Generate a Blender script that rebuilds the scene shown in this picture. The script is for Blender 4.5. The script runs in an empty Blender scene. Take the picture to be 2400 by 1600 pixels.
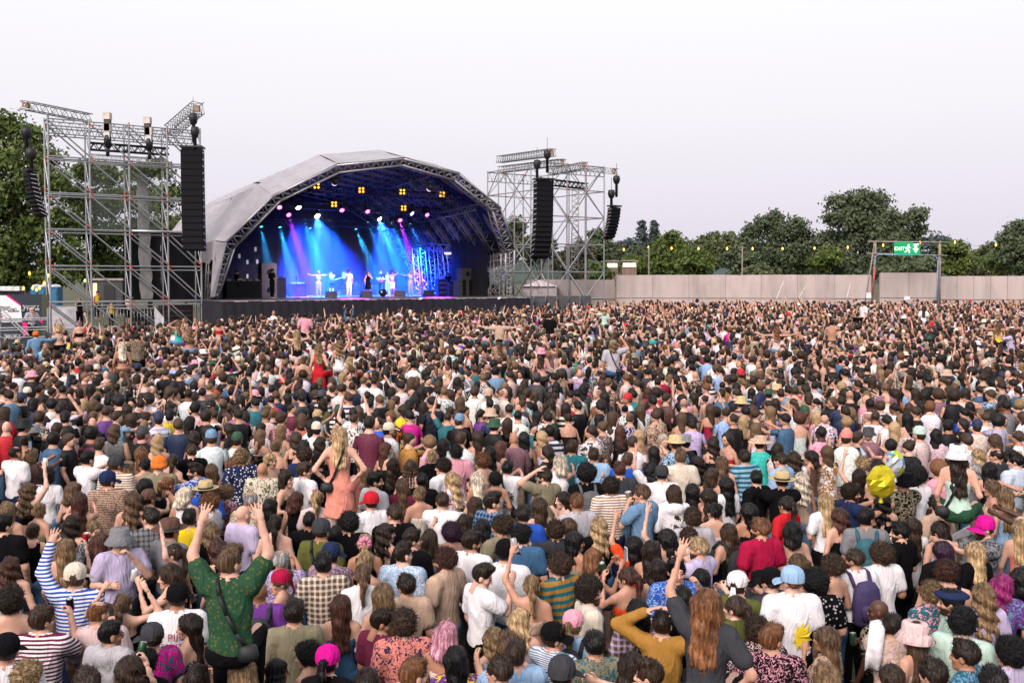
import bpy, math, random, time
import numpy as np
from mathutils import Matrix, Vector
T0 = time.time()
random.seed(7); RS = np.random.RandomState(7)
scn = bpy.context.scene
COL = scn.collection
R = math.radians

# ------------------------------------------------------------------ camera, sky, sun, exposure
EYE = 4.7
cam_d = bpy.data.cameras.new('camera'); cam = bpy.data.objects.new('camera', cam_d); COL.objects.link(cam)
cam.location = (0, 0, EYE); cam.rotation_euler = (R(90 - 1.9), 0, 0)
cam_d.sensor_width = 36; cam_d.lens = 35; cam_d.shift_y = -0.02816
cam_d.clip_start = .1; cam_d.clip_end = 3000
scn.camera = cam
SUN_EL, SUN_AZ = 36, 205
w = bpy.data.worlds.new('World'); scn.world = w; w.use_nodes = True
nt = w.node_tree; nt.nodes.clear()
def wn(t, **k):
    n = nt.nodes.new(t)
    for a, b in k.items(): setattr(n, a, b)
    return n
sky = wn('ShaderNodeTexSky', sky_type='NISHITA', sun_disc=False, sun_elevation=R(5), sun_rotation=R(SUN_AZ))
sky.air_density = 1.2; sky.dust_density = 2.5
tc = wn('ShaderNodeTexCoord'); sep = wn('ShaderNodeSeparateXYZ'); rp = wn('ShaderNodeValToRGB')
nt.links.new(tc.outputs['Generated'], sep.inputs[0]); nt.links.new(sep.outputs[2], rp.inputs[0])
els = rp.color_ramp.elements
els[0].position = 0.0; els[0].color = (.70, .665, .77, 1)
els[1].position = .55; els[1].color = (.98, .985, 1.02, 1)
for p_, c_ in ((.07, (.775, .735, .835, 1)), (.16, (.875, .845, .91, 1)), (.28, (.955, .945, .975, 1))):
    e = els.new(p_); e.color = c_
mx = wn('ShaderNodeMix', data_type='RGBA'); mx.inputs[0].default_value = .9
sc_ = wn('ShaderNodeVectorMath', operation='SCALE'); sc_.inputs[3].default_value = .10
nt.links.new(sky.outputs[0], sc_.inputs[0]); nt.links.new(sc_.outputs[0], mx.inputs[6]); nt.links.new(rp.outputs[0], mx.inputs[7])
bg = wn('ShaderNodeBackground'); bg.inputs[1].default_value = 1.0
out = wn('ShaderNodeOutputWorld'); nt.links.new(mx.outputs[2], bg.inputs[0]); nt.links.new(bg.outputs[0], out.inputs[0])
sd = bpy.data.lights.new('sun', 'SUN'); sd.energy = 3.4; sd.angle = R(35); sd.color = (1, .86, .79)
sun = bpy.data.objects.new('sun', sd); COL.objects.link(sun)
sun.rotation_euler = (R(90 - SUN_EL), 0, R(-28))
scn.view_settings.view_transform = 'Standard'; scn.view_settings.look = 'None'
scn.view_settings.exposure = 0.2; scn.view_settings.gamma = 1.0; scn.view_settings.use_curve_mapping = False
scn.render.engine = 'CYCLES'
cy = scn.cycles
cy.use_denoising = True; cy.max_bounces = 5; cy.diffuse_bounces = 0; cy.glossy_bounces = 2; cy.transparent_max_bounces = 12; cy.volume_bounces = 0
cy.sample_clamp_indirect = 4; cy.caustics_reflective = False; cy.caustics_refractive = False
cy.volume_step_rate = 2.0; cy.use_adaptive_sampling = True; cy.adaptive_threshold = .015

# ------------------------------------------------------------------ pixel <-> world (source pixels 2400 x 1600)
F_ = 2333.33; P_ = R(1.9); V0 = 732.4
def ray(u, v):
    a = (u - 1200) / F_; b = -(v - V0) / F_
    return a, math.cos(P_) + b * math.sin(P_), -math.sin(P_) + b * math.cos(P_)
def at(u, v, Y):
    a, c, d = ray(u, v); t = Y / c
    return Vector((a * t, Y, EYE + d * t))
def proj(x, y, z):
    z = z - EYE; fw = y * math.cos(P_) - z * math.sin(P_); up = y * math.sin(P_) + z * math.cos(P_)
    return 1200 + F_ * x / fw, V0 - F_ * up / fw
GY = [-50, 6, 9, 18, 30, 40, 60, 75, 110, 400]; GZ = [0, 0, .05, .36, .62, .80, 1.2, 1.62, 1.75, 1.8]
def ground(y): return float(np.interp(y, GY, GZ))
TH = R(35); E1 = (math.cos(TH), math.sin(TH)); E2 = (-math.sin(TH), math.cos(TH)); SO = (-15.85, 54.6); DZ = 3.53
def S(a, b, z): return Vector((SO[0] + a * E1[0] + b * E2[0], SO[1] + a * E1[1] + b * E2[1], z))
def inS(x, y):
    x -= SO[0]; y -= SO[1]
    return x * E1[0] + y * E1[1], x * E2[0] + y * E2[1]
SROT = Matrix.Rotation(TH, 4, 'Z')

# ------------------------------------------------------------------ materials
MATS = {}
def new_mat(name):
    m = bpy.data.materials.new(name); m.use_nodes = True
    n = m.node_tree; n.nodes.clear()
    o = n.nodes.new('ShaderNodeOutputMaterial'); b = n.nodes.new('ShaderNodeBsdfPrincipled')
    n.links.new(b.outputs[0], o.inputs[0]); MATS[name] = m
    return m, n, b
def N(n, t, **k):
    x = n.nodes.new(t)
    for a, b in k.items():
        if a == 'ins':
            for i, v in b.items(): x.inputs[i].default_value = v
        else: setattr(x, a, b)
    return x
def L(n, a, i, b, j): n.links.new(a.outputs[i], b.inputs[j])
def noise(n, co, scale, detail=3, dist=0., stretch=None):
    t = N(n, 'ShaderNodeTexNoise', ins={'Scale': scale, 'Detail': detail, 'Distortion': dist})
    if stretch:
        mp = N(n, 'ShaderNodeMapping'); mp.inputs['Scale'].default_value = stretch
        L(n, co[0], co[1], mp, 0); L(n, mp, 0, t, 'Vector')
    else: L(n, co[0], co[1], t, 'Vector')
    return t
def mixc(n, fac, a, b, mode='MIX'):
    m = N(n, 'ShaderNodeMix', data_type='RGBA', blend_type=mode)
    for s, i in ((fac, 0), (a, 6), (b, 7)):
        if isinstance(s, tuple) and hasattr(s[0], 'outputs'): n.links.new(s[0].outputs[s[1]], m.inputs[i])
        else: m.inputs[i].default_value = s if i == 0 else (*s, 1) if len(s) == 3 else s
    return m
def ramp(n, src, stops):
    r = N(n, 'ShaderNodeValToRGB'); n.links.new(src[0].outputs[src[1]], r.inputs[0])
    e = r.color_ramp.elements
    while len(e) < len(stops): e.new(.5)
    for k, (p, c) in enumerate(stops):
        e[k].position = p; e[k].color = (c, c, c, 1) if not isinstance(c, tuple) else (*c, 1)
    return r
def bump(n, b, src, strength, dist=.02):
    k = N(n, 'ShaderNodeBump', ins={'Strength': strength, 'Distance': dist}); n.links.new(src[0].outputs[src[1]], k.inputs['Height'])
    L(n, k, 0, b, 'Normal')
def simple(name, col, rough=.6, metal=0., var=.25, vs=3., bmp=0., emit=None, es=1., spec=.4):
    if name in MATS: return MATS[name]
    m, n, b = new_mat(name)
    b.inputs['Roughness'].default_value = rough; b.inputs['Metallic'].default_value = metal
    b.inputs['Specular IOR Level'].default_value = spec
    c = N(n, 'ShaderNodeTexCoord'); t = noise(n, (c, 'Object'), vs, 4)
    d = tuple(x * (1 - var) for x in col); u = tuple(min(1, x * (1 + var)) for x in col)
    r = ramp(n, (t, 0), [(.3, d), (.7, u)]); L(n, r, 0, b, 'Base Color')
    if bmp: bump(n, b, (t, 0), bmp)
    if emit: b.inputs['Emission Color'].default_value = (*emit, 1); b.inputs['Emission Strength'].default_value = es
    return m
# person materials: the object's own colour and its property c2 give the two tones
def obj_col(n): return N(n, 'ShaderNodeObjectInfo'), 'Color'
def obj_c2(n): return N(n, 'ShaderNodeAttribute', attribute_type='OBJECT', attribute_name='c2'), 'Color'
m, n, b = new_mat('skin')
oc = obj_col(n); at_ = N(n, 'ShaderNodeAttribute', attribute_name='mk'); sp = N(n, 'ShaderNodeSeparateColor'); L(n, at_, 'Color', sp, 0)
c = N(n, 'ShaderNodeTexCoord'); t = noise(n, (c, 'Object'), 14, 3); r = ramp(n, (t, 0), [(.3, .86), (.7, 1.08)])
k1 = mixc(n, 1., oc, (r, 0), 'MULTIPLY'); k2 = mixc(n, (sp, 0), (k1, 2), (.30, .07, .06)); k3 = mixc(n, (sp, 1), (k2, 2), (.012, .008, .007))
bd_ = N(n, 'ShaderNodeAttribute', attribute_type='OBJECT', attribute_name='beard'); mu_ = N(n, 'ShaderNodeMath', operation='MULTIPLY')
L(n, bd_, 'Fac', mu_, 0); L(n, sp, 2, mu_, 1); k4 = mixc(n, (mu_, 0), (k3, 2), (.035, .018, .01))
L(n, k4, 2, b, 'Base Color'); b.inputs['Roughness'].default_value = .48; b.inputs['Specular IOR Level'].default_value = .35
for nm, st, sc, bs in (('hair', (26, 26, 2.2), 1.6, .5), ('hair_curly', (1, 1, 1), 34, 1.)):
    m, n, b = new_mat(nm); oc = obj_col(n); c = N(n, 'ShaderNodeTexCoord')
    t = noise(n, (c, 'Object'), sc, 4, .4, st); t2 = noise(n, (c, 'Object'), 5, 2)
    r = ramp(n, (t, 0), [(.30, .22), (.5, .75), (.72, 1.7)]); r2 = ramp(n, (t2, 0), [(.3, .75), (.7, 1.25)])
    k1 = mixc(n, 1., oc, (r, 0), 'MULTIPLY'); k2 = mixc(n, 1., (k1, 2), (r2, 0), 'MULTIPLY')
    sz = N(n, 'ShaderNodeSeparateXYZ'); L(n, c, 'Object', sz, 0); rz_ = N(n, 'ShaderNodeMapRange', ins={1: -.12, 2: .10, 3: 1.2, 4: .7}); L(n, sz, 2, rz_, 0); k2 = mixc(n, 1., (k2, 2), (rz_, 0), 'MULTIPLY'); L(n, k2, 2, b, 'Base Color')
    b.inputs['Roughness'].default_value = .42 if nm == 'hair' else .6; b.inputs['Specular IOR Level'].default_value = .22
    bump(n, b, (t, 0), bs * 1.6, .02)
def cloth(name, fn=None, rough=.85):
    m, n, b = new_mat(name); oc = obj_col(n); c = N(n, 'ShaderNodeTexCoord')
    base = fn(n, c, oc, obj_c2(n)) if fn else oc
    t = noise(n, (c, 'Object'), 5.5, 3, 1.6, (1.3, 1.3, .5)); r = ramp(n, (t, 0), [(.3, .84), (.7, 1.06)])
    k = mixc(n, 1., base, (r, 0), 'MULTIPLY'); L(n, k, 2, b, 'Base Color')
    b.inputs['Roughness'].default_value = rough; b.inputs['Specular IOR Level'].default_value = .06
    bump(n, b, (t, 0), .8, .05)
    return m
def f_stripe(n, c, a, b2, scale=9., w_=.5, axis='Z'):
    wv = N(n, 'ShaderNodeTexWave', wave_type='BANDS', bands_direction=axis, ins={'Scale': scale, 'Distortion': .9, 'Detail': 1, 'Detail Scale': .6})
    L(n, c, 'Object', wv, 'Vector'); r = ramp(n, (wv, 1), [(w_ - .04, 0.), (w_ + .04, 1.)])
    k = mixc(n, (r, 0), a, b2); return k, 2
def f_check(n, c, a, b2):
    ws = []
    for ax in 'XZ':
        wv = N(n, 'ShaderNodeTexWave', wave_type='BANDS', bands_direction=ax, ins={'Scale': 5.5, 'Distortion': 1., 'Detail': 1, 'Detail Scale': .7}); L(n, c, 'Object', wv, 'Vector')
        ws.append(ramp(n, (wv, 1), [(.55, 0.), (.75, 1.)]))
    ad = mixc(n, .5, (ws[0], 0), (ws[1], 0)); k = mixc(n, (ad, 2), a, b2); return k, 2
def f_floral(n, c, a, b2, sc=22.):
    nz = noise(n, (c, 'Object'), sc, 2, 1.5); r = ramp(n, (nz, 0), [(.52, 0.), (.58, 1.)])
    n2 = noise(n, (c, 'Object'), sc * 1.7, 2, 2.); r2 = ramp(n, (n2, 0), [(.6, 0.), (.64, 1.)])
    k = mixc(n, (r, 0), a, b2); k2 = mixc(n, (r2, 0), (k, 2), (.05, .04, .06)); return k2, 2
def f_print(n, c, a, b2):
    nz = noise(n, (c, 'Object'), 12, 1, 3.); r = ramp(n, (nz, 0), [(.5, 0.), (.53, 1.)])
    k = mixc(n, (r, 0), a, b2); return k, 2
def f_dots(n, c, a, b2):
    v = N(n, 'ShaderNodeTexVoronoi', ins={'Scale': 26.}); L(n, c, 'Object', v, 'Vector'); r = ramp(n, (v, 0), [(.25, 1.), (.34, 0.)])
    k = mixc(n, (r, 0), a, b2); return k, 2
def f_zig(n, c, a, b2):
    wv = N(n, 'ShaderNodeTexWave', wave_type='BANDS', bands_direction='Z', ins={'Scale': 13, 'Distortion': 4., 'Detail': 1, 'Detail Scale': 6.}); L(n, c, 'Object', wv, 'Vector')
    r = ramp(n, (wv, 1), [(.45, 0.), (.6, 1.)]); k = mixc(n, (r, 0), a, b2); return k, 2
PATS = {'': cloth('cloth'), 'st': cloth('cloth_striped', f_stripe), 'sw': cloth('cloth_wide_stripe', lambda n, c, a, b: f_stripe(n, c, a, b, 4.2, .5)),
        'sf': cloth('cloth_fine_stripe', lambda n, c, a, b: f_stripe(n, c, a, b, 17., .5)), 'sv': cloth('cloth_upright_stripe', lambda n, c, a, b: f_stripe(n, c, a, b, 8., .5, 'X')),
        'ck': cloth('cloth_checked', f_check), 'fl': cloth('cloth_floral', f_floral), 'ff': cloth('cloth_small_floral', lambda n, c, a, b: f_floral(n, c, a, b, 40.)),
        'pr': cloth('cloth_printed', f_print), 'do': cloth('cloth_dotted', f_dots), 'zz': cloth('cloth_zigzag', f_zig)}
PATN = {'': '', 'st': 'striped', 'sw': 'broad-striped', 'sf': 'finely striped', 'sv': 'upright-striped', 'ck': 'checked', 'fl': 'floral', 'ff': 'small-floral', 'pr': 'printed', 'do': 'dotted', 'zz': 'zigzag'}

# ------------------------------------------------------------------ mesh helpers
def mesh(name, V, Fc, mats=(), smooth=True, mi=None):
    me = bpy.data.meshes.new(name)
    V = np.asarray(V, np.float32); nv = len(V)
    if isinstance(Fc, np.ndarray):
        nf, k = Fc.shape; me.vertices.add(nv); me.vertices.foreach_set('co', V.ravel())
        me.loops.add(nf * k); me.loops.foreach_set('vertex_index', Fc.ravel().astype(np.int32))
        me.polygons.add(nf); me.polygons.foreach_set('loop_start', np.arange(0, nf * k, k, dtype=np.int32))
        me.update(calc_edges=True); me.validate()
    else:
        me.from_pydata(V.tolist(), [], Fc); me.update()
    if smooth: me.polygons.foreach_set('use_smooth', np.ones(len(me.polygons), bool))
    for m_ in mats: me.materials.append(m_)
    if mi is not None: me.polygons.foreach_set('material_index', np.asarray(mi, np.int32))
    return me
def ob(name, data, parent=None, loc=None, rot=None, scale=None):
    o = bpy.data.objects.new(name, data); COL.objects.link(o)
    if parent: o.parent = parent
    if loc is not None: o.location = loc
    if rot is not None: o.rotation_euler = rot
    if scale is not None: o.scale = scale
    return o
def tag(o, label=None, cat=None, group=None, kind=None):
    for k, v in (('label', label), ('category', cat), ('group', group), ('kind', kind)):
        if v: o[k] = v
    return o
def thing(name, label, cat, loc=(0, 0, 0), rz=0, group=None):
    o = ob(name, None, loc=loc, rot=(0, 0, rz)); o.empty_display_size = .2
    return tag(o, label, cat, group)
class MB:
    """collects boxes, bars and tubes into one mesh"""
    def __init__(s): s.v = []; s.f = []; s.m = []
    def add(s, V, Fc, m=0):
        k = len(s.v); s.v += [tuple(p) for p in V]; s.f += [tuple(i + k for i in q) for q in Fc]; s.m += [m] * len(Fc)
        return s
    def box(s, c, d, m=0, M=None, bev=0):
        x, y, z = (q / 2 for q in d)
        V = [Vector((i * x, j * y, k * z)) for i in (-1, 1) for j in (-1, 1) for k in (-1, 1)]
        if M is not None: V = [M @ p for p in V]
        V = [p + Vector(c) for p in V]
        return s.add(V, [(0, 1, 3, 2), (4, 6, 7, 5), (0, 4, 5, 1), (2, 3, 7, 6), (0, 2, 6, 4), (1, 5, 7, 3)], m)
    def tube(s, p, q, r, n=6, m=0, r2=None, cap=True):
        p, q = Vector(p), Vector(q); d = q - p
        if d.length < 1e-6: return s
        d.normalize(); a = d.orthogonal().normalized(); b = d.cross(a); r2 = r if r2 is None else r2
        V = []
        for (o, rr) in ((p, r), (q, r2)):
            for k in range(n):
                t = 2 * math.pi * k / n; V.append(o + (a * math.cos(t) + b * math.sin(t)) * rr)
        Fc = [(k, (k + 1) % n, n + (k + 1) % n, n + k) for k in range(n)]
        if cap: Fc += [tuple(range(n))[::-1], tuple(range(n, 2 * n))]
        return s.add(V, Fc, m)
    def path(s, pts, r, n=6, m=0):
        for a, b in zip(pts, pts[1:]): s.tube(a, b, r, n, m)
        return s
    def lathe(s, prof, n=16, m=0, c=(0, 0, 0), sx=1, sy=1):
        V = []
        for (r, z) in prof:
            for k in range(n):
                t = 2 * math.pi * k / n; V.append((c[0] + sx * r * math.cos(t), c[1] + sy * r * math.sin(t), c[2] + z))
        Fc = [(i * n + k, i * n + (k + 1) % n, (i + 1) * n + (k + 1) % n, (i + 1) * n + k) for i in range(len(prof) - 1) for k in range(n)]
        return s.add(V, Fc, m)
    def build(s, name, mats, parent=None, smooth=False, loc=None, rot=None):
        if not isinstance(mats, (list, tuple)): mats = [mats]
        return ob(name, mesh(name, s.v, s.f, mats, smooth, s.m), parent, loc, rot)
    def me(s, name, mats, smooth=False):
        if not isinstance(mats, (list, tuple)): mats = [mats]
        return mesh(name, s.v, s.f, mats, smooth, s.m)
def text_mesh(s, size, ext=.004):
    cu = bpy.data.curves.new('lettering', 'FONT'); cu.body = s; cu.size = size; cu.extrude = ext; cu.align_x = 'CENTER'; cu.align_y = 'CENTER'; cu.resolution_u = 2
    o = bpy.data.objects.new('lettering', cu); COL.objects.link(o)
    dg = bpy.context.evaluated_depsgraph_get(); me = bpy.data.meshes.new_from_object(o.evaluated_get(dg))
    bpy.data.objects.remove(o); bpy.data.curves.remove(cu)
    return me
# ------------------------------------------------------------------ people: distance-field modelling
def nets(fn, lo, hi, h):
    """naive surface nets over a signed distance function"""
    lo = np.asarray(lo, np.float32); n = np.ceil((np.asarray(hi) - lo) / h).astype(int) + 1
    g = np.stack(np.meshgrid(*[lo[i] + h * np.arange(n[i], dtype=np.float32) for i in range(3)], indexing='ij'), -1)
    D = fn(g.reshape(-1, 3)).reshape(n).astype(np.float32)
    I = D < 0
    off = [(i, j, k) for i in (0, 1) for j in (0, 1) for k in (0, 1)]
    sl = lambda A, o: A[o[0]:n[0] - 1 + o[0], o[1]:n[1] - 1 + o[1], o[2]:n[2] - 1 + o[2]]
    cnt = sum(sl(I, o).astype(np.int8) for o in off); mx_ = (cnt > 0) & (cnt < 8)
    idx = np.full(mx_.shape, -1, np.int64); C = np.argwhere(mx_); idx[mx_] = np.arange(len(C))
    acc = np.zeros((len(C), 3), np.float32); ct = np.zeros(len(C), np.float32)
    vals = {o: sl(D, o)[mx_] for o in off}
    for o in off:
        for ax in range(3):
            if o[ax] == 0:
                q = list(o); q[ax] = 1; q = tuple(q)
                a, b = vals[o], vals[q]; m = (a < 0) != (b < 0)
                t = np.where(m, a / np.where(m, a - b, 1), 0)
                p = np.tile(np.asarray(o, np.float32), (len(C), 1)); p[:, ax] += t
                acc[m] += p[m]; ct[m] += 1
    V = lo + h * (C + acc / np.maximum(ct, 1)[:, None])
    Q = []
    for ax in range(3):
        s0 = [slice(0, n[i]) for i in range(3)]; s1 = list(s0); s0[ax] = slice(0, n[ax] - 1); s1[ax] = slice(1, n[ax])
        a = I[tuple(s0)]; b = I[tuple(s1)]; E = np.argwhere(a != b)
        u, v = (ax + 1) % 3, (ax + 2) % 3
        E = E[(E[:, u] > 0) & (E[:, v] > 0) & (E[:, u] < n[u] - 1) & (E[:, v] < n[v] - 1)]
        fl = a[E[:, 0], E[:, 1], E[:, 2]]
        cs = []
        for du, dv in ((1, 1), (0, 1), (0, 0), (1, 0)):
            c = E.copy(); c[:, u] -= du; c[:, v] -= dv; cs.append(idx[c[:, 0], c[:, 1], c[:, 2]])
        q = np.stack(cs, 1); q[~fl] = q[~fl][:, ::-1]; Q.append(q)
    return V, np.concatenate(Q).astype(np.int64)
def cone(P, a, b, r1, r2):
    a = np.asarray(a, np.float32); b = np.asarray(b, np.float32); d = b - a
    t = np.clip(((P - a) @ d) / max(1e-9, d @ d), 0, 1)
    return np.linalg.norm(P - a - t[:, None] * d, axis=1) - (r1 + (r2 - r1) * t)
def ell(P, c, r):
    r = np.asarray(r, np.float32); q = P - np.asarray(c, np.float32)
    k0 = np.linalg.norm(q / r, axis=1); k1 = np.linalg.norm(q / (r * r), axis=1)
    return k0 * (k0 - 1) / np.maximum(k1, 1e-6)
def smin(a, b, k):
    h = np.clip(.5 + .5 * (b - a) / k, 0, 1)
    return b * (1 - h) + a * h - k * h * (1 - h)
def smax(a, b, k): return -smin(-a, -b, k)
POSES = {  # (elbow, wrist) of the right arm (x>0) relative to nothing: body space of a 1.75 m figure facing +y
 'dn': ((.25, -.01, 1.14), (.24, .10, .90)), 'ho': ((.27, -.02, 1.16), (.13, .24, 1.20)), 'cl': ((.24, .10, 1.22), (.05, .30, 1.38)),
 'up': ((.30, .05, 1.69), (.23, .10, 1.95)), 'ub': ((.40, .04, 1.53), (.24, .06, 1.79)), 'ph': ((.25, .16, 1.30), (.13, .30, 1.58)),
 'hd': ((.42, .05, 1.58), (.14, .0, 1.74)), 'sd': ((.43, .03, 1.45), (.68, .08, 1.52)), 'dr': ((.28, .13, 1.22), (.07, .19, 1.50)),
 'fw': ((.22, .24, 1.38), (.18, .47, 1.46)), 'hp': ((.36, -.06, 1.18), (.19, .02, 1.00)), 'lp': ((.18, .20, 1.66), (.06, .05, 1.90))}
def skeleton(sex, pose):
    """pose: 'xx' both arms, 'xx/yy' left/right, optional '+sit'"""
    sit = pose.endswith('+sit'); pose = pose.replace('+sit', ''); a, _, b = pose.partition('/'); b = b or a
    m = sex == 'm'; sx = .185 if m else .158; J = {}
    for s, k in ((-1, a), (1, b)):
        e, wr = POSES[k]; up = e[2] > 1.4
        J[s] = (np.array((s * (sx - (.02 if up else 0)), -.005, 1.425 + (.035 if up else 0))), np.array((s * (e[0] - (0 if m else .02)), e[1], e[2])), np.array((s * (wr[0] - (0 if m or wr[0] < .15 else .02)), wr[1], wr[2])), k)
        if sit: J[s + 10] = (np.array((s * .09, 0, .92)), np.array((s * .16, .40, .95)), np.array((s * .15, .38, .52)))
        else: J[s + 10] = (np.array((s * .09, 0, .92)), np.array((s * .10, .015, .49)), np.array((s * .105, -.02, .08)))
    return J
def torso(P, sex, g=0.):
    if sex == 'm':
        d = ell(P, (0, 0, 1.285), (.172 + g, .112 + g, .21 + g)); d = smin(d, ell(P, (0, .005, 1.07), (.148 + g, .108 + g, .2 + g)), .08)
        d = smin(d, ell(P, (0, -.005, .93), (.163 + g, .113 + g, .14 + g)), .08)
    else:
        d = ell(P, (0, 0, 1.29), (.142 + g, .098 + g, .19 + g)); d = smin(d, ell(P, (0, .0, 1.09), (.118 + g, .088 + g, .18 + g)), .07)
        d = smin(d, ell(P, (0, -.01, .93), (.168 + g, .118 + g, .14 + g)), .08)
        for s in (-1, 1): d = smin(d, ell(P, (s * .07, .075, 1.27), (.06 + g, .055 + g, .06 + g)), .03)
    return d
def shoulders(P, sex, J, g=0.):
    d = None
    for s in (-1, 1):
        sh = J[s][0]; r = .062 if sex == 'm' else .05
        t = cone(P, (s * .045, -.015, 1.485), sh + np.array((-s * .02, 0, .0)), .052 + g, r + g)
        d = t if d is None else smin(d, t, .05)
    return d
def arms(P, sex, J, g=0., cut=2.):
    d = None; k = 1.14 if sex == 'm' else .92
    for s in (-1, 1):
        sh, e, wr, _ = J[s]
        if cut <= 1: e = sh + (e - sh) * cut; t = cone(P, sh, e, .054 * k + g, (.054 - .012 * cut) * k + g)
        else:
            wr = e + (wr - e) * (cut - 1)
            t = smin(cone(P, sh, e, .054 * k + g, .042 * k + g), cone(P, e, wr, .042 * k + g, .029 * k + g), .02)
        d = t if d is None else np.minimum(d, t)
    return d
def legs(P, J, g=0.):
    d = None
    for s in (-1, 1):
        h, kn, an = J[s + 10]
        t = smin(cone(P, h, kn, .088 + g, .06 + g), cone(P, kn, an, .06 + g, .042 + g), .03)
        d = t if d is None else np.minimum(d, t)
    return d
def body_sdf(P, sex, J):
    d = torso(P, sex); d = smin(d, shoulders(P, sex, J), .06); d = smin(d, arms(P, sex, J), .035); d = smin(d, legs(P, J), .05)
    for s in (-1, 1):
        an = J[s + 10][2]; d = smin(d, cone(P, an + np.array((0, -.03, -.04)), an + np.array((s * .01, .15, -.05)), .042, .03), .03)
    return smin(d, cone(P, (0, -.02, 1.46), (0, -.005, 1.56), .058 if sex == 'm' else .046, .056 if sex == 'm' else .044), .05)
def head_sdf(P, sex):
    f = sex == 'f'; j = .90 if f else 1.
    d = ell(P, (0, -.012, .032), (.076, .096, .094)); d = smin(d, ell(P, (0, .030, -.045), (.056 * j, .062, .076)), .04)
    d = smin(d, ell(P, (0, .066, -.098), (.026 * j, .024, .02)), .03)
    d = smin(d, cone(P, (-.036, .080, .026), (.036, .080, .026), .013, .013), .02)
    for s in (-1, 1):
        d = smin(d, ell(P, (s * .042, .062, -.025), (.022, .02, .018)), .02)
        d = smax(d, -ell(P, (s * .032, .103, .007), (.017, .016, .011)), .012)
        d = np.minimum(d, ell(P, (s * .032, .083, .006), (.0125, .012, .0115)))
        d = smin(d, ell(P, (s * .079, -.006, -.008), (.009, .024, .032)), .008)
        d = smin(d, ell(P, (s * .012, .099, -.034), (.009, .012, .008)), .008)
    d = smin(d, cone(P, (0, .092, .012), (0, .112, -.028), .008, .0125), .012)
    d = smin(d, cone(P, (-.02, .086, -.066), (.02, .086, -.066), .0085, .0085), .008)
    r = .044 if f else .056
    return smin(d, cone(P, (0, -.035, -.17), (0, -.018, -.06), r, r), .03)
def head_marks(V):
    x, y, z = np.abs(V[:, 0]), V[:, 1], V[:, 2]
    lip = (x < .024) & (np.abs(z + .066) < .010) & (y > .072)
    eye = ((np.hypot(x - .032, (z - .006) * 1.25) < .0135) & (y > .075)) | ((np.abs(x - .033) < .021) & (np.abs(z - .030) < .006) & (y > .062))
    brd = np.clip((-.028 - z) / .02, 0, 1) * np.clip((y - .0) / .02, 0, 1) * (z > -.135) * (~lip)
    return lip.astype(float), eye.astype(float), brd
HEADS = {}
def head_mesh(sex, h=.0104):
    if (sex, h) not in HEADS:
        V, Q = nets(lambda P: head_sdf(P, sex), (-.105, -.125, -.185), (.105, .14, .14), h)
        HEADS[(sex, h)] = (V, Q, np.stack(head_marks(V), 1))
    return HEADS[(sex, h)]
def hand_sdf(P, style):
    """local: x across the palm (thumb at +x), y palm normal, z towards the fingertips, origin at the wrist"""
    d = ell(P, (0, 0, .045), (.038, .016, .048)); d = smin(d, cone(P, (0, 0, -.03), (0, 0, .02), .026, .024), .02)
    curl = {'open': .12, 'relax': .7, 'fist': 1.55, 'grip': 1.15}[style]; spread = .28 if style == 'open' else .06
    for i, (x, ln) in enumerate(((.028, .072), (.010, .080), (-.009, .075), (-.027, .058))):
        a = np.array((x, 0, .078)); ang = 0.; p = a; sp_ = (x / .03) * spread
        for k, fr in enumerate((.45, .32, .23)):
            ang += curl * (.75 if k == 0 else .9); dr = np.array((math.sin(sp_) * math.cos(ang), math.sin(ang), math.cos(ang) * math.cos(sp_)))
            q = p + dr * ln * fr; d = smin(d, cone(P, p, q, .0092 - k * .0008, .0085 - k * .0008), .004); p = q
    a = np.array((.030, .004, .018)); b = a + np.array((.028, .012, .026)); c = b + (np.array((.010, .012, .024)) if style in ('open', 'relax') else np.array((-.012, .020, .018)))
    d = smin(d, cone(P, a, b, .013, .011), .01); return smin(d, cone(P, b, c, .0105, .0085), .004)
HANDS = {}
def hand_mesh(style, h=.0094):
    if style not in HANDS: HANDS[style] = nets(lambda P: hand_sdf(P, style), (-.075, -.05, -.06), (.085, .10, .175), h)
    return HANDS[style]
HST = {'dn': 'relax', 'ho': 'grip', 'cl': 'open', 'up': 'open', 'ub': 'fist', 'ph': 'grip', 'hd': 'open', 'sd': 'open', 'dr': 'grip', 'fw': 'relax', 'hp': 'fist', 'lp': 'relax'}
HEADC = np.array((0, .012, 1.622), np.float32)
def rotz(a): c, s = math.cos(a), math.sin(a); return np.array(((c, -s, 0), (s, c, 0), (0, 0, 1)), np.float32)
def rotx(a): c, s = math.cos(a), math.sin(a); return np.array(((1, 0, 0), (0, c, -s), (0, s, c)), np.float32)
BODY = {}; BASE = {}
def pose_hi(J): return max(J[-1][2][2], J[1][2][2], J[-1][1][2], J[1][1][2], 1.5)
def bounds(J, pad=.09):
    A = np.array([p for k in (-1, 1, 9, 11) for p in J[k][:3]] + [(-.24, -.2, .06), (.24, .24, 1.52)])
    return A.min(0) - pad, A.max(0) + pad
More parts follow.
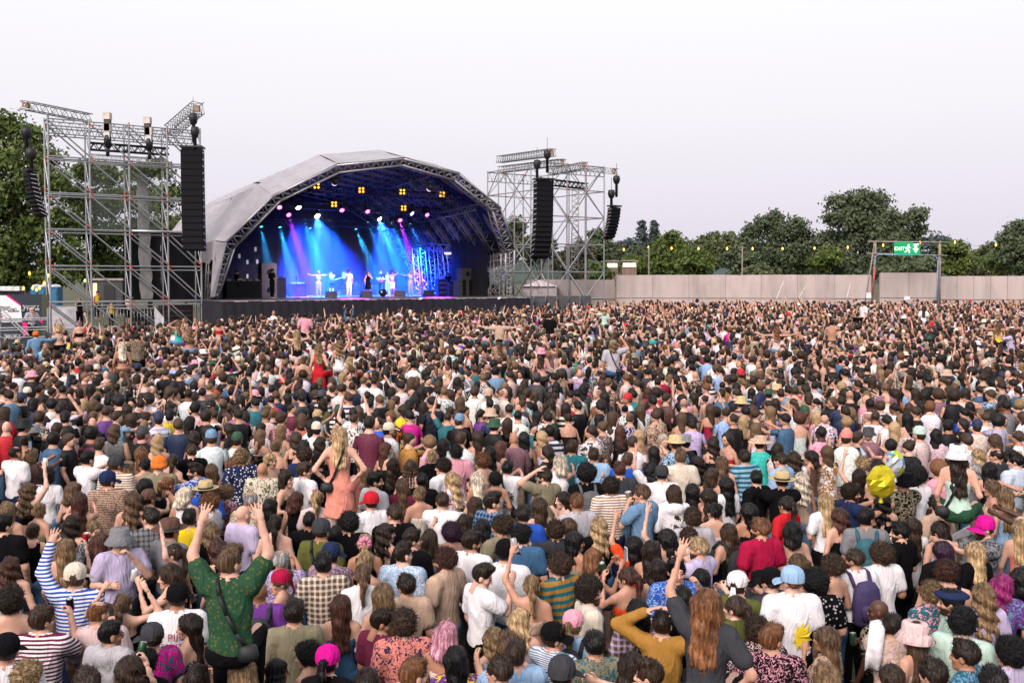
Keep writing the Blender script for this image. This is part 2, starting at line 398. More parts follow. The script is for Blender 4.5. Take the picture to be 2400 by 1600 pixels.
def body_mesh(sex, pose, hy, pitch=0, h=.036):
    key = (sex, pose, hy, pitch, h)
    if key in BODY: return BODY[key]
    J = skeleton(sex, pose)
    if (sex, pose, h) not in BASE:
        lo, hi = bounds(J); V, Q = nets(lambda P: body_sdf(P, sex, J), lo, hi, h); parts = [(V, Q, np.zeros((len(V), 3)))]
        for s in (-1, 1):
            sh, e, wr, k = J[s]; HV, HQ = hand_mesh(HST[k]); z = (wr - e) / np.linalg.norm(wr - e)
            n = np.array((-s * 1., .2, 0.)) if abs(z[0]) < .8 else np.array((0, .0, -1.))
            if k in ('up', 'ub', 'cl', 'sd'): n = np.array((0, 1., 0)) if k != 'cl' else np.array((-s, 0., 0))
            y = n - z * (n @ z); y /= np.linalg.norm(y); x = np.cross(y, z)
            M = np.stack((x, y, z), 1); hv = HV.copy(); fl = s * (1 if True else 1)
            hq = HQ
            if fl > 0: hv[:, 0] *= -1; hq = HQ[:, ::-1]
            parts.append(((hv * (1 if sex == 'm' else .9)) @ M.T + wr, hq, np.zeros((len(hv), 3))))
        BASE[(sex, pose, h)] = parts
    parts = list(BASE[(sex, pose, h)])
    HV, HQ, HM = head_mesh(sex); Rm = rotz(R(-hy)) @ rotx(R(pitch)); hv = HV @ Rm.T + HEADC
    parts.append((hv, HQ, HM))
    V, Q, M, o = [], [], [], 0
    for a, b, c in parts: V.append(a); Q.append(b + o); M.append(c); o += len(a)
    me = mesh('person', np.concatenate(V), np.concatenate(Q), [MATS['skin']])
    at = me.color_attributes.new('mk', 'FLOAT_COLOR', 'POINT'); mm = np.concatenate(M); buf = np.ones((len(mm), 4), np.float32); buf[:, :3] = mm
    at.data.foreach_set('color', buf.ravel()); BODY[key] = me
    return me
def wrinkle(P, a): return a * (np.sin(P[:, 0] * 31 + P[:, 2] * 17 + 2 * np.sin(P[:, 2] * 9)) * np.sin(P[:, 1] * 23 - P[:, 2] * 13) + .6 * np.sin(P[:, 2] * 41 + P[:, 0] * 23 + P[:, 1] * 29))
def top_sdf(P, sex, J, kind):
    g = .015 if kind in 'tjlh' else .008
    if kind == 'h': g = .032
    d = torso(P, sex, g)
    neckc = cone(P, (0, .012, 1.525), (0, .04, 1.8), .070 if kind not in 'vd' else .098, .11)
    if kind in 'tjlh':
        d = smin(d, shoulders(P, sex, J, g), .06); cut = .62 if kind in 'tj' else 1.93
        d = smin(d, arms(P, sex, J, g + (.016 if kind in 'tj' else .002), cut), .035)
        d = d + wrinkle(P, .004)
        d = smax(d, -neckc, .012); d = smax(d, .83 - P[:, 2], .01)
        if kind in 'tl': d = np.minimum(d, np.hypot(np.hypot(P[:, 0], (P[:, 1] - .006) * .95) - .072, P[:, 2] - 1.512 + (P[:, 1] - .006) * .30) - .0135)
        if kind == 'j' or kind == 'h':
            q = np.hypot(np.hypot(P[:, 0], (P[:, 1] + .012) * 1.05) - .076, P[:, 2] - 1.497 + P[:, 1] * .25) - (.014 if kind == 'j' else .02); d = np.minimum(d, q)
        if kind == 'h': d = smin(d, ell(P, (0, -.105, 1.45), (.13, .065, .085)), .03)
    elif kind == 'v' or kind == 'd':
        d = smin(d, shoulders(P, sex, J, g), .06); d = d + wrinkle(P, .004)
        for s in (-1, 1): d = smax(d, -cone(P, J[s][0] + np.array((s * .02, 0, -.03)), J[s][0] + np.array((s * .1, 0, .1)), .088, .12), .01)
        d = smax(d, -neckc, .012)
        if kind == 'd':
            t = np.clip((.98 - P[:, 2]) / .5, 0, 1)
            sk = (np.hypot(P[:, 0] / 1.25, P[:, 1]) - (.125 + .06 * t)) * .9; sk = smax(smax(sk, P[:, 2] - .98, .02), .52 - P[:, 2], .01); d = smin(d, sk + wrinkle(P, .004), .04)
        else: d = smax(d, .86 - P[:, 2], .01)
    elif kind in 'sn':
        zt = 1.335 if kind == 's' else 1.315; zb = .90 if kind == 's' else 1.14
        d = d + wrinkle(P, .003); d = smax(smax(d, P[:, 2] - zt - P[:, 1] * .25, .008), zb - P[:, 2], .008)
        if kind == 's':
            for s in (-1, 1):
                for a, b in (((s * .085, -.095, 1.32), (s * .095, -.05, 1.49)), ((s * .095, -.05, 1.49), (s * .085, .03, 1.478)), ((s * .085, .03, 1.478), (s * .08, .10, 1.33))):
                    d = np.minimum(d, cone(P, a, b, .008, .008))
    return d
TOPS = {}
def top_mesh(sex, pose, kind, h=.029):
    key = (sex, pose, kind)
    if key not in TOPS:
        J = skeleton(sex, pose); lo, hi = bounds(J); lo = np.array(lo); lo[2] = .78 if kind != 'd' else .48; hi = np.array(hi)
        lo[0] = min(lo[0], -.34); hi[0] = max(hi[0], .34); lo[1] -= .06; hi[2] = min(hi[2], 2.05)
        V, Q = nets(lambda P: top_sdf(P, sex, J, kind), lo, hi, h if kind not in 'sn' else .02)
        TOPS[key] = mesh('top', V, Q, [MATS['cloth']])
    return TOPS[key]
LOWS = {}
def low_mesh(sex, sit, kind):
    key = (sex, sit, kind)
    if key not in LOWS:
        J = skeleton(sex, 'dn+sit' if sit else 'dn')
        def fn(P):
            d = legs(P, J, .016 if kind == 'trousers' else .022); d = smin(d, ell(P, (0, -.008, .93), (.178, .13, .14)), .06)
            zc = .10 if kind == 'trousers' else .55
            if sit and kind != 'trousers': d = smax(d, .80 - P[:, 2], .01)
            else: d = smax(d, zc - P[:, 2], .01)
            return smax(d, P[:, 2] - 1.0, .01)
        V, Q = nets(fn, (-.33, -.24, .05), (.33, .56, 1.06), .032); LOWS[key] = mesh(kind, V, Q, [MATS['cloth']])
    return LOWS[key]
# ---- hair (head space)
def hair_sdf(P, st):
    x, y, z = P[:, 0], P[:, 1], P[:, 2]; th = np.arctan2(x, -y)
    P = P + .006 * np.stack((np.sin(z * 38 + 1), np.sin(x * 44 + z * 23), np.sin(x * 31 + y * 37)), 1).astype(np.float32)
    face = ell(P, (0, .125, -.055), (.085, .095, .125)); earc = lambda r: np.minimum(ell(P, (.085, .008, -.035), (.03, .03, r)), ell(P, (-.085, .008, -.035), (.03, .03, r)))
    shell = lambda g: ell(P, (0, -.014, .034), (.078 + g, .099 + g, .096 + g))
    wob = .007 * np.sin(th * 13 + z * 40) + .005 * np.sin(th * 29 + 1)
    def trim(d, zb, slope=.3): zb = zb + wob; return smax(d, (zb - z - slope * (y + .08)) * .9, .012)
    if st in ('cr', 'bz', 'bl'):
        d = shell(.010 if st == 'cr' else .0045); d = trim(d, -.085); d = smax(d, -earc(.05), .01); d = smax(d, -face, .015)
        if st == 'cr': d = smin(d, ell(P, (0, .03, .105), (.062, .065, .03)), .03) + .004 * np.sin(th * 17 + z * 60) * np.sin(z * 90 + y * 70)
        if st == 'bl': d = smax(d, -ell(P, (0, .01, .14), (.062, .09, .075)), .01)
    elif st == 'qf':
        d = shell(.008); d = trim(d, -.08); d = smax(d, -earc(.05), .01); d = smin(d, ell(P, (0, .035, .112), (.068, .075, .045)), .03); d = smax(d, -face, .015)
        d = d + .005 * np.sin(x * 130 + y * 30) * np.sin(y * 70 + z * 20)
    elif st in ('cu', 'mc'):
        g = .026 if st == 'cu' else .042; d = shell(g); d = trim(d, -.085 if st == 'cu' else -.16, .1); d = smax(d, -face, .02)
        d = d + .009 * np.sin(x * 115 + 2 * np.sin(z * 50)) * np.sin(y * 120 + 1) * np.sin(z * 118 + x * 30)
    elif st == 'af':
        d = ell(P, (0, -.03, .06), (.142, .15, .14)); d = smax(d, -face, .02) + .006 * np.sin(x * 150) * np.sin(y * 160) * np.sin(z * 155)
    elif st in ('lo', 'wa', 'bo', 'sh'):
        zb = {'lo': -.42, 'wa': -.36, 'bo': -.135, 'sh': -.17}[st]; wv = .012 if st in ('wa', 'sh') else .0035
        d = shell(.017)
        tt = np.clip(-z / .4, 0, 1)
        for cx, cy, w0 in ((0, -.075, .058), (.055, -.055, .047), (-.055, -.055, .047), (.082, -.005, .030), (-.082, -.005, .030)):
            k = .16 if abs(cx) > .07 else 0
            d = smin(d, cone(P, (cx * .9, cy, .03), (cx * (1.15 + (.3 if st == 'wa' else 0)), cy - .018 - .02 * (abs(cx) < .07), zb + k * .6), w0, w0 * (.62 if st != 'bo' else .95)), .035)
        d = smax(d, -face, .015); d = smax(d, -ell(P, (0, .10, -.12), (.06, .10, .16)), .015)
        d = d + .0045 * np.sin(th * 31 + 3 * np.sin(z * 14)) + wv * np.sin(z * 52 + th * 3) * np.clip(.2 - z, 0, .25) * 4
    elif st in ('po', 'bu'):
        d = shell(.008); d = trim(d, -.07, .1); d = smax(d, -earc(.045), .01); d = smax(d, -face, .015) + .002 * np.sin(th * 40)
        if st == 'po':
            d = smin(d, ell(P, (0, -.118, .05), (.03, .028, .03)), .02); d = smin(d, cone(P, (0, -.135, .05), (0, -.155, -.05), .028, .036), .02)
            d = smin(d, cone(P, (0, -.155, -.05), (0, -.13, -.26), .036, .016), .02) + .004 * np.sin(x * 190 + 3 * np.sin(z * 25))
        else: d = smin(d, ell(P, (0, -.095, .095), (.048, .046, .044)), .015) + .004 * np.sin(th * 9 + z * 80) * (y < -.06)
    elif st == 'br':   # braids hanging down
        d = shell(.012)
        for k in range(9):
            a = -2.0 + k * .5; cx, cy = .085 * math.sin(a), -.095 * math.cos(a) * .9 - .01
            d = smin(d, cone(P, (cx, cy, .02), (cx * 1.25, cy - .03, -.33 + .03 * (k % 3)), .021, .012) + .004 * np.sin(z * 120), .008)
        d = smax(d, -face, .015)
    return d
HAIR = {}
def hair_mesh(st, h=.0115, cards=True):
    key = (st, h)
    if key in HAIR: return HAIR[key]
    lo_z = {'lo': -.50, 'wa': -.46, 'po': -.30, 'br': -.40, 'bo': -.22, 'sh': -.25, 'mc': -.2}.get(st, -.15)
    V, Q = nets(lambda P: hair_sdf(P, st), (-.2, -.21, lo_z), (.2, .17, .24), h)
    if cards:
        rs = np.random.RandomState(len(st) + ord(st[0])); k = 900 if st in ('lo', 'wa', 'sh', 'mc', 'cu', 'af') else 650
        nrm = np.zeros_like(V); a, b, c = V[Q[:, 0]], V[Q[:, 1]], V[Q[:, 2]]; fn = np.cross(b - a, c - a)
        for i in range(4): np.add.at(nrm, Q[:, i], fn)
        nrm /= np.maximum(np.linalg.norm(nrm, axis=1), 1e-9)[:, None]
        p = rs.randint(0, len(V), k); n_ = nrm[p]; down = np.array((0, -.1, -1.)) - n_ * (n_ @ np.array((0, -.1, -1.)))[:, None]
        if st in ('cu', 'mc', 'af'): dr = n_ * .7 + rs.randn(k, 3) * .5; ln = rs.uniform(.018, .042, k)
        elif st in ('cr', 'qf', 'bz', 'bl'): dr = n_ * .5 + np.array((0, .35, .35)) + rs.randn(k, 3) * .25; ln = rs.uniform(.012, .028, k)
        else: dr = down * 1. + n_ * rs.uniform(.0, .28, (k, 1)) + rs.randn(k, 3) * .12; ln = rs.uniform(.025, .06, k)
        dr /= np.linalg.norm(dr, axis=1)[:, None]; sd_ = np.cross(dr, n_ + rs.randn(k, 3) * .3); sd_ /= np.maximum(np.linalg.norm(sd_, axis=1), 1e-6)[:, None]
        wd = .0026; base = V[p] - n_ * .003; A = base - sd_ * wd; B = base + sd_ * wd; C = base + dr * ln[:, None] + sd_ * wd * .3; D_ = base + dr * ln[:, None] - sd_ * wd * .3
        o = len(V); V = np.concatenate((V, A, B, C, D_)); i = np.arange(k); Q = np.concatenate((Q, np.stack((o + i, o + k + i, o + 2 * k + i, o + 3 * k + i), 1)))
    HAIR[key] = mesh('hair', V, Q, [MATS['hair_curly' if st in ('cu', 'mc', 'af') else 'hair']])
    return HAIR[key]
HATS = {}
def hat_mesh(kind):
    if kind in HATS: return HATS[kind]
    b = MB(); sy = 1.2
    if kind in ('cap', 'capb'):
        b.lathe([(.092, -.012), (.0935, .02), (.090, .055), (.078, .088), (.05, .112), (.02, .121), (.0, .122)], 20, 0, (0, -.012, .03), 1, 1.13)
        b.lathe([(.008, .120), (.008, .128), (0, .129)], 8, 0, (0, -.012, .03))
        V = []; s = 1 if kind == 'cap' else -1
        for r_, dz in ((.088, .0), (.165, -.022)):
            for k in range(9):
                a = R(25 + 130 * k / 8); V.append((r_ * .93 * math.cos(a), s * (r_ * 1.10 * math.sin(a)) - .012, .022 + dz - .02 * abs(math.cos(a)) ** 2))
        nV = len(V); V += [(x, y, z - .004) for x, y, z in V]
        Fq = [(k, k + 1, 10 + k, 9 + k) for k in range(8)] + [(nV + 9 + k, nV + 10 + k, nV + k + 1, nV + k) for k in range(8)] + [(9 + k, 10 + k, nV + 10 + k, nV + 9 + k) for k in range(8)]
        b.add(V, Fq)
    elif kind == 'bkt': b.lathe([(.150, -.045), (.152, -.042), (.104, .028), (.100, .036), (.094, .10), (.088, .108), (.0, .112)], 22, 0, (0, -.012, .03), 1, 1.12)
    elif kind == 'fed':
        b.lathe([(.160, .010), (.172, .018), (.160, .015), (.098, .006), (.096, .045)], 24, 0, (0, -.012, .03), 1, 1.15)
        b.lathe([(.0985, .006), (.0985, .034), (.096, .036)], 24, 1, (0, -.012, .03), 1, 1.15); b.lathe([(.096, .034), (.090, .105), (.075, .120), (.03, .112), (0, .110)], 24, 0, (0, -.012, .03), 1, 1.15)
    elif kind == 'wid':
        b.lathe([(.20, .0), (.202, .004), (.098, .008), (.095, .07), (.085, .10), (.05, .112), (0, .114)], 26, 0, (0, -.012, .03), 1, 1.1)
    elif kind == 'ber': b.lathe([(.088, .008), (.092, .02), (.128, .045), (.130, .058), (.10, .082), (.05, .096), (0, .098)], 22, 0, (.012, -.012, .02), 1, 1.1)
    elif kind == 'bea': b.lathe([(.094, -.03), (.1, -.025), (.099, .018), (.094, .02), (.094, .05), (.084, .09), (.055, .12), (.02, .134), (0, .135)], 20, 0, (0, -.014, .02), 1, 1.15)
    elif kind == 'ban':
        b.lathe([(.090, -.005), (.0925, .03), (.088, .065), (.072, .095), (.04, .116), (0, .121)], 20, 0, (0, -.012, .028), 1, 1.14); b.tube((0, -.11, .02), (.03, -.14, -.08), .022, 6, 0, .01); b.tube((0, -.11, .02), (-.025, -.14, -.10), .022, 6, 0, .008)
    HATS[kind] = b.me('hat', [MATS['cloth'], simple('hat_band', (.02, .018, .02), .7)], True)
    return HATS[kind]
HATN = {'cap': 'cap', 'capb': 'backward cap', 'bkt': 'bucket hat', 'fed': 'trilby hat', 'wid': 'wide-brimmed hat', 'ber': 'beret', 'bea': 'beanie', 'ban': 'bandana'}
_g = {}
def glasses_mesh(dark):
    if dark not in _g:
        b = MB()
        for s in (-1, 1):
            b.lathe([(.0, 0), (.021, 0), (.023, .003), (.021, .006), (0, .006)] if dark else [(.021, 0), (.023, .003), (.021, .006)], 12, 0, (0, 0, 0))
            nv = 12 * (5 if dark else 3)
            for k in range(len(b.v) - nv, len(b.v)): x, y, z = b.v[k]; b.v[k] = (x + s * .033, z + .103, y * .85 + .006)
            b.tube((s * .056, .098, .010), (s * .080, .0, .005), .003, 4)
        b.tube((-.012, .108, .010), (.012, .108, .010), .003, 4); _g[dark] = b.me('glasses', simple('dark_glass' if dark else 'spectacle_frame', (.012, .012, .014), .15), False)
    return _g[dark]
# ------------------------------------------------------------------ people: colours and assembly
CC = dict(wh=((.80, .77, .81), 'white'), cr=((.68, .60, .50), 'cream'), bk=((.006, .0055, .007), 'black'), na=((.018, .028, .08), 'navy'), dg=((.045, .047, .055), 'dark grey'),
 gy=((.20, .20, .22), 'grey'), lg=((.44, .42, .46), 'light grey'), rd=((.52, .018, .03), 'red'), cm=((.36, .01, .05), 'crimson'), pk=((.74, .33, .42), 'pink'),
 lp=((.68, .50, .50), 'pale pink'), mg=((.60, .01, .26), 'magenta'), og=((.74, .18, .03), 'orange'), ro=((.65, .07, .02), 'orange-red'), mu=((.36, .18, .04), 'mustard'),
 ye=((.78, .56, .02), 'yellow'), ol=((.10, .11, .03), 'olive'), kh=((.24, .21, .14), 'khaki'), be=((.52, .36, .27), 'beige'), br=((.12, .065, .05), 'brown'), gn=((.025, .075, .04), 'green'),
 tl=((.02, .13, .16), 'teal'), tq=((.04, .48, .48), 'turquoise'), mi=((.48, .64, .56), 'mint'), lb=((.30, .46, .68), 'light blue'), bl=((.025, .09, .46), 'royal blue'),
 de=((.05, .12, .23), 'dark denim'), db=((.15, .27, .43), 'denim blue'), li=((.50, .43, .62), 'lilac'), pu=((.14, .04, .24), 'purple'), ma=((.13, .02, .05), 'maroon'),
 mv=((.24, .12, .15), 'mauve'), sa=((.70, .23, .19), 'salmon'), pe=((.68, .30, .22), 'peach'), st=((.55, .42, .22), 'straw'))
HC = dict(k=((.007, .006, .007), 'black'), d=((.022, .013, .009), 'dark brown'), b=((.052, .029, .018), 'brown'), l=((.125, .072, .041), 'light brown'), y=((.235, .145, .075), 'dark blonde'),
 o=((.46, .31, .165), 'blonde'), p=((.68, .58, .46), 'platinum'), g=((.19, .08, .035), 'ginger'), a=((.075, .028, .02), 'auburn'), w=((.42, .40, .40), 'grey'), i=((.72, .32, .42), 'pink'), m=((.34, .03, .17), 'magenta'), v=((.035, .012, .035), 'dark purple'))
SKIN = [tuple(a * b for a, b in zip(s, (.98, .89, .82))) for s in [(.66, .41, .33), (.60, .36, .28), (.54, .31, .23), (.44, .235, .16), (.25, .12, .075), (.085, .042, .028), (.70, .45, .38)]]
HSN = dict(cr='short {} hair', qf='swept {} hair', cu='curly {} hair', mc='big curly {} hair', af='{} afro hair', bz='cropped {} hair', bd='a bald head', bl='thinning {} hair', lo='long {} hair', wa='wavy {} hair',
 bo='bobbed {} hair', po='{} ponytail', bu='{} hair bun', sh='tousled {} hair', br='{} braids')
TPN = dict(t='T-shirt', l='long-sleeved top', v='vest', s='strappy top', n='bandeau top', h='hooded sweatshirt', j='shirt', d='sleeveless dress')
def desc(p):
    t, pat, c = p['top'], p['pat'], CC[p['c1']][1]
    g = ' '.join(x for x in (c, PATN[pat], TPN[t]) if x)
    if p['sex'] == 'm' and t == 'n': g = 'no shirt'
    if p['hat']: h = f"{CC[p['hat'][1]][1]} {HATN[p['hat'][0]]}"
    else: h = HSN[p['hs']].format(HC[p['hc']][1])
    return ('man' if p['sex'] == 'm' else 'woman'), h, g
def parse(line):
    q = line.split(); p = dict(u=float(q[0]), v=float(q[1]), sex=q[2], hs=q[3], hc=q[4], hat=None, yaw=None, hy=0, arm='', E=0., skin=None, sit=False, beard=0, gl=None, h=None, extra=[])
    t = q[5].split(':'); c = t[1].split('/')
    p['top'] = t[0]; p['pat'] = c[0] if c[0] in PATS and len(c) > 1 else ''
    c = c[1:] if p['pat'] else c; p['c1'] = c[0]; p['c2'] = c[1] if len(c) > 1 else c[0]
    for k in q[6:]:
        a, _, b = k.partition(':')
        if a == 'y': p['yaw'] = float(b)
        elif a == 'hy': p['hy'] = float(b)
        elif a in HATN: p['hat'] = ('cap' if a == 'capb' else a, b)
        elif a == 'a': p['arm'] = b
        elif a == 'E': p['E'] = float(b)
        elif a == 's': p['skin'] = int(b)
        elif a == 'bd': p['beard'] = 1
        elif a == 'lc': p['lowc'] = b
        elif a == 'sit': p['sit'] = True
        elif a in ('sg', 'gl', 'sh'): p['gl'] = a
        elif a == 'pt': p['pt'] = float(b)
        else: p['extra'].append((a, b))
    return p
def place(p, rs):
    """height, depth and facing from the head's place in the picture"""
    if p['h'] is None: p['h'] = (1.765 if p['sex'] == 'm' else 1.655) + rs.uniform(-.05, .05)
    sc = p['h'] / 1.75; hz = 1.64 * sc + p['E']
    Y = 20.
    for _ in range(40):
        d = ray(p['u'], p['v']); Y = .5 * Y + .5 * max(4., (EYE - ground(Y) - hz) / max(1e-4, -d[2] / d[1]))
    d = ray(p['u'], p['v']); p['x'] = d[0] / d[1] * Y; p['Y'] = Y; p['sc'] = sc; p['z'] = ground(Y) + p['E']
    if p['yaw'] is None: p['face'] = math.atan2(-6 - p['x'], 64 - Y) * -1 * -1 + R(rs.uniform(-34, 34)); p['hy'] = p['hy'] or int(rs.choice([0, 0, 0, -35, 35]))
    else: p['face'] = math.atan2(p['x'], Y) + R(p['yaw'])
    if p['skin'] is None: p['skin'] = int(rs.choice([0, 0, 1, 1, 2, 6, 3]))
    if not p['arm']: p['arm'] = rs.choice(['dn', 'dn', 'dn', 'ho', 'dn/ho', 'ho/dn', 'fw'])
    return p
LOWC = ['bk', 'de', 'db', 'na', 'dg', 'be', 'kh', 'bk']
def make_person(p, rs, label, group, name='person'):
    sex, arm = p['sex'], p['arm'] + ('+sit' if p['sit'] else '')
    o = ob(name, body_mesh(sex, arm, p['hy'], p.get('pt', 0)), loc=(p['x'], p['Y'], p['z']), rot=(0, 0, -p['face']), scale=(p['sc'] * p.get('wd', 1), p['sc'] * p.get('wd', 1), p['sc']))
    sk = SKIN[p['skin']]; j = rs.uniform(.93, 1.07); o.color = (sk[0] * j, sk[1] * j, sk[2] * j, 1)
    if p['beard']: o['beard'] = 1.0
    tag(o, label, 'person', group)
    Rm = Matrix.Rotation(R(-p['hy']), 4, 'Z') @ Matrix.Rotation(R(p.get('pt', 0)), 4, 'X'); HM = Matrix.Translation(Vector(HEADC.tolist())) @ Rm
    def kid(nm, me, col, c2=None, M=None, mat=None):
        k = ob(nm, me, o); k.color = (*col, 1)
        if c2: k['c2'] = [*c2, 1.0]
        if M is not None: k.matrix_local = M
        if mat: k.material_slots[0].link = 'OBJECT'; k.material_slots[0].material = mat
        return k
    if p['hs'] != 'bd':
        hc = HC[p['hc']][0]; j = rs.uniform(.8, 1.2)
        kid('hair', hair_mesh(p['hs']), [c * j for c in hc], M=HM @ Matrix.Rotation(R(rs.uniform(-6, 6)), 4, 'Y') @ Matrix.Diagonal((rs.uniform(.97, 1.09), rs.uniform(.98, 1.06), rs.uniform(.9, 1.12) if p['hs'] in ('lo', 'wa', 'sh', 'bo') else rs.uniform(.99, 1.06), 1)))
    tn = {'t': 't_shirt', 'l': 'long_sleeved_top', 'v': 'vest', 's': 'strappy_top', 'n': 'bandeau_top', 'h': 'hooded_sweatshirt', 'j': 'shirt', 'd': 'dress'}[p['top']]
    if not (sex == 'm' and p['top'] == 'n'): kid(tn, top_mesh(sex, arm, p['top']), CC[p['c1']][0], CC[p['c2']][0], mat=PATS[p['pat']])
    lk = p.get('low') or ('trousers' if sex == 'm' else rs.choice(['trousers', 'shorts', 'shorts']))
    kid(lk, low_mesh(sex, p['sit'], lk), CC[p.get('lowc') or str(rs.choice(LOWC))][0])
    if p['hat']:
        c = CC[p['hat'][1]][0]; kid('hat', hat_mesh(p['hat'][0]), c, M=HM @ Matrix.Diagonal((1.10, 1.10, 1.06, 1)))
    if p['gl'] in ('sg', 'gl'): kid('sunglasses' if p['gl'] == 'sg' else 'glasses', glasses_mesh(p['gl'] == 'sg'), (0, 0, 0), M=HM)
    elif p['gl'] == 'sh': kid('sunglasses', glasses_mesh(True), (0, 0, 0), M=HM @ Matrix.Translation((0, -.035, .10)) @ Matrix.Rotation(R(-25), 4, 'X'))
    return o
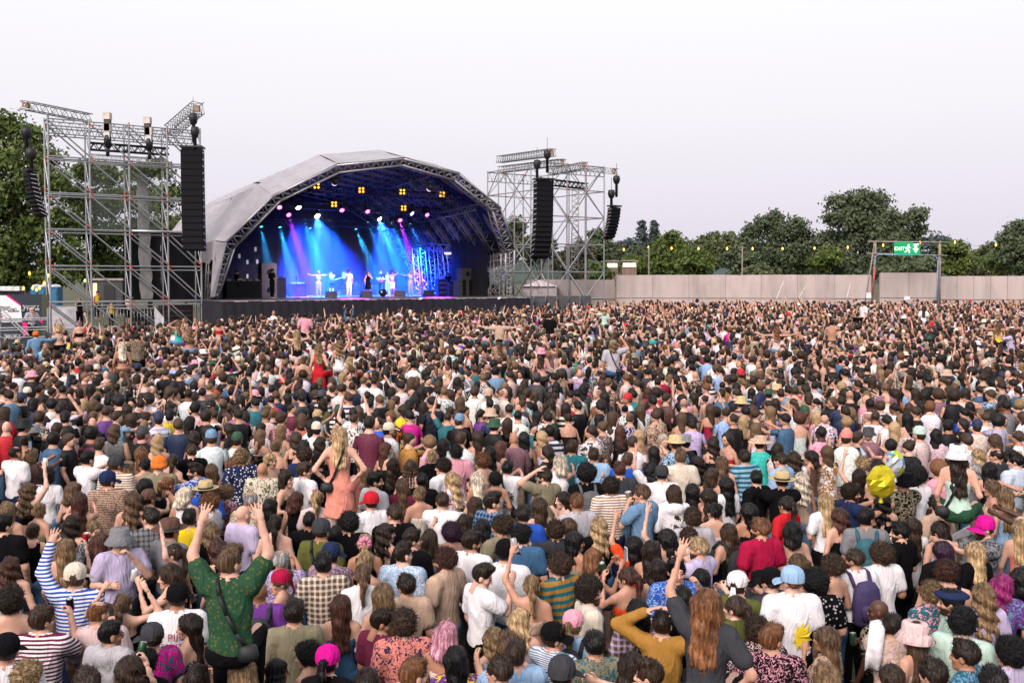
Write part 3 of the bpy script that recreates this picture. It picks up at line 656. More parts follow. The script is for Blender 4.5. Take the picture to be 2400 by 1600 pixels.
CROWD = '''
77 1246 f bu b v:bk y:15
168 1230 f wa d s:bk
221 1243 f bu y j:pr/dg/gy y:150
237 1274 f lo a t:bk
281 1264 m cr b j:li bkt:gy y:170 a:dr/ho
353 1213 m cr d j:ck/gy/dg
398 1243 m cr d t:gy fed:br
444 1215 m cr k t:ye y:8 a:dn
492 1246 f sh y t:bk y:-30
569 1205 m bd b j:li y:50 a:dn
408 1297 f po b s:dg y:-80 sg a:up/dn
510 1289 f wa a v:bk y:-50
538 1318 m qf l t:do/gn/ol y:10 hy:35 a:up E:.85 sit lc:bk
153 1284 f lo y s:og y:20 a:dn/ph
176 1352 m cr l l:st/wh/bl y:12 capb:cr a:up/dn
23 1327 f wa a s:wh y:20
25 1408 f mc d s:bk y:0
288 1416 f po l s:bk y:20 a:ub
398 1350 f bo b s:mv y:-60 hy:-35 a:ph/dn
416 1400 m bz d t:wh y:10 capb:bk
97 1452 m cr b t:st/wh/ma y:25 hy:35 gl a:dn/ph
230 1436 m bl g t:lp y:15 hy:35 a:dn/ho
258 1486 m cr k h:lg y:40 gl s:3 hy:35
357 1493 m cr d j:fl/mg/tl y:-30 cap:dg
444 1465 f lo d s:ff/bk/lp y:-60 hy:-35
607 1386 m bd k t:pu y:10 s:4
15 1524 m bz d t:wh capb:bk y:10
303 1568 f sh b t:bk y:0 a:dn/ph
64 1585 f cu o s:wh
571 1575 f lo y s:rd
462 1592 f bo d t:bk
201 1604 m cr b t:dg
340 1552 f cu k t:bk y:30
8 1230 m cr k t:bk
645 1228 f po d s:bk
725 1220 m bz k t:bk s:4
753 1243 m bz b t:ol capb:dg
817 1226 m cu k t:bk y:-10 hy:-35
789 1250 f lo k s:bk
855 1274 f po o v:bk y:0
904 1248 f wa d s:be y:40 hy:35
924 1204 m bz b t:bk
965 1263 m cr d t:bk y:40 hy:35
1006 1264 f bo b s:gy
1057 1248 f mc v s:be a:ub/dn y:-30
1090 1226 f bo d t:bk
1131 1236 f bo k v:kh
1176 1233 m cu b j:kh y:-40 hy:-35
659 1312 m bl w j:ff/li/pu y:0
758 1322 m cr k j:ck/br/cr y:0
776 1300 m cr d j:ff/mv/li cap:na y:30
855 1318 f bu o v:bk
850 1346 f po l t:wh
944 1299 m qf d j:ff/lb/wh y:20 hy:35
1044 1312 m cu a j:be y:-50 hy:-35 gl:1 bd a:ho
1105 1269 m cr d t:wh y:35 hy:35 bd
1184 1294 m cr k t:wh capb:bk y:15
659 1363 f bu l n:be y:-70 hy:-35 ban:cm
689 1437 m cr d j:kh y:5
799 1420 f lo a s:de y:0
898 1396 f lo y v:bk sh y:-15
952 1373 m cr d t:be y:-5 hy:-35
1128 1348 m qf d t:wh y:60 hy:35 a:dn/ph pt:-18
891 1456 m cr d t:ma y:45 hy:35 pt:-18
947 1462 m cu b j:fl/sa/na y:0
1044 1487 f bo i s:ff/lp/wh y:20 sh
1069 1545 f lo k t:fl/pu/ye y:0 sh
768 1549 f po k t:bk ban:mg y:20
722 1535 f mc k s:pr/br/bk y:-60 hy:-35
648 1572 f br k s:pr/mu/bk s:4 y:70
967 1580 m cr g t:lg y:60
1171 1572 m bz b t:lb
1189 1513 m cr l t:gy y:-20
1159 1496 f wa y s:bk
1226 1206 m cr d t:bl
1223 1254 m cu k t:de
1302 1243 m cu b t:dg
1330 1234 f lo l s:bk
1348 1269 f lo k s:kh y:40 hy:35
1404 1232 f wa o t:bk
1310 1325 m cu b t:sw/mu/tl y:-40 hy:-35
1391 1312 f bo g s:li y:70 gl a:ph
1486 1277 f lo k t:ro a:up/dn y:-20
1527 1289 f lo d s:bk
1562 1262 f bo k s:bk a:up/dn
1613 1259 f cu b t:wh
1639 1284 m cr o t:li y:-55 hy:-35 bd
1623 1213 m cu b t:lg
1710 1246 f lo b s:bk sh
1784 1238 m cr g t:cm y:-35 hy:-35 bd
1246 1373 f po y n:be y:0 a:up/dn
1381 1384 m mc d j:cr y:75 bd hy:35
1470 1353 f po a s:ro y:-30 hy:-35 sh a:ph/dn
1542 1333 f lo d s:bk sh
1585 1335 m qf k j:ff/bl/lb y:165 a:ph/dn
1644 1358 f lo k s:bk sh
1728 1370 m cr b t:ol ban:wh y:20
1782 1363 m cr d t:dg cap:bk y:-80 sg hy:0
1220 1455 f wa o n:be
1297 1493 m cr b t:sf/wh/db cap:bk y:35 hy:35
1343 1462 f po y t:lb ban:pk y:20
1496 1432 f lo k j:ck/br/li y:-10
1600 1402 m bz k t:bk s:4
1656 1415 f lo g t:dg y:8 a:up/hp E:.85 sit lc:bk
1394 1511 m cr k j:fl/kh/tl
1317 1580 m bz d t:bk capb:dg
1481 1556 f bo d t:bk
1524 1580 m qf b t:be y:-80
1776 1477 m cu b j:ff/bk/lp y:-10
1210 1534 m cr b t:lb
1552 1462 m cr d l:mu a:hd y:10
1723 1424 f po b l:ol
1859 1243 f bo k s:st/wh/og
1869 1320 f po l s:wh sh
1968 1210 f sh a s:bk y:-40
2030 1215 m cr k t:gy
2111 1246 m cr k t:bk y:-60 hy:-35 bd
2137 1233 f lo b t:wh y:-30 hy:-35
2203 1241 f bo d s:lb
2285 1208 m cr b t:wh y:-60 sg a:ph/dn
2308 1236 m cr b j:pr/gy/dg cap:mg y:-120 bd
2285 1291 f lo o t:bk
2208 1291 f lo v t:bk
2065 1299 m mc b j:wh
2004 1310 m bz b t:wh y:-35 hy:-35 bd
1951 1327 f cu b s:bk y:-50 gl hy:-35 a:ho
1912 1366 m mc k j:do/bk/lg
1856 1360 m bz g t:wh cap:lb y:-15 hy:-35 E:.22
1808 1361 m bz b t:dg capb:bk
2218 1340 m cu a v:bk y:0
2183 1391 f cu y t:fl/tl/pk
2231 1409 m cr k j:mi ber:na y:-95 bd
2305 1394 f wa y t:li
2350 1373 f sh m t:fl/pu/db
2060 1430 m bd k j:pr/kh/bk s:5 y:-60 hy:-35
2091 1467 m cr d t:pr/be/lp y:0
2144 1490 f lo b s:be bkt:lp
2257 1458 m cu k t:mi y:20
2264 1534 m cr d j:pr/tl/db y:-75
1938 1496 f lo l t:ff/be/br y:-70 a:dr/ho
2369 1530 f mc k t:li
1940 1597 m cr y t:gy
2088 1585 f bo b t:bk
2392 1353 f bo k t:bk
1808 1496 m cr g j:ff/bk/pk
2394 1238 f lo o s:sa
2190 1580 m cr d t:wh
2330 1600 m cr k t:dg
1640 1592 m cr b t:li
860 1600 f lo d t:mv
15 1001 m bd b t:rd
55 998 m cr k t:bk bkt:bk
82 1009 f lo y t:bk bkt:gy
125 1029 m cu k l:de
161 1032 m cr b t:bk y:110
153 978 m cr d t:bk cap:bk y:30
273 978 m qf b t:lb y:60
268 1009 m sh l v:gy y:20
334 1016 m cr a h:bk cap:dg sg y:60 bd
232 1044 m qf b t:wh y:30
204 1075 m cr k j:wh
36 1062 m bl d t:wh a:ph/dn
74 1065 f lo y l:br y:50
110 1118 f mc k t:wh y:10
66 1149 f wa l n:bk a:ph/up sh
253 1126 m cr b t:zz/br/be cap:na y:15 bd hy:35
273 1088 m cr b t:st/wh/mu cap:dg y:30 hy:35
370 1034 f wa o s:wh
418 996 m cr l t:na
495 1024 m bz b t:wh capb:db
502 973 m bz b j:wh
556 1029 m cr d t:wh capb:gn y:20
371 1090 m bd b t:kh bea:og
403 1080 f po b s:tl
339 1090 f bu k s:pk
329 1065 f lo g s:bk
449 1057 m bz b l:bk y:-20
459 1103 m qf d j:fl/bl/wh y:-60 bd hy:-35
566 1072 m cu y t:do/na/wh
340 1138 f lo k h:bk
393 1134 f po g v:na y:60
434 1159 f bo p v:wh
482 1147 m cr b j:bl fed:st
490 1178 m cu g j:ff/wh/lg y:-70 sg bd
531 1154 f cu y t:ff/ma/lp
173 1149 f bo l s:bk
186 1176 f lo a s:bk
309 1172 f wa l s:bk
349 1167 f po d s:li capb:br
92 1197 f bu y s:kh
15 1198 f lo y s:be y:20
587 1172 m bl w j:fl/cr/mu
306 981 f wa b s:kh
217 991 m bd b t:bk
133 1006 m cr b t:bk
214 1016 m cu k t:st/ma/bk
372 981 m bz d t:ck/wh/li capb:na
398 973 m cr k t:ye capb:bk
536 1006 f lo d v:bk y:-40 hy:-35
487 1011 f lo d s:bk
559 973 m cr d t:bk y:-30
548 1085 f lo g s:og
495 1105 f lo l s:wh
301 1095 f lo y s:kh
59 1034 f bu d s:bk
796 1019 f lo o d:sf/sa/pe a:hp lc:sa E:.9 sit y:6
659 1009 f lo y n:be sg y:40
610 1021 f lo l s:bk
712 1047 f bo k s:tl
694 1027 f wa b s:bk
750 1039 f wa d s:bk
742 1004 m cr d t:wh capb:cr
830 983 m bz b t:pr/wh/dg a:up
911 1006 m cr d t:wh cap:cr y:50 bd hy:35
916 978 m cu g j:fl/bk/og y:-150 sg
960 975 m cr k t:mg
1049 978 m bz b t:tl a:up/dn
1077 984 m bz b t:bk bea:db
1159 996 m cr b t:bk bkt:gn y:30 bd
960 1029 m bu b t:mu y:50 hy:35
904 1052 f lo a s:bk y:40 hy:35
1006 1037 m cu y t:pk y:-60
1039 1042 f bo k s:lp
1080 1029 m cr b t:wh
921 1088 f lo d t:bk
1013 1070 f bu o t:bk
1039 1093 m cu d t:wh y:-50 hy:-35
1131 1080 f mc g s:be
1148 1062 f lo k s:bk
1174 1049 f lo a s:bk y:50
715 1067 m cu b t:na
615 1101 m bd b j:fl/cr/ol y:20
633 1078 f wa o n:be y:140
712 1103 m qf b t:wh y:50 hy:35
671 1121 f lo d s:bk y:120
855 1113 f lo l s:kh
878 1126 m cr k t:lg y:55 bd hy:35
870 1176 m cr d t:wh capb:rd
942 1139 f lo l t:ma
983 1159 f bu y s:cr y:-20
1059 1126 f wa o t:fl/wh/rd y:-40 hy:-35
1118 1123 f lo p s:gy
962 1093 f br b s:bk
988 1126 m bz k t:bk s:5
694 1170 f bo a v:bk a:dn/ph
743 1169 f po o t:lp
804 1171 f lo a s:bk
633 1190 f lo k s:be
1036 1174 m bz b t:wh
1113 1182 f lo b s:bk
1154 1177 m qf d j:ck/na/db y:40 hy:35
1189 1098 m cr k t:wh y:8
1161 1123 f cu k s:sf/bk/wh
646 1047 f bu y s:bk y:20
745 1085 m cr k t:bk capb:bk
1069 1060 m cu k t:pk
1205 1027 m bd b h:mv
1289 1011 m cu k t:sw/na/wh
1228 1027 f lo k s:dg
1269 1024 f wa o s:wh
1282 1060 f bo d t:bk y:-50 hy:-35
1340 1049 m cr b t:tl
1312 1082 f bo p v:wh
1277 1116 m cr b t:kh a:hd/dn y:-35 bd hy:-35
1373 1113 m af k t:bk
1391 1067 m cr b t:lb
1417 1078 f lo l s:bk y:170
1386 1011 m bz d j:ff/wh/dg
1412 1001 m bu l j:ff/br/lg y:-50 bd
1453 1009 f wa a v:bk
1537 975 m cr b j:pr/be/br
1496 1021 f lo o s:wh
1483 1037 m cr b t:wh
1470 1078 m cr l j:bl
1453 1101 m cr a t:dg sh
1555 1034 f cu p s:wh y:160
1583 1037 m cr b j:ff/lb/na fed:st
1606 1034 m cr k t:bk fed:gy y:-30
1595 1072 m qf l t:cr
1524 1101 f bo k t:wh a:up/dn
1551 1111 m bz k t:wh capb:dg a:dn/ph
1532 1060 f lo k s:bk
1623 991 m bz b t:li capb:bk
1634 1083 f wa d s:be y:-60
1672 1037 f wa d s:bk
1705 1029 f bo d s:rd sg y:-140
1692 1085 f lo l s:wh
1669 1116 f lo b s:kh
1702 1136 f lo k t:wh
1746 1072 m cr d t:sw/tl/lb
1774 1121 m cr k t:bk
1782 1037 f lo a t:tq wid:be
1621 1153 f lo k s:mu
1659 1164 f lo d s:bk
1432 1139 m cu d t:st/mu/wh
1506 1157 m cr l j:db y:-50 sh a:dr/dn hy:-35
1580 1157 f lo b h:wh
1353 1177 m bz g t:lg
1320 1169 f lo d s:bk y:-120 a:dr/dn
1264 1187 f lo b s:bk
1674 1199 f bu k s:lp
1754 1199 f lo k s:bk
1333 981 f bu d s:bk
1598 978 f lo l s:rd
1718 983 m bz b t:bk
1702 968 m bu b t:lb
1748 965 m cr k t:dg bd
1743 985 f wa o s:bk
1771 1003 f wa y s:wh
1841 983 m cr k j:de y:-50 bd hy:-35
1874 983 f af a s:wh
1915 975 f lo o t:pk
1933 976 m cr k j:fl/wh/ma y:175
1925 1014 m bz k t:pk s:5
1984 1024 m bd b t:wh capb:sa
2009 1027 m cr b j:ff/lb/wh y:60
1984 990 f cu o s:ol
2155 1016 m cr b t:lp cap:mi y:-60 hy:0
2096 1003 f lo o v:lp
2111 981 f wa y s:wh sg y:-70
2147 966 m cr b h:bk sg y:-70
2195 1019 f lo k t:lp
2223 998 f cu k t:bk
2290 998 m bz b t:lp cap:na
2338 986 m mc k t:li y:-60 bd
2257 993 f lo d t:bk y:-110
2267 1032 m cr b t:wh y:-45 bd
2246 1066 f lo d s:mi bkt:wh y:6 a:dn/ho E:.9 sit lc:gn
1831 1078 m bz b j:lb
1861 1074 f wa b t:wh
1900 1070 f bo d v:br y:-60 hy:-35
1938 1060 f lo l t:fl/mu/wh
1833 1126 m cr b t:bk fed:st y:-20
1879 1123 f wa p s:be
2022 1087 f cu o s:wh
2058 1095 f wa d s:bk
2088 1044 f cu k n:bk a:fw y:-30
1994 1154 m cu d t:na y:60 bd hy:35
2014 1116 f lo d s:bk a:up/dn
1935 1176 f lo o t:wh
1843 1182 f po d t:rd y:-50
2119 1129 m cr k t:pr/kh/bk bkt:bk
2144 1118 m af k t:wh s:5
2070 1176 f wa k s:bk
2142 1090 f lo k s:wh y:-40
2129 1047 f bu b t:bk y:-60
2320 1102 f lo k s:bk
2336 1067 m bl d t:dg
2382 1080 m qf k j:sf/lb/wh y:-50 hy:-35
2331 1032 f bo b t:lp
2292 1067 f wa o s:be
2325 1142 f lo l s:be y:-100
2356 1164 f lo y s:lb
2280 1098 f sh w t:gy
'''
RIDERS = '''
696 784 f lo o v:bk a:ub E:.85 y:0 lc:lp
747 815 f lo y d:rd a:dn/ho E:.8 y:20 lc:rd
796 807 f wa y s:wh a:dn/up E:.8 y:15 lc:wh
819 845 f lo o s:mu a:dn E:.35 y:35 lc:mu
710 845 f bu y n:og a:dn E:.5 y:0
865 741 f wa b l:lp a:cl E:.8 y:40
1171 757 m cr d t:be a:sd E:.8 y:0
715 740 m cr k t:pk E:.75 y:0
1170 802 f lo l t:pr/be/br ber:bk E:.5 y:0
286 810 f lo p n:br a:dn E:.8 y:0 lc:br
321 789 m cr d j:pr/kh/br E:.8 y:0
418 759 f lo y v:tq a:hd E:.85 y:-20
444 774 f wa y n:br a:up E:.75 y:0
138 766 f bo o n:be a:lp E:.85 y:0
186 759 f bu i n:bk a:dn/up E:.85 y:0
84 785 m bz l l:db cap:og a:dn/sd E:.5 y:0
513 754 f bo a n:rd a:ho E:.7 y:20
1417 728 f bo o t:mi fed:st a:sd/dn E:.8 y:0
1269 826 f lo b n:pk bkt:pk E:.8 y:0
1437 808 m sh y t:lg cap:kh a:dn/ub E:.85 y:0
1289 741 m cr b j:bk E:.8 y:30
1820 774 f wa g s:lp a:sd E:.7 y:0
1950 757 m cr d n:be a:fw E:.7 y:10
2341 762 f lo l s:ye a:sd E:.7 y:10
2371 778 f wa b t:li a:fw E:.6 y:-60
2165 723 f lo b t:wh E:.7 y:0
2024 712 m cr k t:wh E:.8 y:-120
'''
# ------------------------------------------------------------------ the mass of the crowd beyond the nearest people
m, n, b = new_mat('crowd_people')
a1 = N(n, 'ShaderNodeAttribute', attribute_name='col'); a2 = N(n, 'ShaderNodeAttribute', attribute_name='col2'); a3 = N(n, 'ShaderNodeAttribute', attribute_name='pz')
c = N(n, 'ShaderNodeTexCoord')
sn = N(n, 'ShaderNodeMath', operation='MULTIPLY', ins={1: 62.}); L(n, a3, 'Fac', sn, 0); s2 = N(n, 'ShaderNodeMath', operation='SINE'); L(n, sn, 0, s2, 0)
s3 = N(n, 'ShaderNodeMath', operation='GREATER_THAN', ins={1: .1}); L(n, s2, 0, s3, 0)
cmp1 = N(n, 'ShaderNodeMath', operation='COMPARE', ins={1: .5, 2: .1}); L(n, a1, 'Alpha', cmp1, 0)
cmp2 = N(n, 'ShaderNodeMath', operation='COMPARE', ins={1: 0., 2: .1}); L(n, a1, 'Alpha', cmp2, 0)
nz = noise(n, (c, 'Object'), 16, 2, 1.5); nr = ramp(n, (nz, 0), [(.5, 0.), (.56, 1.)])
f1 = N(n, 'ShaderNodeMath', operation='MULTIPLY'); L(n, s3, 0, f1, 0); L(n, cmp1, 0, f1, 1)
f2 = N(n, 'ShaderNodeMath', operation='MULTIPLY'); L(n, nr, 0, f2, 0); L(n, cmp2, 0, f2, 1)
fa = N(n, 'ShaderNodeMath', operation='MAXIMUM'); L(n, f1, 0, fa, 0); L(n, f2, 0, fa, 1)
mk_ = mixc(n, (fa, 0), (a1, 'Color'), (a2, 'Color'))
n2 = noise(n, (c, 'Object'), 24, 3); r2 = ramp(n, (n2, 0), [(.3, .7), (.7, 1.2)]); mm_ = mixc(n, 1., (mk_, 2), (r2, 0), 'MULTIPLY')
L(n, mm_, 2, b, 'Base Color'); b.inputs['Roughness'].default_value = .62; b.inputs['Specular IOR Level'].default_value = .3

def tri(Q): return np.concatenate((Q[:, (0, 1, 2)], Q[:, (0, 2, 3)]))
def loft(rings, n):
    V = []; t = np.arange(n) * 2 * math.pi / n
    for (z, rx, ry, cy_) in rings: V.append(np.stack((rx * np.cos(t), cy_ + ry * np.sin(t), np.full(n, z)), 1))
    k = len(rings); i = np.arange(n); Q = np.concatenate([np.stack((r * n + i, r * n + (i + 1) % n, (r + 1) * n + (i + 1) % n, (r + 1) * n + i), 1) for r in range(k - 1)])
    return np.concatenate(V), tri(Q)
def tube_np(p, q, r1, r2, n, cap=True):
    p, q = np.array(p, float), np.array(q, float); d = (q - p) / np.linalg.norm(q - p); a = np.cross(d, (0.31, .2, .93)); a /= np.linalg.norm(a); c_ = np.cross(d, a)
    t = np.arange(n) * 2 * math.pi / n; o = np.cos(t)[:, None] * a + np.sin(t)[:, None] * c_
    V = np.concatenate((p + o * r1, q + o * r2, [q + d * r2 * .8])); i = np.arange(n)
    T = np.concatenate((np.stack((i, (i + 1) % n, n + (i + 1) % n), 1), np.stack((i, n + (i + 1) % n, n + i), 1)) + ((np.stack((n + i, n + (i + 1) % n, np.full(n, 2 * n)), 1),) if cap else ()))
    return V, T
def ball(c_, r, n, k, nose=False):
    rings = [(c_[2] + r[2] * math.cos(math.pi * (j + .02) / k * .99 + .02), max(.004, r[0] * math.sin(math.pi * j / k)), max(.004, r[1] * math.sin(math.pi * j / k)), c_[1]) for j in range(k + 1)]
    V, T = loft(rings, n); V[:, 0] += c_[0]; return V, T[:, ::-1]
LODC = {}
def lod_hat(kind, lv):
    n_ = (12, 7, 6)[lv]; b_ = MB()
    if kind in ('bkt', 'fed', 'wid'): b_.lathe([(.15 if kind != 'wid' else .2, -.03 if kind == 'bkt' else .0), (.10, .02), (.094, .10), (0, .115)], n_, 0, (0, -.012, .03), 1, 1.1)
    else:
        b_.lathe([(.093, -.01), (.09, .05), (.06, .105), (0, .122)], n_, 0, (0, -.012, .03), 1, 1.13); s = -1 if kind == 'capb' else 1
        if kind.startswith('cap'): b_.add([(-.075, s * .08, .03), (.075, s * .08, .03), (.06, s * .18, .005), (-.06, s * .18, .005)], [(0, 1, 2, 3)])
    return b_.me('hat', [])
def lod(sex, hs, top, arm, lv, sit=False):
    key = (sex, hs, top, arm, lv)
    if key in LODC: return LODC[key]
    n_ = (10, 7, 6)[lv]; na = (5, 3, 3)[lv]; P_s = []; J = skeleton(sex, arm); k = 1 if sex == 'm' else .88
    g = .018 if top in 'tjlh' else .008
    rg = [(.84, .172, .128, -.005), (1.0, .168, .12, 0), (1.12, (.160 if sex == 'm' else .135), .112, 0), (1.28, .192 * k, .122, 0), (1.385, .200 * k, .105, -.005), (1.445, .150 * k, .082, -.012), (1.49, .07, .062, -.015), (1.56, .052, .052, -.01)]
    rg = [(z, a + g, b_ + g, c_) for z, a, b_, c_ in rg[:-1]] + rg[-1:]
    cut = {'s': 3.6, 'n': 3.4, 'v': 6, 'd': 6}.get(top, 6); ci = int(cut)
    lo_, hi_ = rg[:ci + 1], rg[ci:]
    if lv == 2: P_s.append((*loft([(.02, .13, .1, 0), (.86, .165, .12, 0)], 5), 3)); lo_ = [lo_[0]] + lo_[3:]; hi_ = hi_[:1] + hi_[-2:] if len(hi_) > 3 else hi_
    if top == 'n': lo_ = rg[2:4] + [(1.31, rg[3][1] * .98, rg[3][2] * .98, 0)]; hi_ = [(.9, .15, .11, 0)] + [(z, a - .012, b_ - .012, c_) for z, a, b_, c_ in rg[1:]]
    P_s.append((*loft(lo_, n_), 2)); P_s.append((*loft(hi_, n_), 0))
    for s in (-1, 1):
        sh, e, wr, kd = J[s]; kk = (1.1 if sex == 'm' else .9)
        full = top in 'lh'; ra = .066 if top in 'tjlh' else .05
        sh = sh + np.array((-s * .012, 0, -.01))
        if top in 'tj':
            md = sh + (e - sh) * .62; P_s.append((*tube_np(sh, md, ra * kk, .064 * kk, na), 2)); P_s.append((*tube_np(md, e, .045 * kk, .043 * kk, na), 0))
        else: P_s.append((*tube_np(sh, e, ra * kk, .045 * kk + g * .7, na), 2 if full else 0))
        P_s.append((*tube_np(e, wr, .043 * kk + (g * .6 if full else 0), .031, na), 2 if full else 0))
        z = (wr - e) / np.linalg.norm(wr - e); P_s.append((*tube_np(wr, wr + z * .15, .032, .018 if kd in ('up', 'sd', 'cl') else .036, na), 0))
        h_, kn, an = J[s + 10]; 
        if lv < 2: P_s.append((*tube_np(h_, an, .10, .05, na, False), 3))
    if lv == 0:
        V, T = ball((0, .012, 0), (.078, .098, .122), 10, 7); V[:, 1] += .012 * np.exp(-((V[:, 0] / .018) ** 2 + ((V[:, 2] + .03) / .025) ** 2)) * (V[:, 1] > .06)
        V[:, 0] *= np.where(V[:, 2] < -.04, .86, 1); P_s.append((V + HEADC, T, 0))
        for s in (-1, 1):
            c_ = np.array((s * .032, .106, .012)); ex = np.array(((-.015, -.002, -.007), (.015, -.002, -.007), (.015, 0, .013), (-.015, 0, .013))); P_s.append((c_ + ex + HEADC, np.array(((0, 1, 2), (0, 2, 3))), 4))
        P_s.append((np.array(((-.02, .105, -.06), (.02, .105, -.06), (.02, .106, -.074), (-.02, .106, -.074))) + HEADC, np.array(((0, 1, 2), (0, 2, 3))), 5))
    else:
        V, T = ball((0, .008, 0), (.078, .096, .122), 7 - (lv == 2), 6 - lv); P_s.append((V + HEADC, T, 0))
    if lv == 2 and hs != 'bd' and hs[0] != '*':
        big = 1.25 if hs in ('cu', 'mc', 'af') else 1.; V, T = ball((0, -.03, .028), (.093 * big, .104 * big, .108 * big), 6, 4); P_s.append((V + HEADC, T, 1))
        zb = {'lo': -.40, 'wa': -.36, 'bo': -.14, 'sh': -.16, 'po': -.24, 'br': -.36}.get(hs)
        if zb: P_s.append((*tube_np(HEADC + (0, -.06, .04), HEADC + (0, -.10, zb), .088 if hs != 'po' else .04, .07 if hs != 'po' else .03, 5), 1))
    elif hs != 'bd' and hs[0] != '*':
        me = hair_mesh(hs, (.028, .048)[lv], False); nv = len(me.vertices); V = np.empty(nv * 3, np.float32); me.vertices.foreach_get('co', V); V = V.reshape(-1, 3)
        Q = np.empty(len(me.loops), np.int32); me.loops.foreach_get('vertex_index', Q); P_s.append((V * (1.03, 1.03, 1.03) + HEADC, tri(Q.reshape(-1, 4)), 1))
    elif hs[0] == '*':
        me = lod_hat(hs[1:], lv); V = np.array([v.co for v in me.vertices]); T = []
        for q in me.polygons:
            vs = list(q.vertices); T += [(vs[0], vs[i], vs[i + 1]) for i in range(1, len(vs) - 1)]
        P_s.append((V * 1.06 + HEADC, np.array(T), 6)); V, T = ball((0, -.01, .0), (.084, .10, .10), 8, 5); P_s.append((V + HEADC + (0, -.02, -.0), T, 1))
    Vs, Ts, ps, o = [], [], [], 0
    for V, T, p in P_s: Vs.append(V); Ts.append(T + o); ps.append(np.full(len(V), p)); o += len(V)
    LODC[key] = (np.concatenate(Vs).astype(np.float32), np.concatenate(Ts), np.concatenate(ps)); return LODC[key]
TOPW = dict(wh=24, bk=29, lp=5, gy=3, lg=3, dg=4, na=4, be=5, br=3, pk=2.5, lb=3, li=3, db=2, de=2, cr=5, ol=1.2, kh=2, ma=2, mv=3, tl=1.5, rd=1.8, cm=1., og=.7, ro=.5, mu=1., ye=.5, gn=.7, tq=.4, mg=.4, bl=.8, pu=.7, sa=1.)
TK = list(TOPW); TW = np.array([TOPW[k] for k in TK]); TW = TW / TW.sum()
def rand_person(rs, x=None, Y=None):
    f = rs.rand() < .52; p = dict(sex='f' if f else 'm', hat=None, yaw=None, hy=0, E=0., skin=None, sit=False, beard=0, gl=None, h=None, extra=[], arm='', pat='', x=x, Y=Y)
    if f:
        p['hs'] = str(rs.choice(['lo', 'wa', 'bo', 'po', 'bu', 'sh', 'cu', 'mc'], p=[.36, .2, .1, .13, .09, .06, .03, .03])); p['hc'] = str(rs.choice(list('kdblyogap'), p=[.19, .33, .20, .10, .09, .04, .015, .025, .01]))
        p['top'] = str(rs.choice(list('tsvnljd'), p=[.36, .25, .17, .03, .1, .06, .03]))
    else:
        p['hs'] = str(rs.choice(['cr', 'qf', 'cu', 'bz', 'bl', 'bd', 'mc'], p=[.46, .13, .14, .14, .04, .05, .04])); p['hc'] = str(rs.choice(list('kdblyg'), p=[.25, .36, .22, .1, .04, .03])); p['top'] = str(rs.choice(list('tjlhv'), p=[.66, .18, .09, .04, .03])); p['beard'] = int(rs.rand() < .3)
    p['c1'] = str(rs.choice(TK, p=TW)); p['c2'] = p['c1']
    if rs.rand() < .20 and p['top'] != 'n': p['pat'] = str(rs.choice(['st', 'fl', 'ff', 'pr', 'ck'])); p['c2'] = str(rs.choice(TK, p=TW))
    if rs.rand() < .06: p['hat'] = (str(rs.choice(['cap', 'capb', 'bkt', 'fed', 'bea'], p=[.35, .25, .22, .12, .06])), str(rs.choice(['bk', 'wh', 'cr', 'dg', 'na', 'be', 'gn', 'rd', 'st', 'pk', 'kh'])))
    q = rs.rand(); near = 0
    p['arm'] = str(rs.choice(['dn', 'dn', 'ho', 'dn/ho', 'ho/dn', 'fw', 'dn']) if q < .945 else rs.choice(['up', 'dn/up', 'up/dn', 'ub', 'dn/ub', 'ph/dn', 'cl', 'dn/ph', 'up/dn']))
    return p
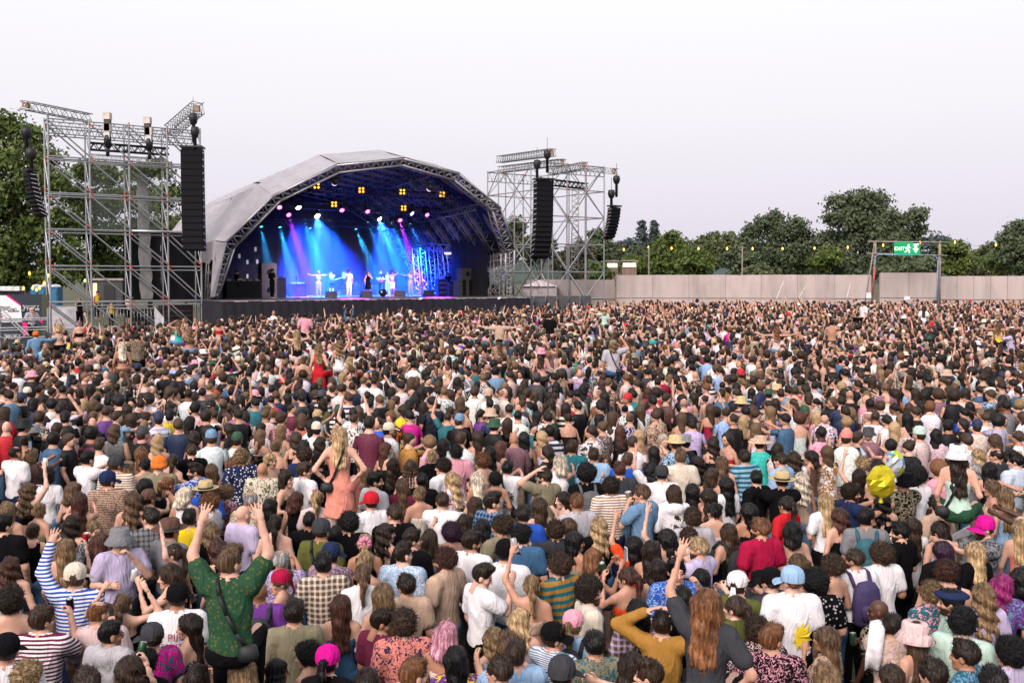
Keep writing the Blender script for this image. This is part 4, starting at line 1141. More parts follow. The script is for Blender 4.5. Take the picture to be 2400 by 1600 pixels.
def mass_object(name, people, rs):
    groups = {}
    for p in people: groups.setdefault((p['sex'], ('*' + p['hat'][0]) if p['hat'] else p['hs'], p['top'], p['arm'], p['lv']), []).append(p)
    VV, TT, C1, C2, PZ, o = [], [], [], [], [], 0
    for key, ps in groups.items():
        V, T, pid = lod(*key); k = len(ps); nv = len(V)
        fc = np.array([-p['face'] for p in ps]); sc = np.array([p['sc'] for p in ps]); c_, s_ = np.cos(fc)[:, None] * sc[:, None], np.sin(fc)[:, None] * sc[:, None]
        hy = np.array([R(-p['hy']) for p in ps]); wt = np.clip((V[:, 2] - 1.49) / .06, 0, 1) * (V[:, 2] > 1.3); isup = (pid == 0) & (np.abs(V[:, 0]) > .12); wt = np.where(isup, 0, wt)
        wt = np.where((pid == 1) | (pid >= 4), 1, wt); ch, sh = np.cos(hy[:, None] * wt), np.sin(hy[:, None] * wt)
        X = ch * V[:, 0] - sh * V[:, 1]; Yv = sh * V[:, 0] + ch * V[:, 1]
        W = np.empty((k, nv, 3), np.float32)
        W[:, :, 0] = c_ * X - s_ * Yv + np.array([p['x'] for p in ps])[:, None]; W[:, :, 1] = s_ * X + c_ * Yv + np.array([p['Y'] for p in ps])[:, None]
        W[:, :, 2] = V[:, 2] * sc[:, None] + np.array([p['z'] for p in ps])[:, None]
        pal = np.zeros((k, 7, 4), np.float32); pal2 = np.zeros((k, 4), np.float32)
        for i, p in enumerate(ps):
            j = rs.uniform(.9, 1.1, 3); sk = np.array(SKIN[p['skin']]); hc = np.array(HC[p['hc']][0]) * rs.uniform(.5, 1.05); tc_ = np.array(CC[p['c1']][0]) * j
            lowc = np.array(CC[LOWC[rs.randint(8)]][0]); al = .5 if p['pat'] in ('st', 'sw', 'sf', 'ck') else (0. if p['pat'] else 1.)
            pal[i, :, 3] = 1.; pal[i, 0, :3] = sk; pal[i, 1, :3] = hc; pal[i, 2] = (*tc_, al); pal[i, 3, :3] = lowc; pal[i, 4, :3] = sk * .18; pal[i, 5, :3] = sk * (.6, .35, .35)
            pal[i, 6, :3] = CC[p['hat'][1]][0] if p['hat'] else hc; pal2[i] = (*CC[p['c2']][0], 1)
            if p['hs'] == 'bl': pal[i, 1, :3] = .5 * hc + .5 * sk
        VV.append(W.reshape(-1, 3)); TT.append((T[None] + (np.arange(k) * nv)[:, None, None]).reshape(-1, 3) + o); o += k * nv
        C1.append(pal[:, pid].reshape(-1, 4)); C2.append(np.repeat(pal2[:, None], nv, 1).reshape(-1, 4)); PZ.append(np.tile(V[:, 2], k))
    me = mesh(name, np.concatenate(VV), np.concatenate(TT), [MATS['crowd_people']])
    for nm, A in (('col', C1), ('col2', C2)):
        a_ = me.color_attributes.new(nm, 'FLOAT_COLOR', 'POINT'); a_.data.foreach_set('color', np.concatenate(A).ravel())
    a_ = me.attributes.new('pz', 'FLOAT', 'POINT'); a_.data.foreach_set('value', np.concatenate(PZ).astype(np.float32))
    print(name, len(people), 'people', len(me.polygons), 'triangles')
    return ob(name, me)
def crowd_limit(x, Y):
    a, b_ = inS(x, Y); u = 1200 + F_ * x / Y
    if Y < 4.6 or abs(x) > .535 * Y + 1.2: return False
    if a < -.5: return Y < np.interp(u, [-200, 0, 120, 200, 500, 560], [36, 37, 40.5, 45, 49, 51.5])
    if a < 22.5: return b_ < -2.2
    if a < 31 and b_ < 12: return b_ < -1.0
    return Y < 69.5 + .035 * x
def build_crowd():
    rs = np.random.RandomState(11)
    T = [place(parse(l), rs) for l in CROWD.strip().splitlines()]; Rd = [place(parse(l), rs) for l in RIDERS.strip().splitlines()]
    # two table people must not stand inside each other: push the farther one back a little
    T.sort(key=lambda p: p['Y'])
    pts = np.array([(p['x'], p['Y']) for p in T])
    for it in range(12):
        for i in range(len(T)):
            if T[i]['E'] > .3: continue
            d = pts - pts[i]; r = np.hypot(d[:, 0], d[:, 1]); r[i] = 9
            j = int(r.argmin())
            if r[j] < .40 and T[j]['E'] < .3:
                k = max(i, j); dr = ray(T[k]['u'], T[k]['v']); pts[k] += np.array((dr[0] / dr[1], 1)) * .05
    for p, q in zip(T, pts):
        if abs(p['Y'] - q[1]) > 1e-6: p['x'], p['Y'] = q; d = ray(p['u'], p['v']); p['h'] = min(1.98, (EYE + d[2] / d[1] * p['Y'] - ground(p['Y']) - p['E']) / 1.64 * 1.75); p['sc'] = p['h'] / 1.75; p['z'] = ground(p['Y']) + p['E']
    allp = np.array([(p['x'], p['Y']) for p in T] ); M_ = []
    sp_ = .60; row = 0; Y = 4.7
    while Y < 72:
        xs = np.arange(-(.535 * Y + 1.2), .535 * Y + 1.2, sp_) + (row % 2) * sp_ / 2
        for x in xs:
            xx, yy = x + rs.uniform(-.20, .20), Y + rs.uniform(-.20, .20)
            if rs.rand() < .04 or not crowd_limit(xx, yy): continue
            r = np.hypot(allp[:, 0] - xx, allp[:, 1] - yy)
            if r.min() < .44: continue
            p = rand_person(rs, xx, yy); p['h'] = (1.765 if p['sex'] == 'm' else 1.655) + rs.normal(0, .07); p['sc'] = p['h'] / 1.75; p['z'] = ground(yy)
            # no filler may stand between the camera and a listed head
            hu, hv = proj(xx, yy, p['z'] + 1.62 * p['sc']); px = F_ / yy
            bad = False
            if yy < 19:
                for t in T:
                    if t['Y'] > yy - .25 and abs(t['u'] - hu) < .24 * px and -.10 * px < hv - t['v'] < (.85 if yy < 13 else .5) * px: bad = True; break
            for t in Rd:
                if t['Y'] > yy and abs(t['u'] - hu) < .25 * px and t['v'] + 1.0 * F_ / t['Y'] > hv - .1 * px and hv > t['v'] - 6: pass
            if bad: continue
            p['face'] = math.atan2(-6 - xx, 64 - yy) + R(rs.normal(0, 30)) + (math.pi * rs.uniform(.7, 1.3) if rs.rand() < .05 else 0); p['hy'] = int(rs.choice([0, 0, 0, -35, 35])) if yy < 22 else rs.uniform(-40, 40)
            p['skin'] = int(rs.choice([0, 0, 1, 1, 2, 6, 3, 4, 5], p=[.15, .15, .15, .13, .13, .12, .08, .05, .04])); p['u'], p['v'] = hu, hv
            M_.append(p)
        Y += sp_ * .866; row += 1; sp_ = .60 + .06 * min(1, max(0, (Y - 18) / 25))
    for p in T: p['lst'] = 1
    P_all = sorted(T + M_, key=lambda p: p['Y'] - (2.5 if p.get('lst') else 0) - 8 * (p['E'] > .6))
    vis = [p for p in P_all if -60 < p['u'] < 2460 and p['v'] < 1665]
    near = vis[:264]; ids = {id(p) for p in near}; rest = [p for p in P_all if id(p) not in ids]
    ind = near + Rd
    print('nearest to', near[-1]['Y'], 'individual', len(ind), 'of them filler', sum(1 for p in near if not p.get('lst')))
    # labels that single one person out
    base = {}
    for p in ind: s_, h_, g_ = desc(p); p['d'] = f"{s_} with {h_} in {g_}" if not p['hat'] else f"{s_} wearing {h_} and {g_}"; base.setdefault(p['d'], []).append(p)
    garm = {}
    for p in ind: garm.setdefault((p['sex'], desc(p)[2]), []).append(p)
    short = {}
    for p in ind:
        s_, h_, g_ = desc(p)
        if len(base[p['d']]) == 1 and p['pat'] or p['hat']: p['ref'] = f"{s_} in {g_}" if not p['hat'] else f"the {h_}"; short.setdefault(p['ref'], []).append(p)
    used = set()
    for p in ind:
        pz_ = {'up': ', both arms raised', 'ub': ', both fists raised', 'hd': ', hands on head', 'cl': ', clapping', 'sd': ', arms spread'}.get(p['arm'], ', one arm raised' if 'up' in p['arm'] or 'ub' in p['arm'] else '')
        if p['gl'] == 'sg': p['d'] += ' and sunglasses'
        lb = p['d'] + (pz_ if len((p['d'] + pz_).split()) <= 14 and p['E'] < .3 else '')
        if p in Rd: lb += ", raised on shoulders"
        elif p.get('sit'): lb += ", sitting high on shoulders"
        if lb in used or (p['gl'] != 'sg' and len(base[p['d']]) > 1):
            best = None
            cand = sorted((q for q in ind if q is not p), key=lambda q: math.hypot(q['u'] - p['u'], (q['v'] - p['v']) * 1.0))
            for q in cand[:24]:
                s_, h_, g_ = desc(q); ref = f"{s_} in {g_}" if not q['hat'] else f"{h_}"
                du, dv = q['u'] - p['u'], q['v'] - p['v']
                rel = ('left of' if du > 0 else 'right of') if abs(du) > abs(dv) else ('behind' if dv > 0 else 'in front of')
                l2 = f"{p['d']}{pz_ if len((p['d'] + pz_ + ref).split()) <= 12 else ''} {rel} {ref}" if not pz_ or len((p['d'] + pz_ + ref).split()) > 12 else f"{p['d']}{pz_}, {rel} {ref}"
                if l2 not in used and len(l2.split()) <= 16: best = l2; break
            lb = best or lb
        used.add(lb); p['label'] = lb
    for p in near: make_person(p, rs, p['label'], 'people in the festival crowd')
    for p in Rd: p['sit'] = True; p['z'] = p['z']; make_person(p, rs, p['label'], 'people raised above the festival crowd')
    for p in rest: p['lv'] = 0 if p['Y'] < 18.5 else 1 if p['Y'] < 27.5 else 2
    # the people who carry the raised ones
    for p in rest:
        if p.get('arm') in ('', None): p['arm'] = 'dn'
        p.setdefault('hy', 0)
    o = mass_object('crowd', rest, rs); tag(o, 'dense festival crowd standing shoulder to shoulder up to the stage', 'crowd', kind='stuff')
    return ind
# ------------------------------------------------------------------ setting: ground
alu = simple('scaffold_steel', (.38, .395, .42), .38, .75, .15, 9., spec=.5)
trs = simple('truss_aluminium', (.50, .48, .50), .42, .6, .12, 6.)
blk = simple('black_metal', (.012, .012, .014), .5); drp = simple('black_drape', (.008, .008, .011), .9, bmp=.3)
pa_m = simple('speaker_black', (.006, .006, .008), .7, spec=.15); gril = simple('speaker_grille', (.008, .008, .011), .7, spec=.12, bmp=.4, vs=90)
redm = simple('red_clip', (.75, .10, .04), .5); wood = simple('plywood', (.34, .24, .15), .7)
g = MB(); ys = [-60, 0, 6, 9, 12, 18, 24, 30, 36, 40, 48, 54, 60, 68, 75, 90, 110, 160, 300, 700, 1600]; xs_ = [-900, -300, -100, -60, -30, -10, 0, 10, 30, 60, 100, 300, 900]
V = [(x, y, ground(y) if y < 399 else 1.8 - (y - 400) * .004) for y in ys for x in xs_]; nx = len(xs_)
g.add(V, [(j * nx + i, j * nx + i + 1, (j + 1) * nx + i + 1, (j + 1) * nx + i) for j in range(len(ys) - 1) for i in range(nx - 1)])
gm, n, b = new_mat('trodden_grass'); c = N(n, 'ShaderNodeTexCoord'); t = noise(n, (c, 'Object'), .7, 6); t2 = noise(n, (c, 'Object'), 9, 4)
r = ramp(n, (t, 0), [(.35, (.035, .05, .018)), (.65, (.09, .075, .04))]); r2 = ramp(n, (t2, 0), [(.3, .7), (.7, 1.25)]); k = mixc(n, 1., (r, 0), (r2, 0), 'MULTIPLY'); L(n, k, 2, b, 'Base Color'); b.inputs['Roughness'].default_value = .95; bump(n, b, (t2, 0), .6, .03)
tag(g.build('ground', gm, smooth=True), kind='structure')

# ------------------------------------------------------------------ trees
lm = {}
def leaf_mat(name, c1, c2):
    m, n, b = new_mat(name); a = N(n, 'ShaderNodeAttribute', attribute_name='lv'); c = N(n, 'ShaderNodeTexCoord'); t = noise(n, (c, 'Object'), .35, 3)
    f = N(n, 'ShaderNodeMath', operation='ADD'); L(n, t, 0, f, 0); L(n, a, 'Fac', f, 1)
    r = ramp(n, (f, 0), [(.30, c1), (1.05, c2)]); L(n, r, 0, b, 'Base Color'); b.inputs['Roughness'].default_value = .55; b.inputs['Specular IOR Level'].default_value = .3
    tr = N(n, 'ShaderNodeBsdfTranslucent'); L(n, r, 0, tr, 0); ms = N(n, 'ShaderNodeMixShader', ins={0: .25}); L(n, b, 0, ms, 1); L(n, tr, 0, ms, 2); L(n, ms, 0, n.nodes['Material Output'], 0)
    return m
LM = {'green': leaf_mat('leaf_green', (.07, .11, .025), (.19, .24, .06)), 'dark': leaf_mat('leaf_dark', (.075, .105, .055), (.175, .215, .115)), 'blue': leaf_mat('leaf_haze_blue', (.07, .10, .10), (.125, .165, .155)),  # blue: distant haze put into the leaf colour
      'light': leaf_mat('leaf_light', (.085, .11, .05), (.18, .20, .09)), 'brown': leaf_mat('leaf_brownish', (.08, .08, .045), (.17, .15, .085))}
bark = simple('bark', (.06, .045, .035), .9, bmp=.5, vs=8)
def crown_mesh(rs, clumps, n_, ls):
    """clumps: (x,y,z,rx,ry,rz); leaves sit in tufts spread over and inside every clump"""
    w_ = np.array([c[3] * c[5] for c in clumps]); w_ = w_ / w_.sum(); P_, Nn, lv = [], [], []
    for c, f in zip(clumps, w_):
        k = max(8, int(n_ * f / 12)); d = rs.randn(k, 3); d /= np.linalg.norm(d, axis=1)[:, None]; d[:, 2] = np.where(d[:, 2] < -.5, -d[:, 2], d[:, 2])
        rad = rs.uniform(.35, 1.05, k)[:, None]; ct = np.array(c[:3]) + d * rad * np.array(c[3:]); tl = rs.uniform(-.22, .22, k)
        kk = 12; off = rs.randn(k, kk, 3) * (.26 * (c[3] + c[5]) / 2 * .55 + .16) * np.array((1, 1, .7))
        P_.append((ct[:, None] + off).reshape(-1, 3)); Nn.append((np.repeat(d[:, None], kk, 1) + rs.randn(k, kk, 3) * .55).reshape(-1, 3)); lv.append((tl[:, None] + rs.uniform(-.13, .13, (k, kk))).ravel())
    P_ = np.concatenate(P_); Nn = np.concatenate(Nn); Nn /= np.linalg.norm(Nn, axis=1)[:, None]; lv = np.concatenate(lv); k = len(P_)
    a = np.cross(Nn, rs.randn(k, 3)); a /= np.linalg.norm(a, axis=1)[:, None]; b_ = np.cross(Nn, a); s = (ls * .72 * rs.uniform(.6, 1.3, k))[:, None]
    V = np.stack((P_ - a * s, P_ + b_ * s * .55, P_ + a * s, P_ - b_ * s * .55), 1).reshape(-1, 3); Q = np.arange(4 * k).reshape(-1, 4)
    me = mesh('crown', V, Q, [LM['green']], False); at_ = me.attributes.new('lv', 'FLOAT', 'POINT'); at_.data.foreach_set('value', np.repeat(lv, 4).astype(np.float32)); return me
def rand_clumps(rs, W, H, n_, shape='round'):
    cl = []
    for i in range(n_):
        if shape == 'spire':
            t = (i + .5) / n_; r_ = W * .5 * (1 - t) ** .8 + .3; cl.append((rs.uniform(-.15, .15) * r_, rs.uniform(-.3, .3) * r_, H * (t - .5), r_ * .8, r_ * .8, H * .10))
        else:
            d = rs.randn(3); d /= np.linalg.norm(d); q = rs.uniform(.45, .75)
            cl.append((d[0] * W * .5 * q, d[1] * W * .42 * q, d[2] * H * .5 * q, W * rs.uniform(.16, .25), W * rs.uniform(.16, .25), H * rs.uniform(.15, .23)))
    return cl
def trunk_mb(rs, h, r, cz, W):
    b_ = MB(); pts = [Vector((rs.uniform(-.1, .1), 0, h * t)) for t in (0, .3, .6, 1.)]
    for i in range(3): b_.tube(pts[i], pts[i + 1], r * (1 - .22 * i), 8, 0, r * (1 - .22 * (i + 1)), False)
    for i in range(7):
        a = rs.uniform(0, 6.28); st = pts[2].lerp(pts[3], rs.uniform(-.4, .8)); e = Vector((math.cos(a) * W * .33, math.sin(a) * W * .33, cz + rs.uniform(-.1, .3) * W)); mid = st.lerp(e, .5) + Vector((0, 0, .06 * W))
        b_.tube(st, mid, r * .42, 6, 0, r * .3, False); b_.tube(mid, e, r * .3, 6, 0, r * .08, False)
    return b_
def tree(u, vt, vb, wpx, Y, mat, label, seed, n_=5200, ls=.30, shape='round', clumps=None, group='trees beyond the fence', nm='tree'):
    rs = np.random.RandomState(seed); top = at(u, vt, Y); s = F_ / Y; W = wpx / s; zb = at(u, vb, Y).z; H = top.z - zb; gz = ground(Y); cz = (top.z + zb) / 2
    o = thing(nm, label, 'tree', (top.x, Y, gz), 0, group)
    if clumps is None: clumps = rand_clumps(rs, W, H, 15 if shape == 'round' else 7, shape)
    else: clumps = [((x - u) / s, rs.uniform(-.3, .3) * W * .5, at(x, v, Y).z - cz, r_ / s, r_ / s, r_ * .85 / s) for x, v, r_ in clumps]
    cr = ob('crown', crown_mesh(rs, clumps, n_, ls), o, (0, 0, cz - gz)); cr.material_slots[0].link = 'OBJECT'; cr.material_slots[0].material = LM[mat]
    trunk_mb(rs, cz - gz, max(.16, W * .035), cz - gz, W * .8).build('trunk', bark, o, True)
    return o
tree(30, 255, 620, 300, 84, 'green', 'tall broad green tree behind the left edge of the scaffold tower', 1, 22400, .30, clumps=[(10, 300, 45), (60, 330, 50), (-30, 330, 60), (110, 385, 45), (20, 390, 70), (140, 440, 42), (80, 450, 60), (0, 480, 70), (150, 520, 45), (90, 540, 60), (30, 570, 60), (-40, 500, 70), (165, 590, 35), (110, 610, 45), (20, 630, 50), (-50, 420, 60), (-60, 590, 60), (60, 660, 45), (130, 660, 40), (-10, 660, 50), (175, 650, 36)], group='trees behind the left tower')
tree(225, 375, 640, 150, 92, 'green', 'rounded green tree seen through the scaffold bars', 2, 12800, .30, clumps=[(205, 410, 35), (250, 420, 38), (185, 470, 40), (235, 490, 50), (280, 470, 40), (200, 550, 45), (260, 560, 48), (225, 620, 45), (180, 630, 40), (285, 630, 38)], group='trees behind the left tower')
tree(350, 378, 650, 170, 98, 'green', 'green tree behind the black drape and scaffold bars', 3, 11200, .32, clumps=[(320, 415, 35), (365, 400, 34), (300, 470, 40), (350, 480, 48), (390, 460, 36), (310, 550, 45), (370, 560, 48), (400, 540, 36), (340, 630, 45), (395, 620, 40)], group='trees behind the left tower')
tree(40, 565, 690, 200, 87, 'dark', 'dark low tree under the tall tree at the left edge', 31, 4200, .28, group='trees behind the left tower')
tree(260, 590, 690, 210, 96, 'dark', 'dark low trees behind the foot of the left tower', 32, 4200, .28, group='trees behind the left tower')
tree(432, 490, 650, 70, 104, 'dark', 'small dark tree below the tall black speaker array', 4, 3520, .34, group='trees behind the left tower')
tree(1205, 505, 640, 75, 118, 'light', 'thin pale tree beside the right arch leg', 5, 3840, .36)
tree(1265, 545, 640, 90, 122, 'light', 'pale bushy tree behind the right scaffold tower', 6, 4160, .36)
tree(1345, 560, 660, 110, 120, 'brown', 'brownish tree behind the middle of the right scaffold', 7, 4800, .36)
tree(1420, 528, 650, 95, 130, 'dark', 'dark rounded tree right of the right scaffold tower', 8, 4800, .38)
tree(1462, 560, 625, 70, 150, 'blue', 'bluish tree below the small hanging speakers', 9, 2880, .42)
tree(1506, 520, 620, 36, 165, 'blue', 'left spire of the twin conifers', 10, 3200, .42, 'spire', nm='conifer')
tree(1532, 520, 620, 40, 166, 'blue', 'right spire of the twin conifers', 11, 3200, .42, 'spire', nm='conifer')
tree(1575, 540, 655, 120, 112, 'green', 'light green tree with a tufted pointed top', 12, 7360, .32, clumps=[(1572, 560, 20), (1555, 575, 24), (1595, 580, 24), (1535, 600, 26), (1575, 605, 34), (1615, 605, 28), (1515, 630, 26), (1555, 635, 32), (1600, 635, 32), (1500, 645, 22), (1635, 630, 24)])
tree(1660, 548, 655, 110, 120, 'light', 'pale olive tree between the tufted tree and the bushy dark tree', 13, 6720, .34)
tree(1715, 540, 650, 90, 128, 'light', 'pale tree with a round head left of the bushy dark tree', 14, 5120, .36)
tree(1828, 487, 655, 205, 108, 'dark', 'wide dark bushy tree left of the giant oak', 15, 12800, .31, clumps=[(1825, 515, 25), (1790, 530, 28), (1860, 535, 28), (1765, 550, 28), (1820, 555, 38), (1880, 565, 34), (1750, 585, 32), (1800, 600, 40), (1850, 605, 42), (1905, 600, 34), (1760, 630, 34), (1830, 640, 38), (1890, 640, 36)])
tree(2020, 440, 655, 240, 104, 'dark', 'giant dark oak towering above the fence', 16, 20800, .31, clumps=[(2010, 475, 34), (1965, 485, 30), (2055, 480, 34), (1945, 520, 26), (1995, 520, 45), (2050, 525, 45), (2090, 525, 34), (2125, 520, 26), (2140, 505, 20), (1955, 570, 36), (2010, 570, 50), (2070, 575, 48), (2120, 560, 34), (1940, 620, 36), (1990, 630, 46), (2050, 630, 48), (2110, 620, 40), (2150, 545, 22)])
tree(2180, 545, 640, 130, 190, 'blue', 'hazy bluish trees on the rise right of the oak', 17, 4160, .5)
tree(2125, 590, 660, 150, 98, 'dark', 'low dark tree under the exit sign', 18, 7360, .30)
tree(2240, 560, 655, 90, 108, 'green', 'mid green tree right of the exit gantry', 19, 5120, .32)
tree(2300, 565, 655, 110, 114, 'light', 'olive green tree left of the dark tree at the edge', 20, 5760, .34)
tree(2395, 520, 660, 120, 96, 'dark', 'dark domed tree at the right edge of the photo', 21, 8000, .29)
tree(1625, 580, 655, 100, 105, 'green', 'low green tree in front of the pale olive tree', 24, 2600, .28)
tree(1742, 578, 655, 95, 101, 'dark', 'low dark tree between the pale tree and the bushy one', 25, 2600, .28)
tree(1925, 565, 655, 90, 100, 'green', 'mid green tree filling the gap left of the oak', 26, 2600, .28)
tree(2345, 585, 655, 90, 101, 'green', 'low green tree beside the dark domed tree', 27, 2400, .28)
tree(1490, 575, 640, 60, 125, 'dark', 'dark tree under the twin conifers', 28, 2000, .3)
tree(1772, 622, 660, 55, 92, 'light', 'small light green bush just above the fence', 22, 2080, .26, nm='bush')
tree(1400, 610, 680, 60, 86, 'green', 'small green bush beside the right scaffold leg', 23, 2240, .26, nm='bush')
tree(1480, 600, 660, 70, 108, 'green', 'green bush left of the festoon light pole', 24, 2560, .3, nm='bush')
hb = MB()
for k, (u, v, wd) in enumerate(((2320, 585, 700), (1750, 600, 900), (1250, 606, 900), (300, 648, 1500), (3000, 585, 900), (-900, 648, 1200))):
    p = at(u, v, 900); rw = wd * 900 / F_
    hb.add([(p.x + rw * math.sin(t) * 1., 900 + 60 * math.cos(t), 0) for t in np.linspace(-1.5, 1.5, 12)] + [(p.x + rw * .9 * math.sin(t), 960, max(1., p.z * math.cos(t) ** .7)) for t in np.linspace(-1.5, 1.5, 12)], [(i, i + 1, 13 + i, 12 + i) for i in range(11)])
tag(hb.build('hills', simple('far_woods', (.06, .085, .075), .9, vs=.02)), kind='structure')

# ------------------------------------------------------------------ perimeter fence
fm = simple('steel_hoarding', (.49, .41, .395), .6, var=.12, vs=1.3, bmp=.05); nf = fm.node_tree; bf = nf.nodes['Principled BSDF']; cf = N(nf, 'ShaderNodeTexCoord'); gf = N(nf, 'ShaderNodeNewGeometry'); st1 = noise(nf, (gf, 'Position'), .9, 5, .3, (1, 1, .22)); st2 = noise(nf, (gf, 'Position'), 3.5, 4, .5, (1, 1, .12)); rf1 = ramp(nf, (st1, 0), [(.3, .78), (.6, 1.04)]); rf2 = ramp(nf, (st2, 0), [(.28, .72), (.48, 1.)]); old = bf.inputs['Base Color'].links[0].from_node
mf1 = mixc(nf, 1., (old, 0), (rf1, 0), 'MULTIPLY'); mf2 = mixc(nf, .4, (mf1, 2), (rf2, 0), 'MULTIPLY'); L(nf, mf2, 2, bf, 'Base Color')
fmd = simple('hoarding_frame', (.33, .27, .26), .6); fmw = simple('hoarding_rail', (.62, .55, .54), .5)
def fence(pts, H, pitch, label, name='perimeter_fence'):
    p0 = Vector(pts[0]); o = thing(name, label, 'fence', pts[0])
    pm = MB().box((0, 0, 0), (1, .05, 1)).me('panel', fm)
    for a, b_ in zip(pts, pts[1:]):
        a, b_ = Vector(a), Vector(b_); L_ = (b_ - a).length; k = max(1, round(L_ / pitch)); d = (b_ - a) / k; rz = math.atan2(d.y, d.x)
        for i in range(k):
            c_ = a + d * (i + .5) - p0; j = RS.uniform(-.012, .012)
            ob('panel', pm, o, (c_.x, c_.y + j, c_.z + H / 2), (0, 0, rz), (d.length - .03, 1, H + RS.uniform(-.02, .02)))
            q = a + d * i - p0; pst = ob('post', pm, o, (q.x, q.y + .05, q.z + H / 2), (0, 0, rz), (.09, 1.6, H - .05))
            rl = ob('rail', pm, o, (c_.x, c_.y - .055, c_.z + H * .5), (0, 0, rz), (d.length, .9, .035)); rl.material_slots[0].link = 'OBJECT'; rl.material_slots[0].material = fmd; pst.material_slots[0].link = 'OBJECT'; pst.material_slots[0].material = fmd
    return o
zf = ground(74)
fence([(at(1235, 700, 78).x, 78, zf + .1), (at(1440, 700, 78).x, 77.6, zf + .1)], 3.0, 2.4, 'pale panel fence behind the right scaffold tower')
fence([(at(1445, 700, 76).x, 76, zf), (at(1700, 700, 75).x, 75, zf), (at(2042, 700, 73).x, 73, zf)], 3.46, 2.4, 'long pale panel fence left of the exit gate')
fence([(at(2062, 700, 72.6).x, 72.6, zf), (at(2198, 700, 72).x, 72, zf)], 3.60, 2.15, 'raised pale fence panels of the exit gate under the sign', 'gate')
fence([(at(2203, 700, 72).x, 72, zf), (at(2480, 700, 71).x, 71, zf)], 3.36, 1.2, 'pale panel fence right of the exit gate')
fence([(at(-260, 700, 88).x, 88, 1.7), (at(115, 700, 90).x, 90, 1.7)], 3.1, 2.4, 'grey panel fence at the far left below the trees')
for k, (u0, v0, u1, v1) in enumerate(((1820, 700, 1836, 660), (1872, 698, 1893, 664), (1985, 698, 1993, 665))):
    p, q = at(u0, v0, 71.4), at(u1, v1, 72.6); b_ = MB(); b_.tube(p - p, q - p, .03, 6); tag(b_.build('fence_brace', fmw, loc=p), ('slanting steel brace left of the pair leaning on the fence', 'middle slanting steel brace leaning on the fence', 'short steel brace leaning on the fence near the gate')[k], 'brace')

# ------------------------------------------------------------------ exit gantry and sign
Yg = 70.5; P = lambda u, v, dy=0: at(u, v, Yg + dy)
base = P(2130, 720); base.z = ground(Yg); gt = thing('exit_gantry', 'wooden pole gantry carrying the green exit sign', 'gantry', base)
def tubes(parent, name, segs, r, mat, off, n_=8):
    for p, q in segs:
        b_ = MB(); b_.tube(Vector(p) - off, Vector(q) - off, r, n_); b_.build(name, mat, parent, True)
wp = simple('weathered_pole', (.30, .25, .22), .8)
tubes(gt, 'pole', [(P(2053, 566), P(2043, 720)), (P(2050, 568, .6), P(2026, 720, .6)), (P(2204, 564), P(2203, 720)), (P(2202, 566, .6), P(2196, 720, .6))], .052, wp, base)
tubes(gt, 'crossbar', [(P(2034, 566, -.1), P(2222, 568, -.1)), (P(2032, 594, -.1), P(2220, 599, -.1))], .045, wp, base)
ar = thing('archway', 'thin blue and red pipe arch below the exit sign', 'arch', (P(2130, 720).x, Yg - .4, ground(Yg))); off = ar.location.copy()
bm_, rm_ = simple('blue_pipe', (.10, .26, .48), .4), simple('red_pipe', (.50, .05, .08), .4)
tubes(ar, 'blue_pipe', [(P(2051, 628, -.4), P(2052, 605, -.4)), (P(2052, 605, -.4), P(2055, 599, -.4)), (P(2055, 599, -.4), P(2062, 596.5, -.4)), (P(2062, 596.5, -.4), P(2186, 598.5, -.4)), (P(2186, 598.5, -.4), P(2194, 602, -.4)), (P(2194, 602, -.4), P(2198, 609, -.4)), (P(2198, 609, -.4), P(2195, 720, -.4))], .038, bm_, off)
tubes(ar, 'red_pipe', [(P(2051, 628, -.4), P(2045, 690, -.4))], .05, rm_, off)
sg = simple('exit_green', (.0, .30, .11), .5, var=.05, emit=(.0, .32, .10), es=.35); sw = simple('sign_white', (.85, .9, .85), .5, var=.02, emit=(.9, 1., .85), es=1.1)
c0 = P(2126, 582.5, -.22); sx = 60 / (F_ / Yg); sz_ = 28.5 / (F_ / Yg)
es_ = thing('exit_sign', 'lit green exit sign with running figure and arrow', 'sign', c0)
MB().box((0, 0, 0), (sx, .05, sz_)).build('board', sg, es_)
tm = text_mesh('EXIT', .36); tm.materials.append(sw); ob('lettering', tm, es_, (-sx * .30, -.03, -.02), (R(90), 0, 0))
rn = MB(); rn.lathe([(0, 0), (.07, .0), (.07, .02), (0, .02)], 10, 0, (.02, .25, 0))
for p, q, w_ in (((.0, .16), (-.06, -.06), .085), ((-.06, -.06), (.10, -.16), .065), ((.10, -.16), (.06, -.34), .05), ((-.06, -.06), (-.12, -.2), .06), ((-.12, -.2), (-.26, -.26), .05), ((.0, .14), (.16, .04), .045), ((0, .14), (-.16, .10), .045), ((-.16, .10), (-.20, -.02), .04)): rn.tube((p[0], p[1], .01), (q[0], q[1], .01), w_ * .7, 6)
o = rn.build('running_figure', sw, es_, False, (sx * .04, -.03, 0), (R(90), 0, 0)); o.scale = (.95, .95, .4)
aw = MB(); aw.add([(-.09, .3, 0), (.09, .3, 0), (.09, .0, 0), (.2, .0, 0), (0, -.3, 0), (-.2, .0, 0), (-.09, .0, 0)], [(0, 6, 2, 1), (5, 4, 3, 2, 6)]); aw.build('arrow', sw, es_, False, (sx * .33, -.032, 0), (R(90), 0, 0))
lt = thing('sign_lamp', 'small floodlight on the crossbar above the exit sign', 'lamp', P(2147, 570, -.5)); b_ = MB(); b_.box((0, 0, 0), (.34, .16, .12)); b_.build('housing', blk, lt); b_ = MB(); b_.box((0, -.02, -.07), (.28, .12, .02)); b_.build('lens', simple('warm_lamp', (1, .9, .7), .3, emit=(1, .85, .6), es=14), lt)
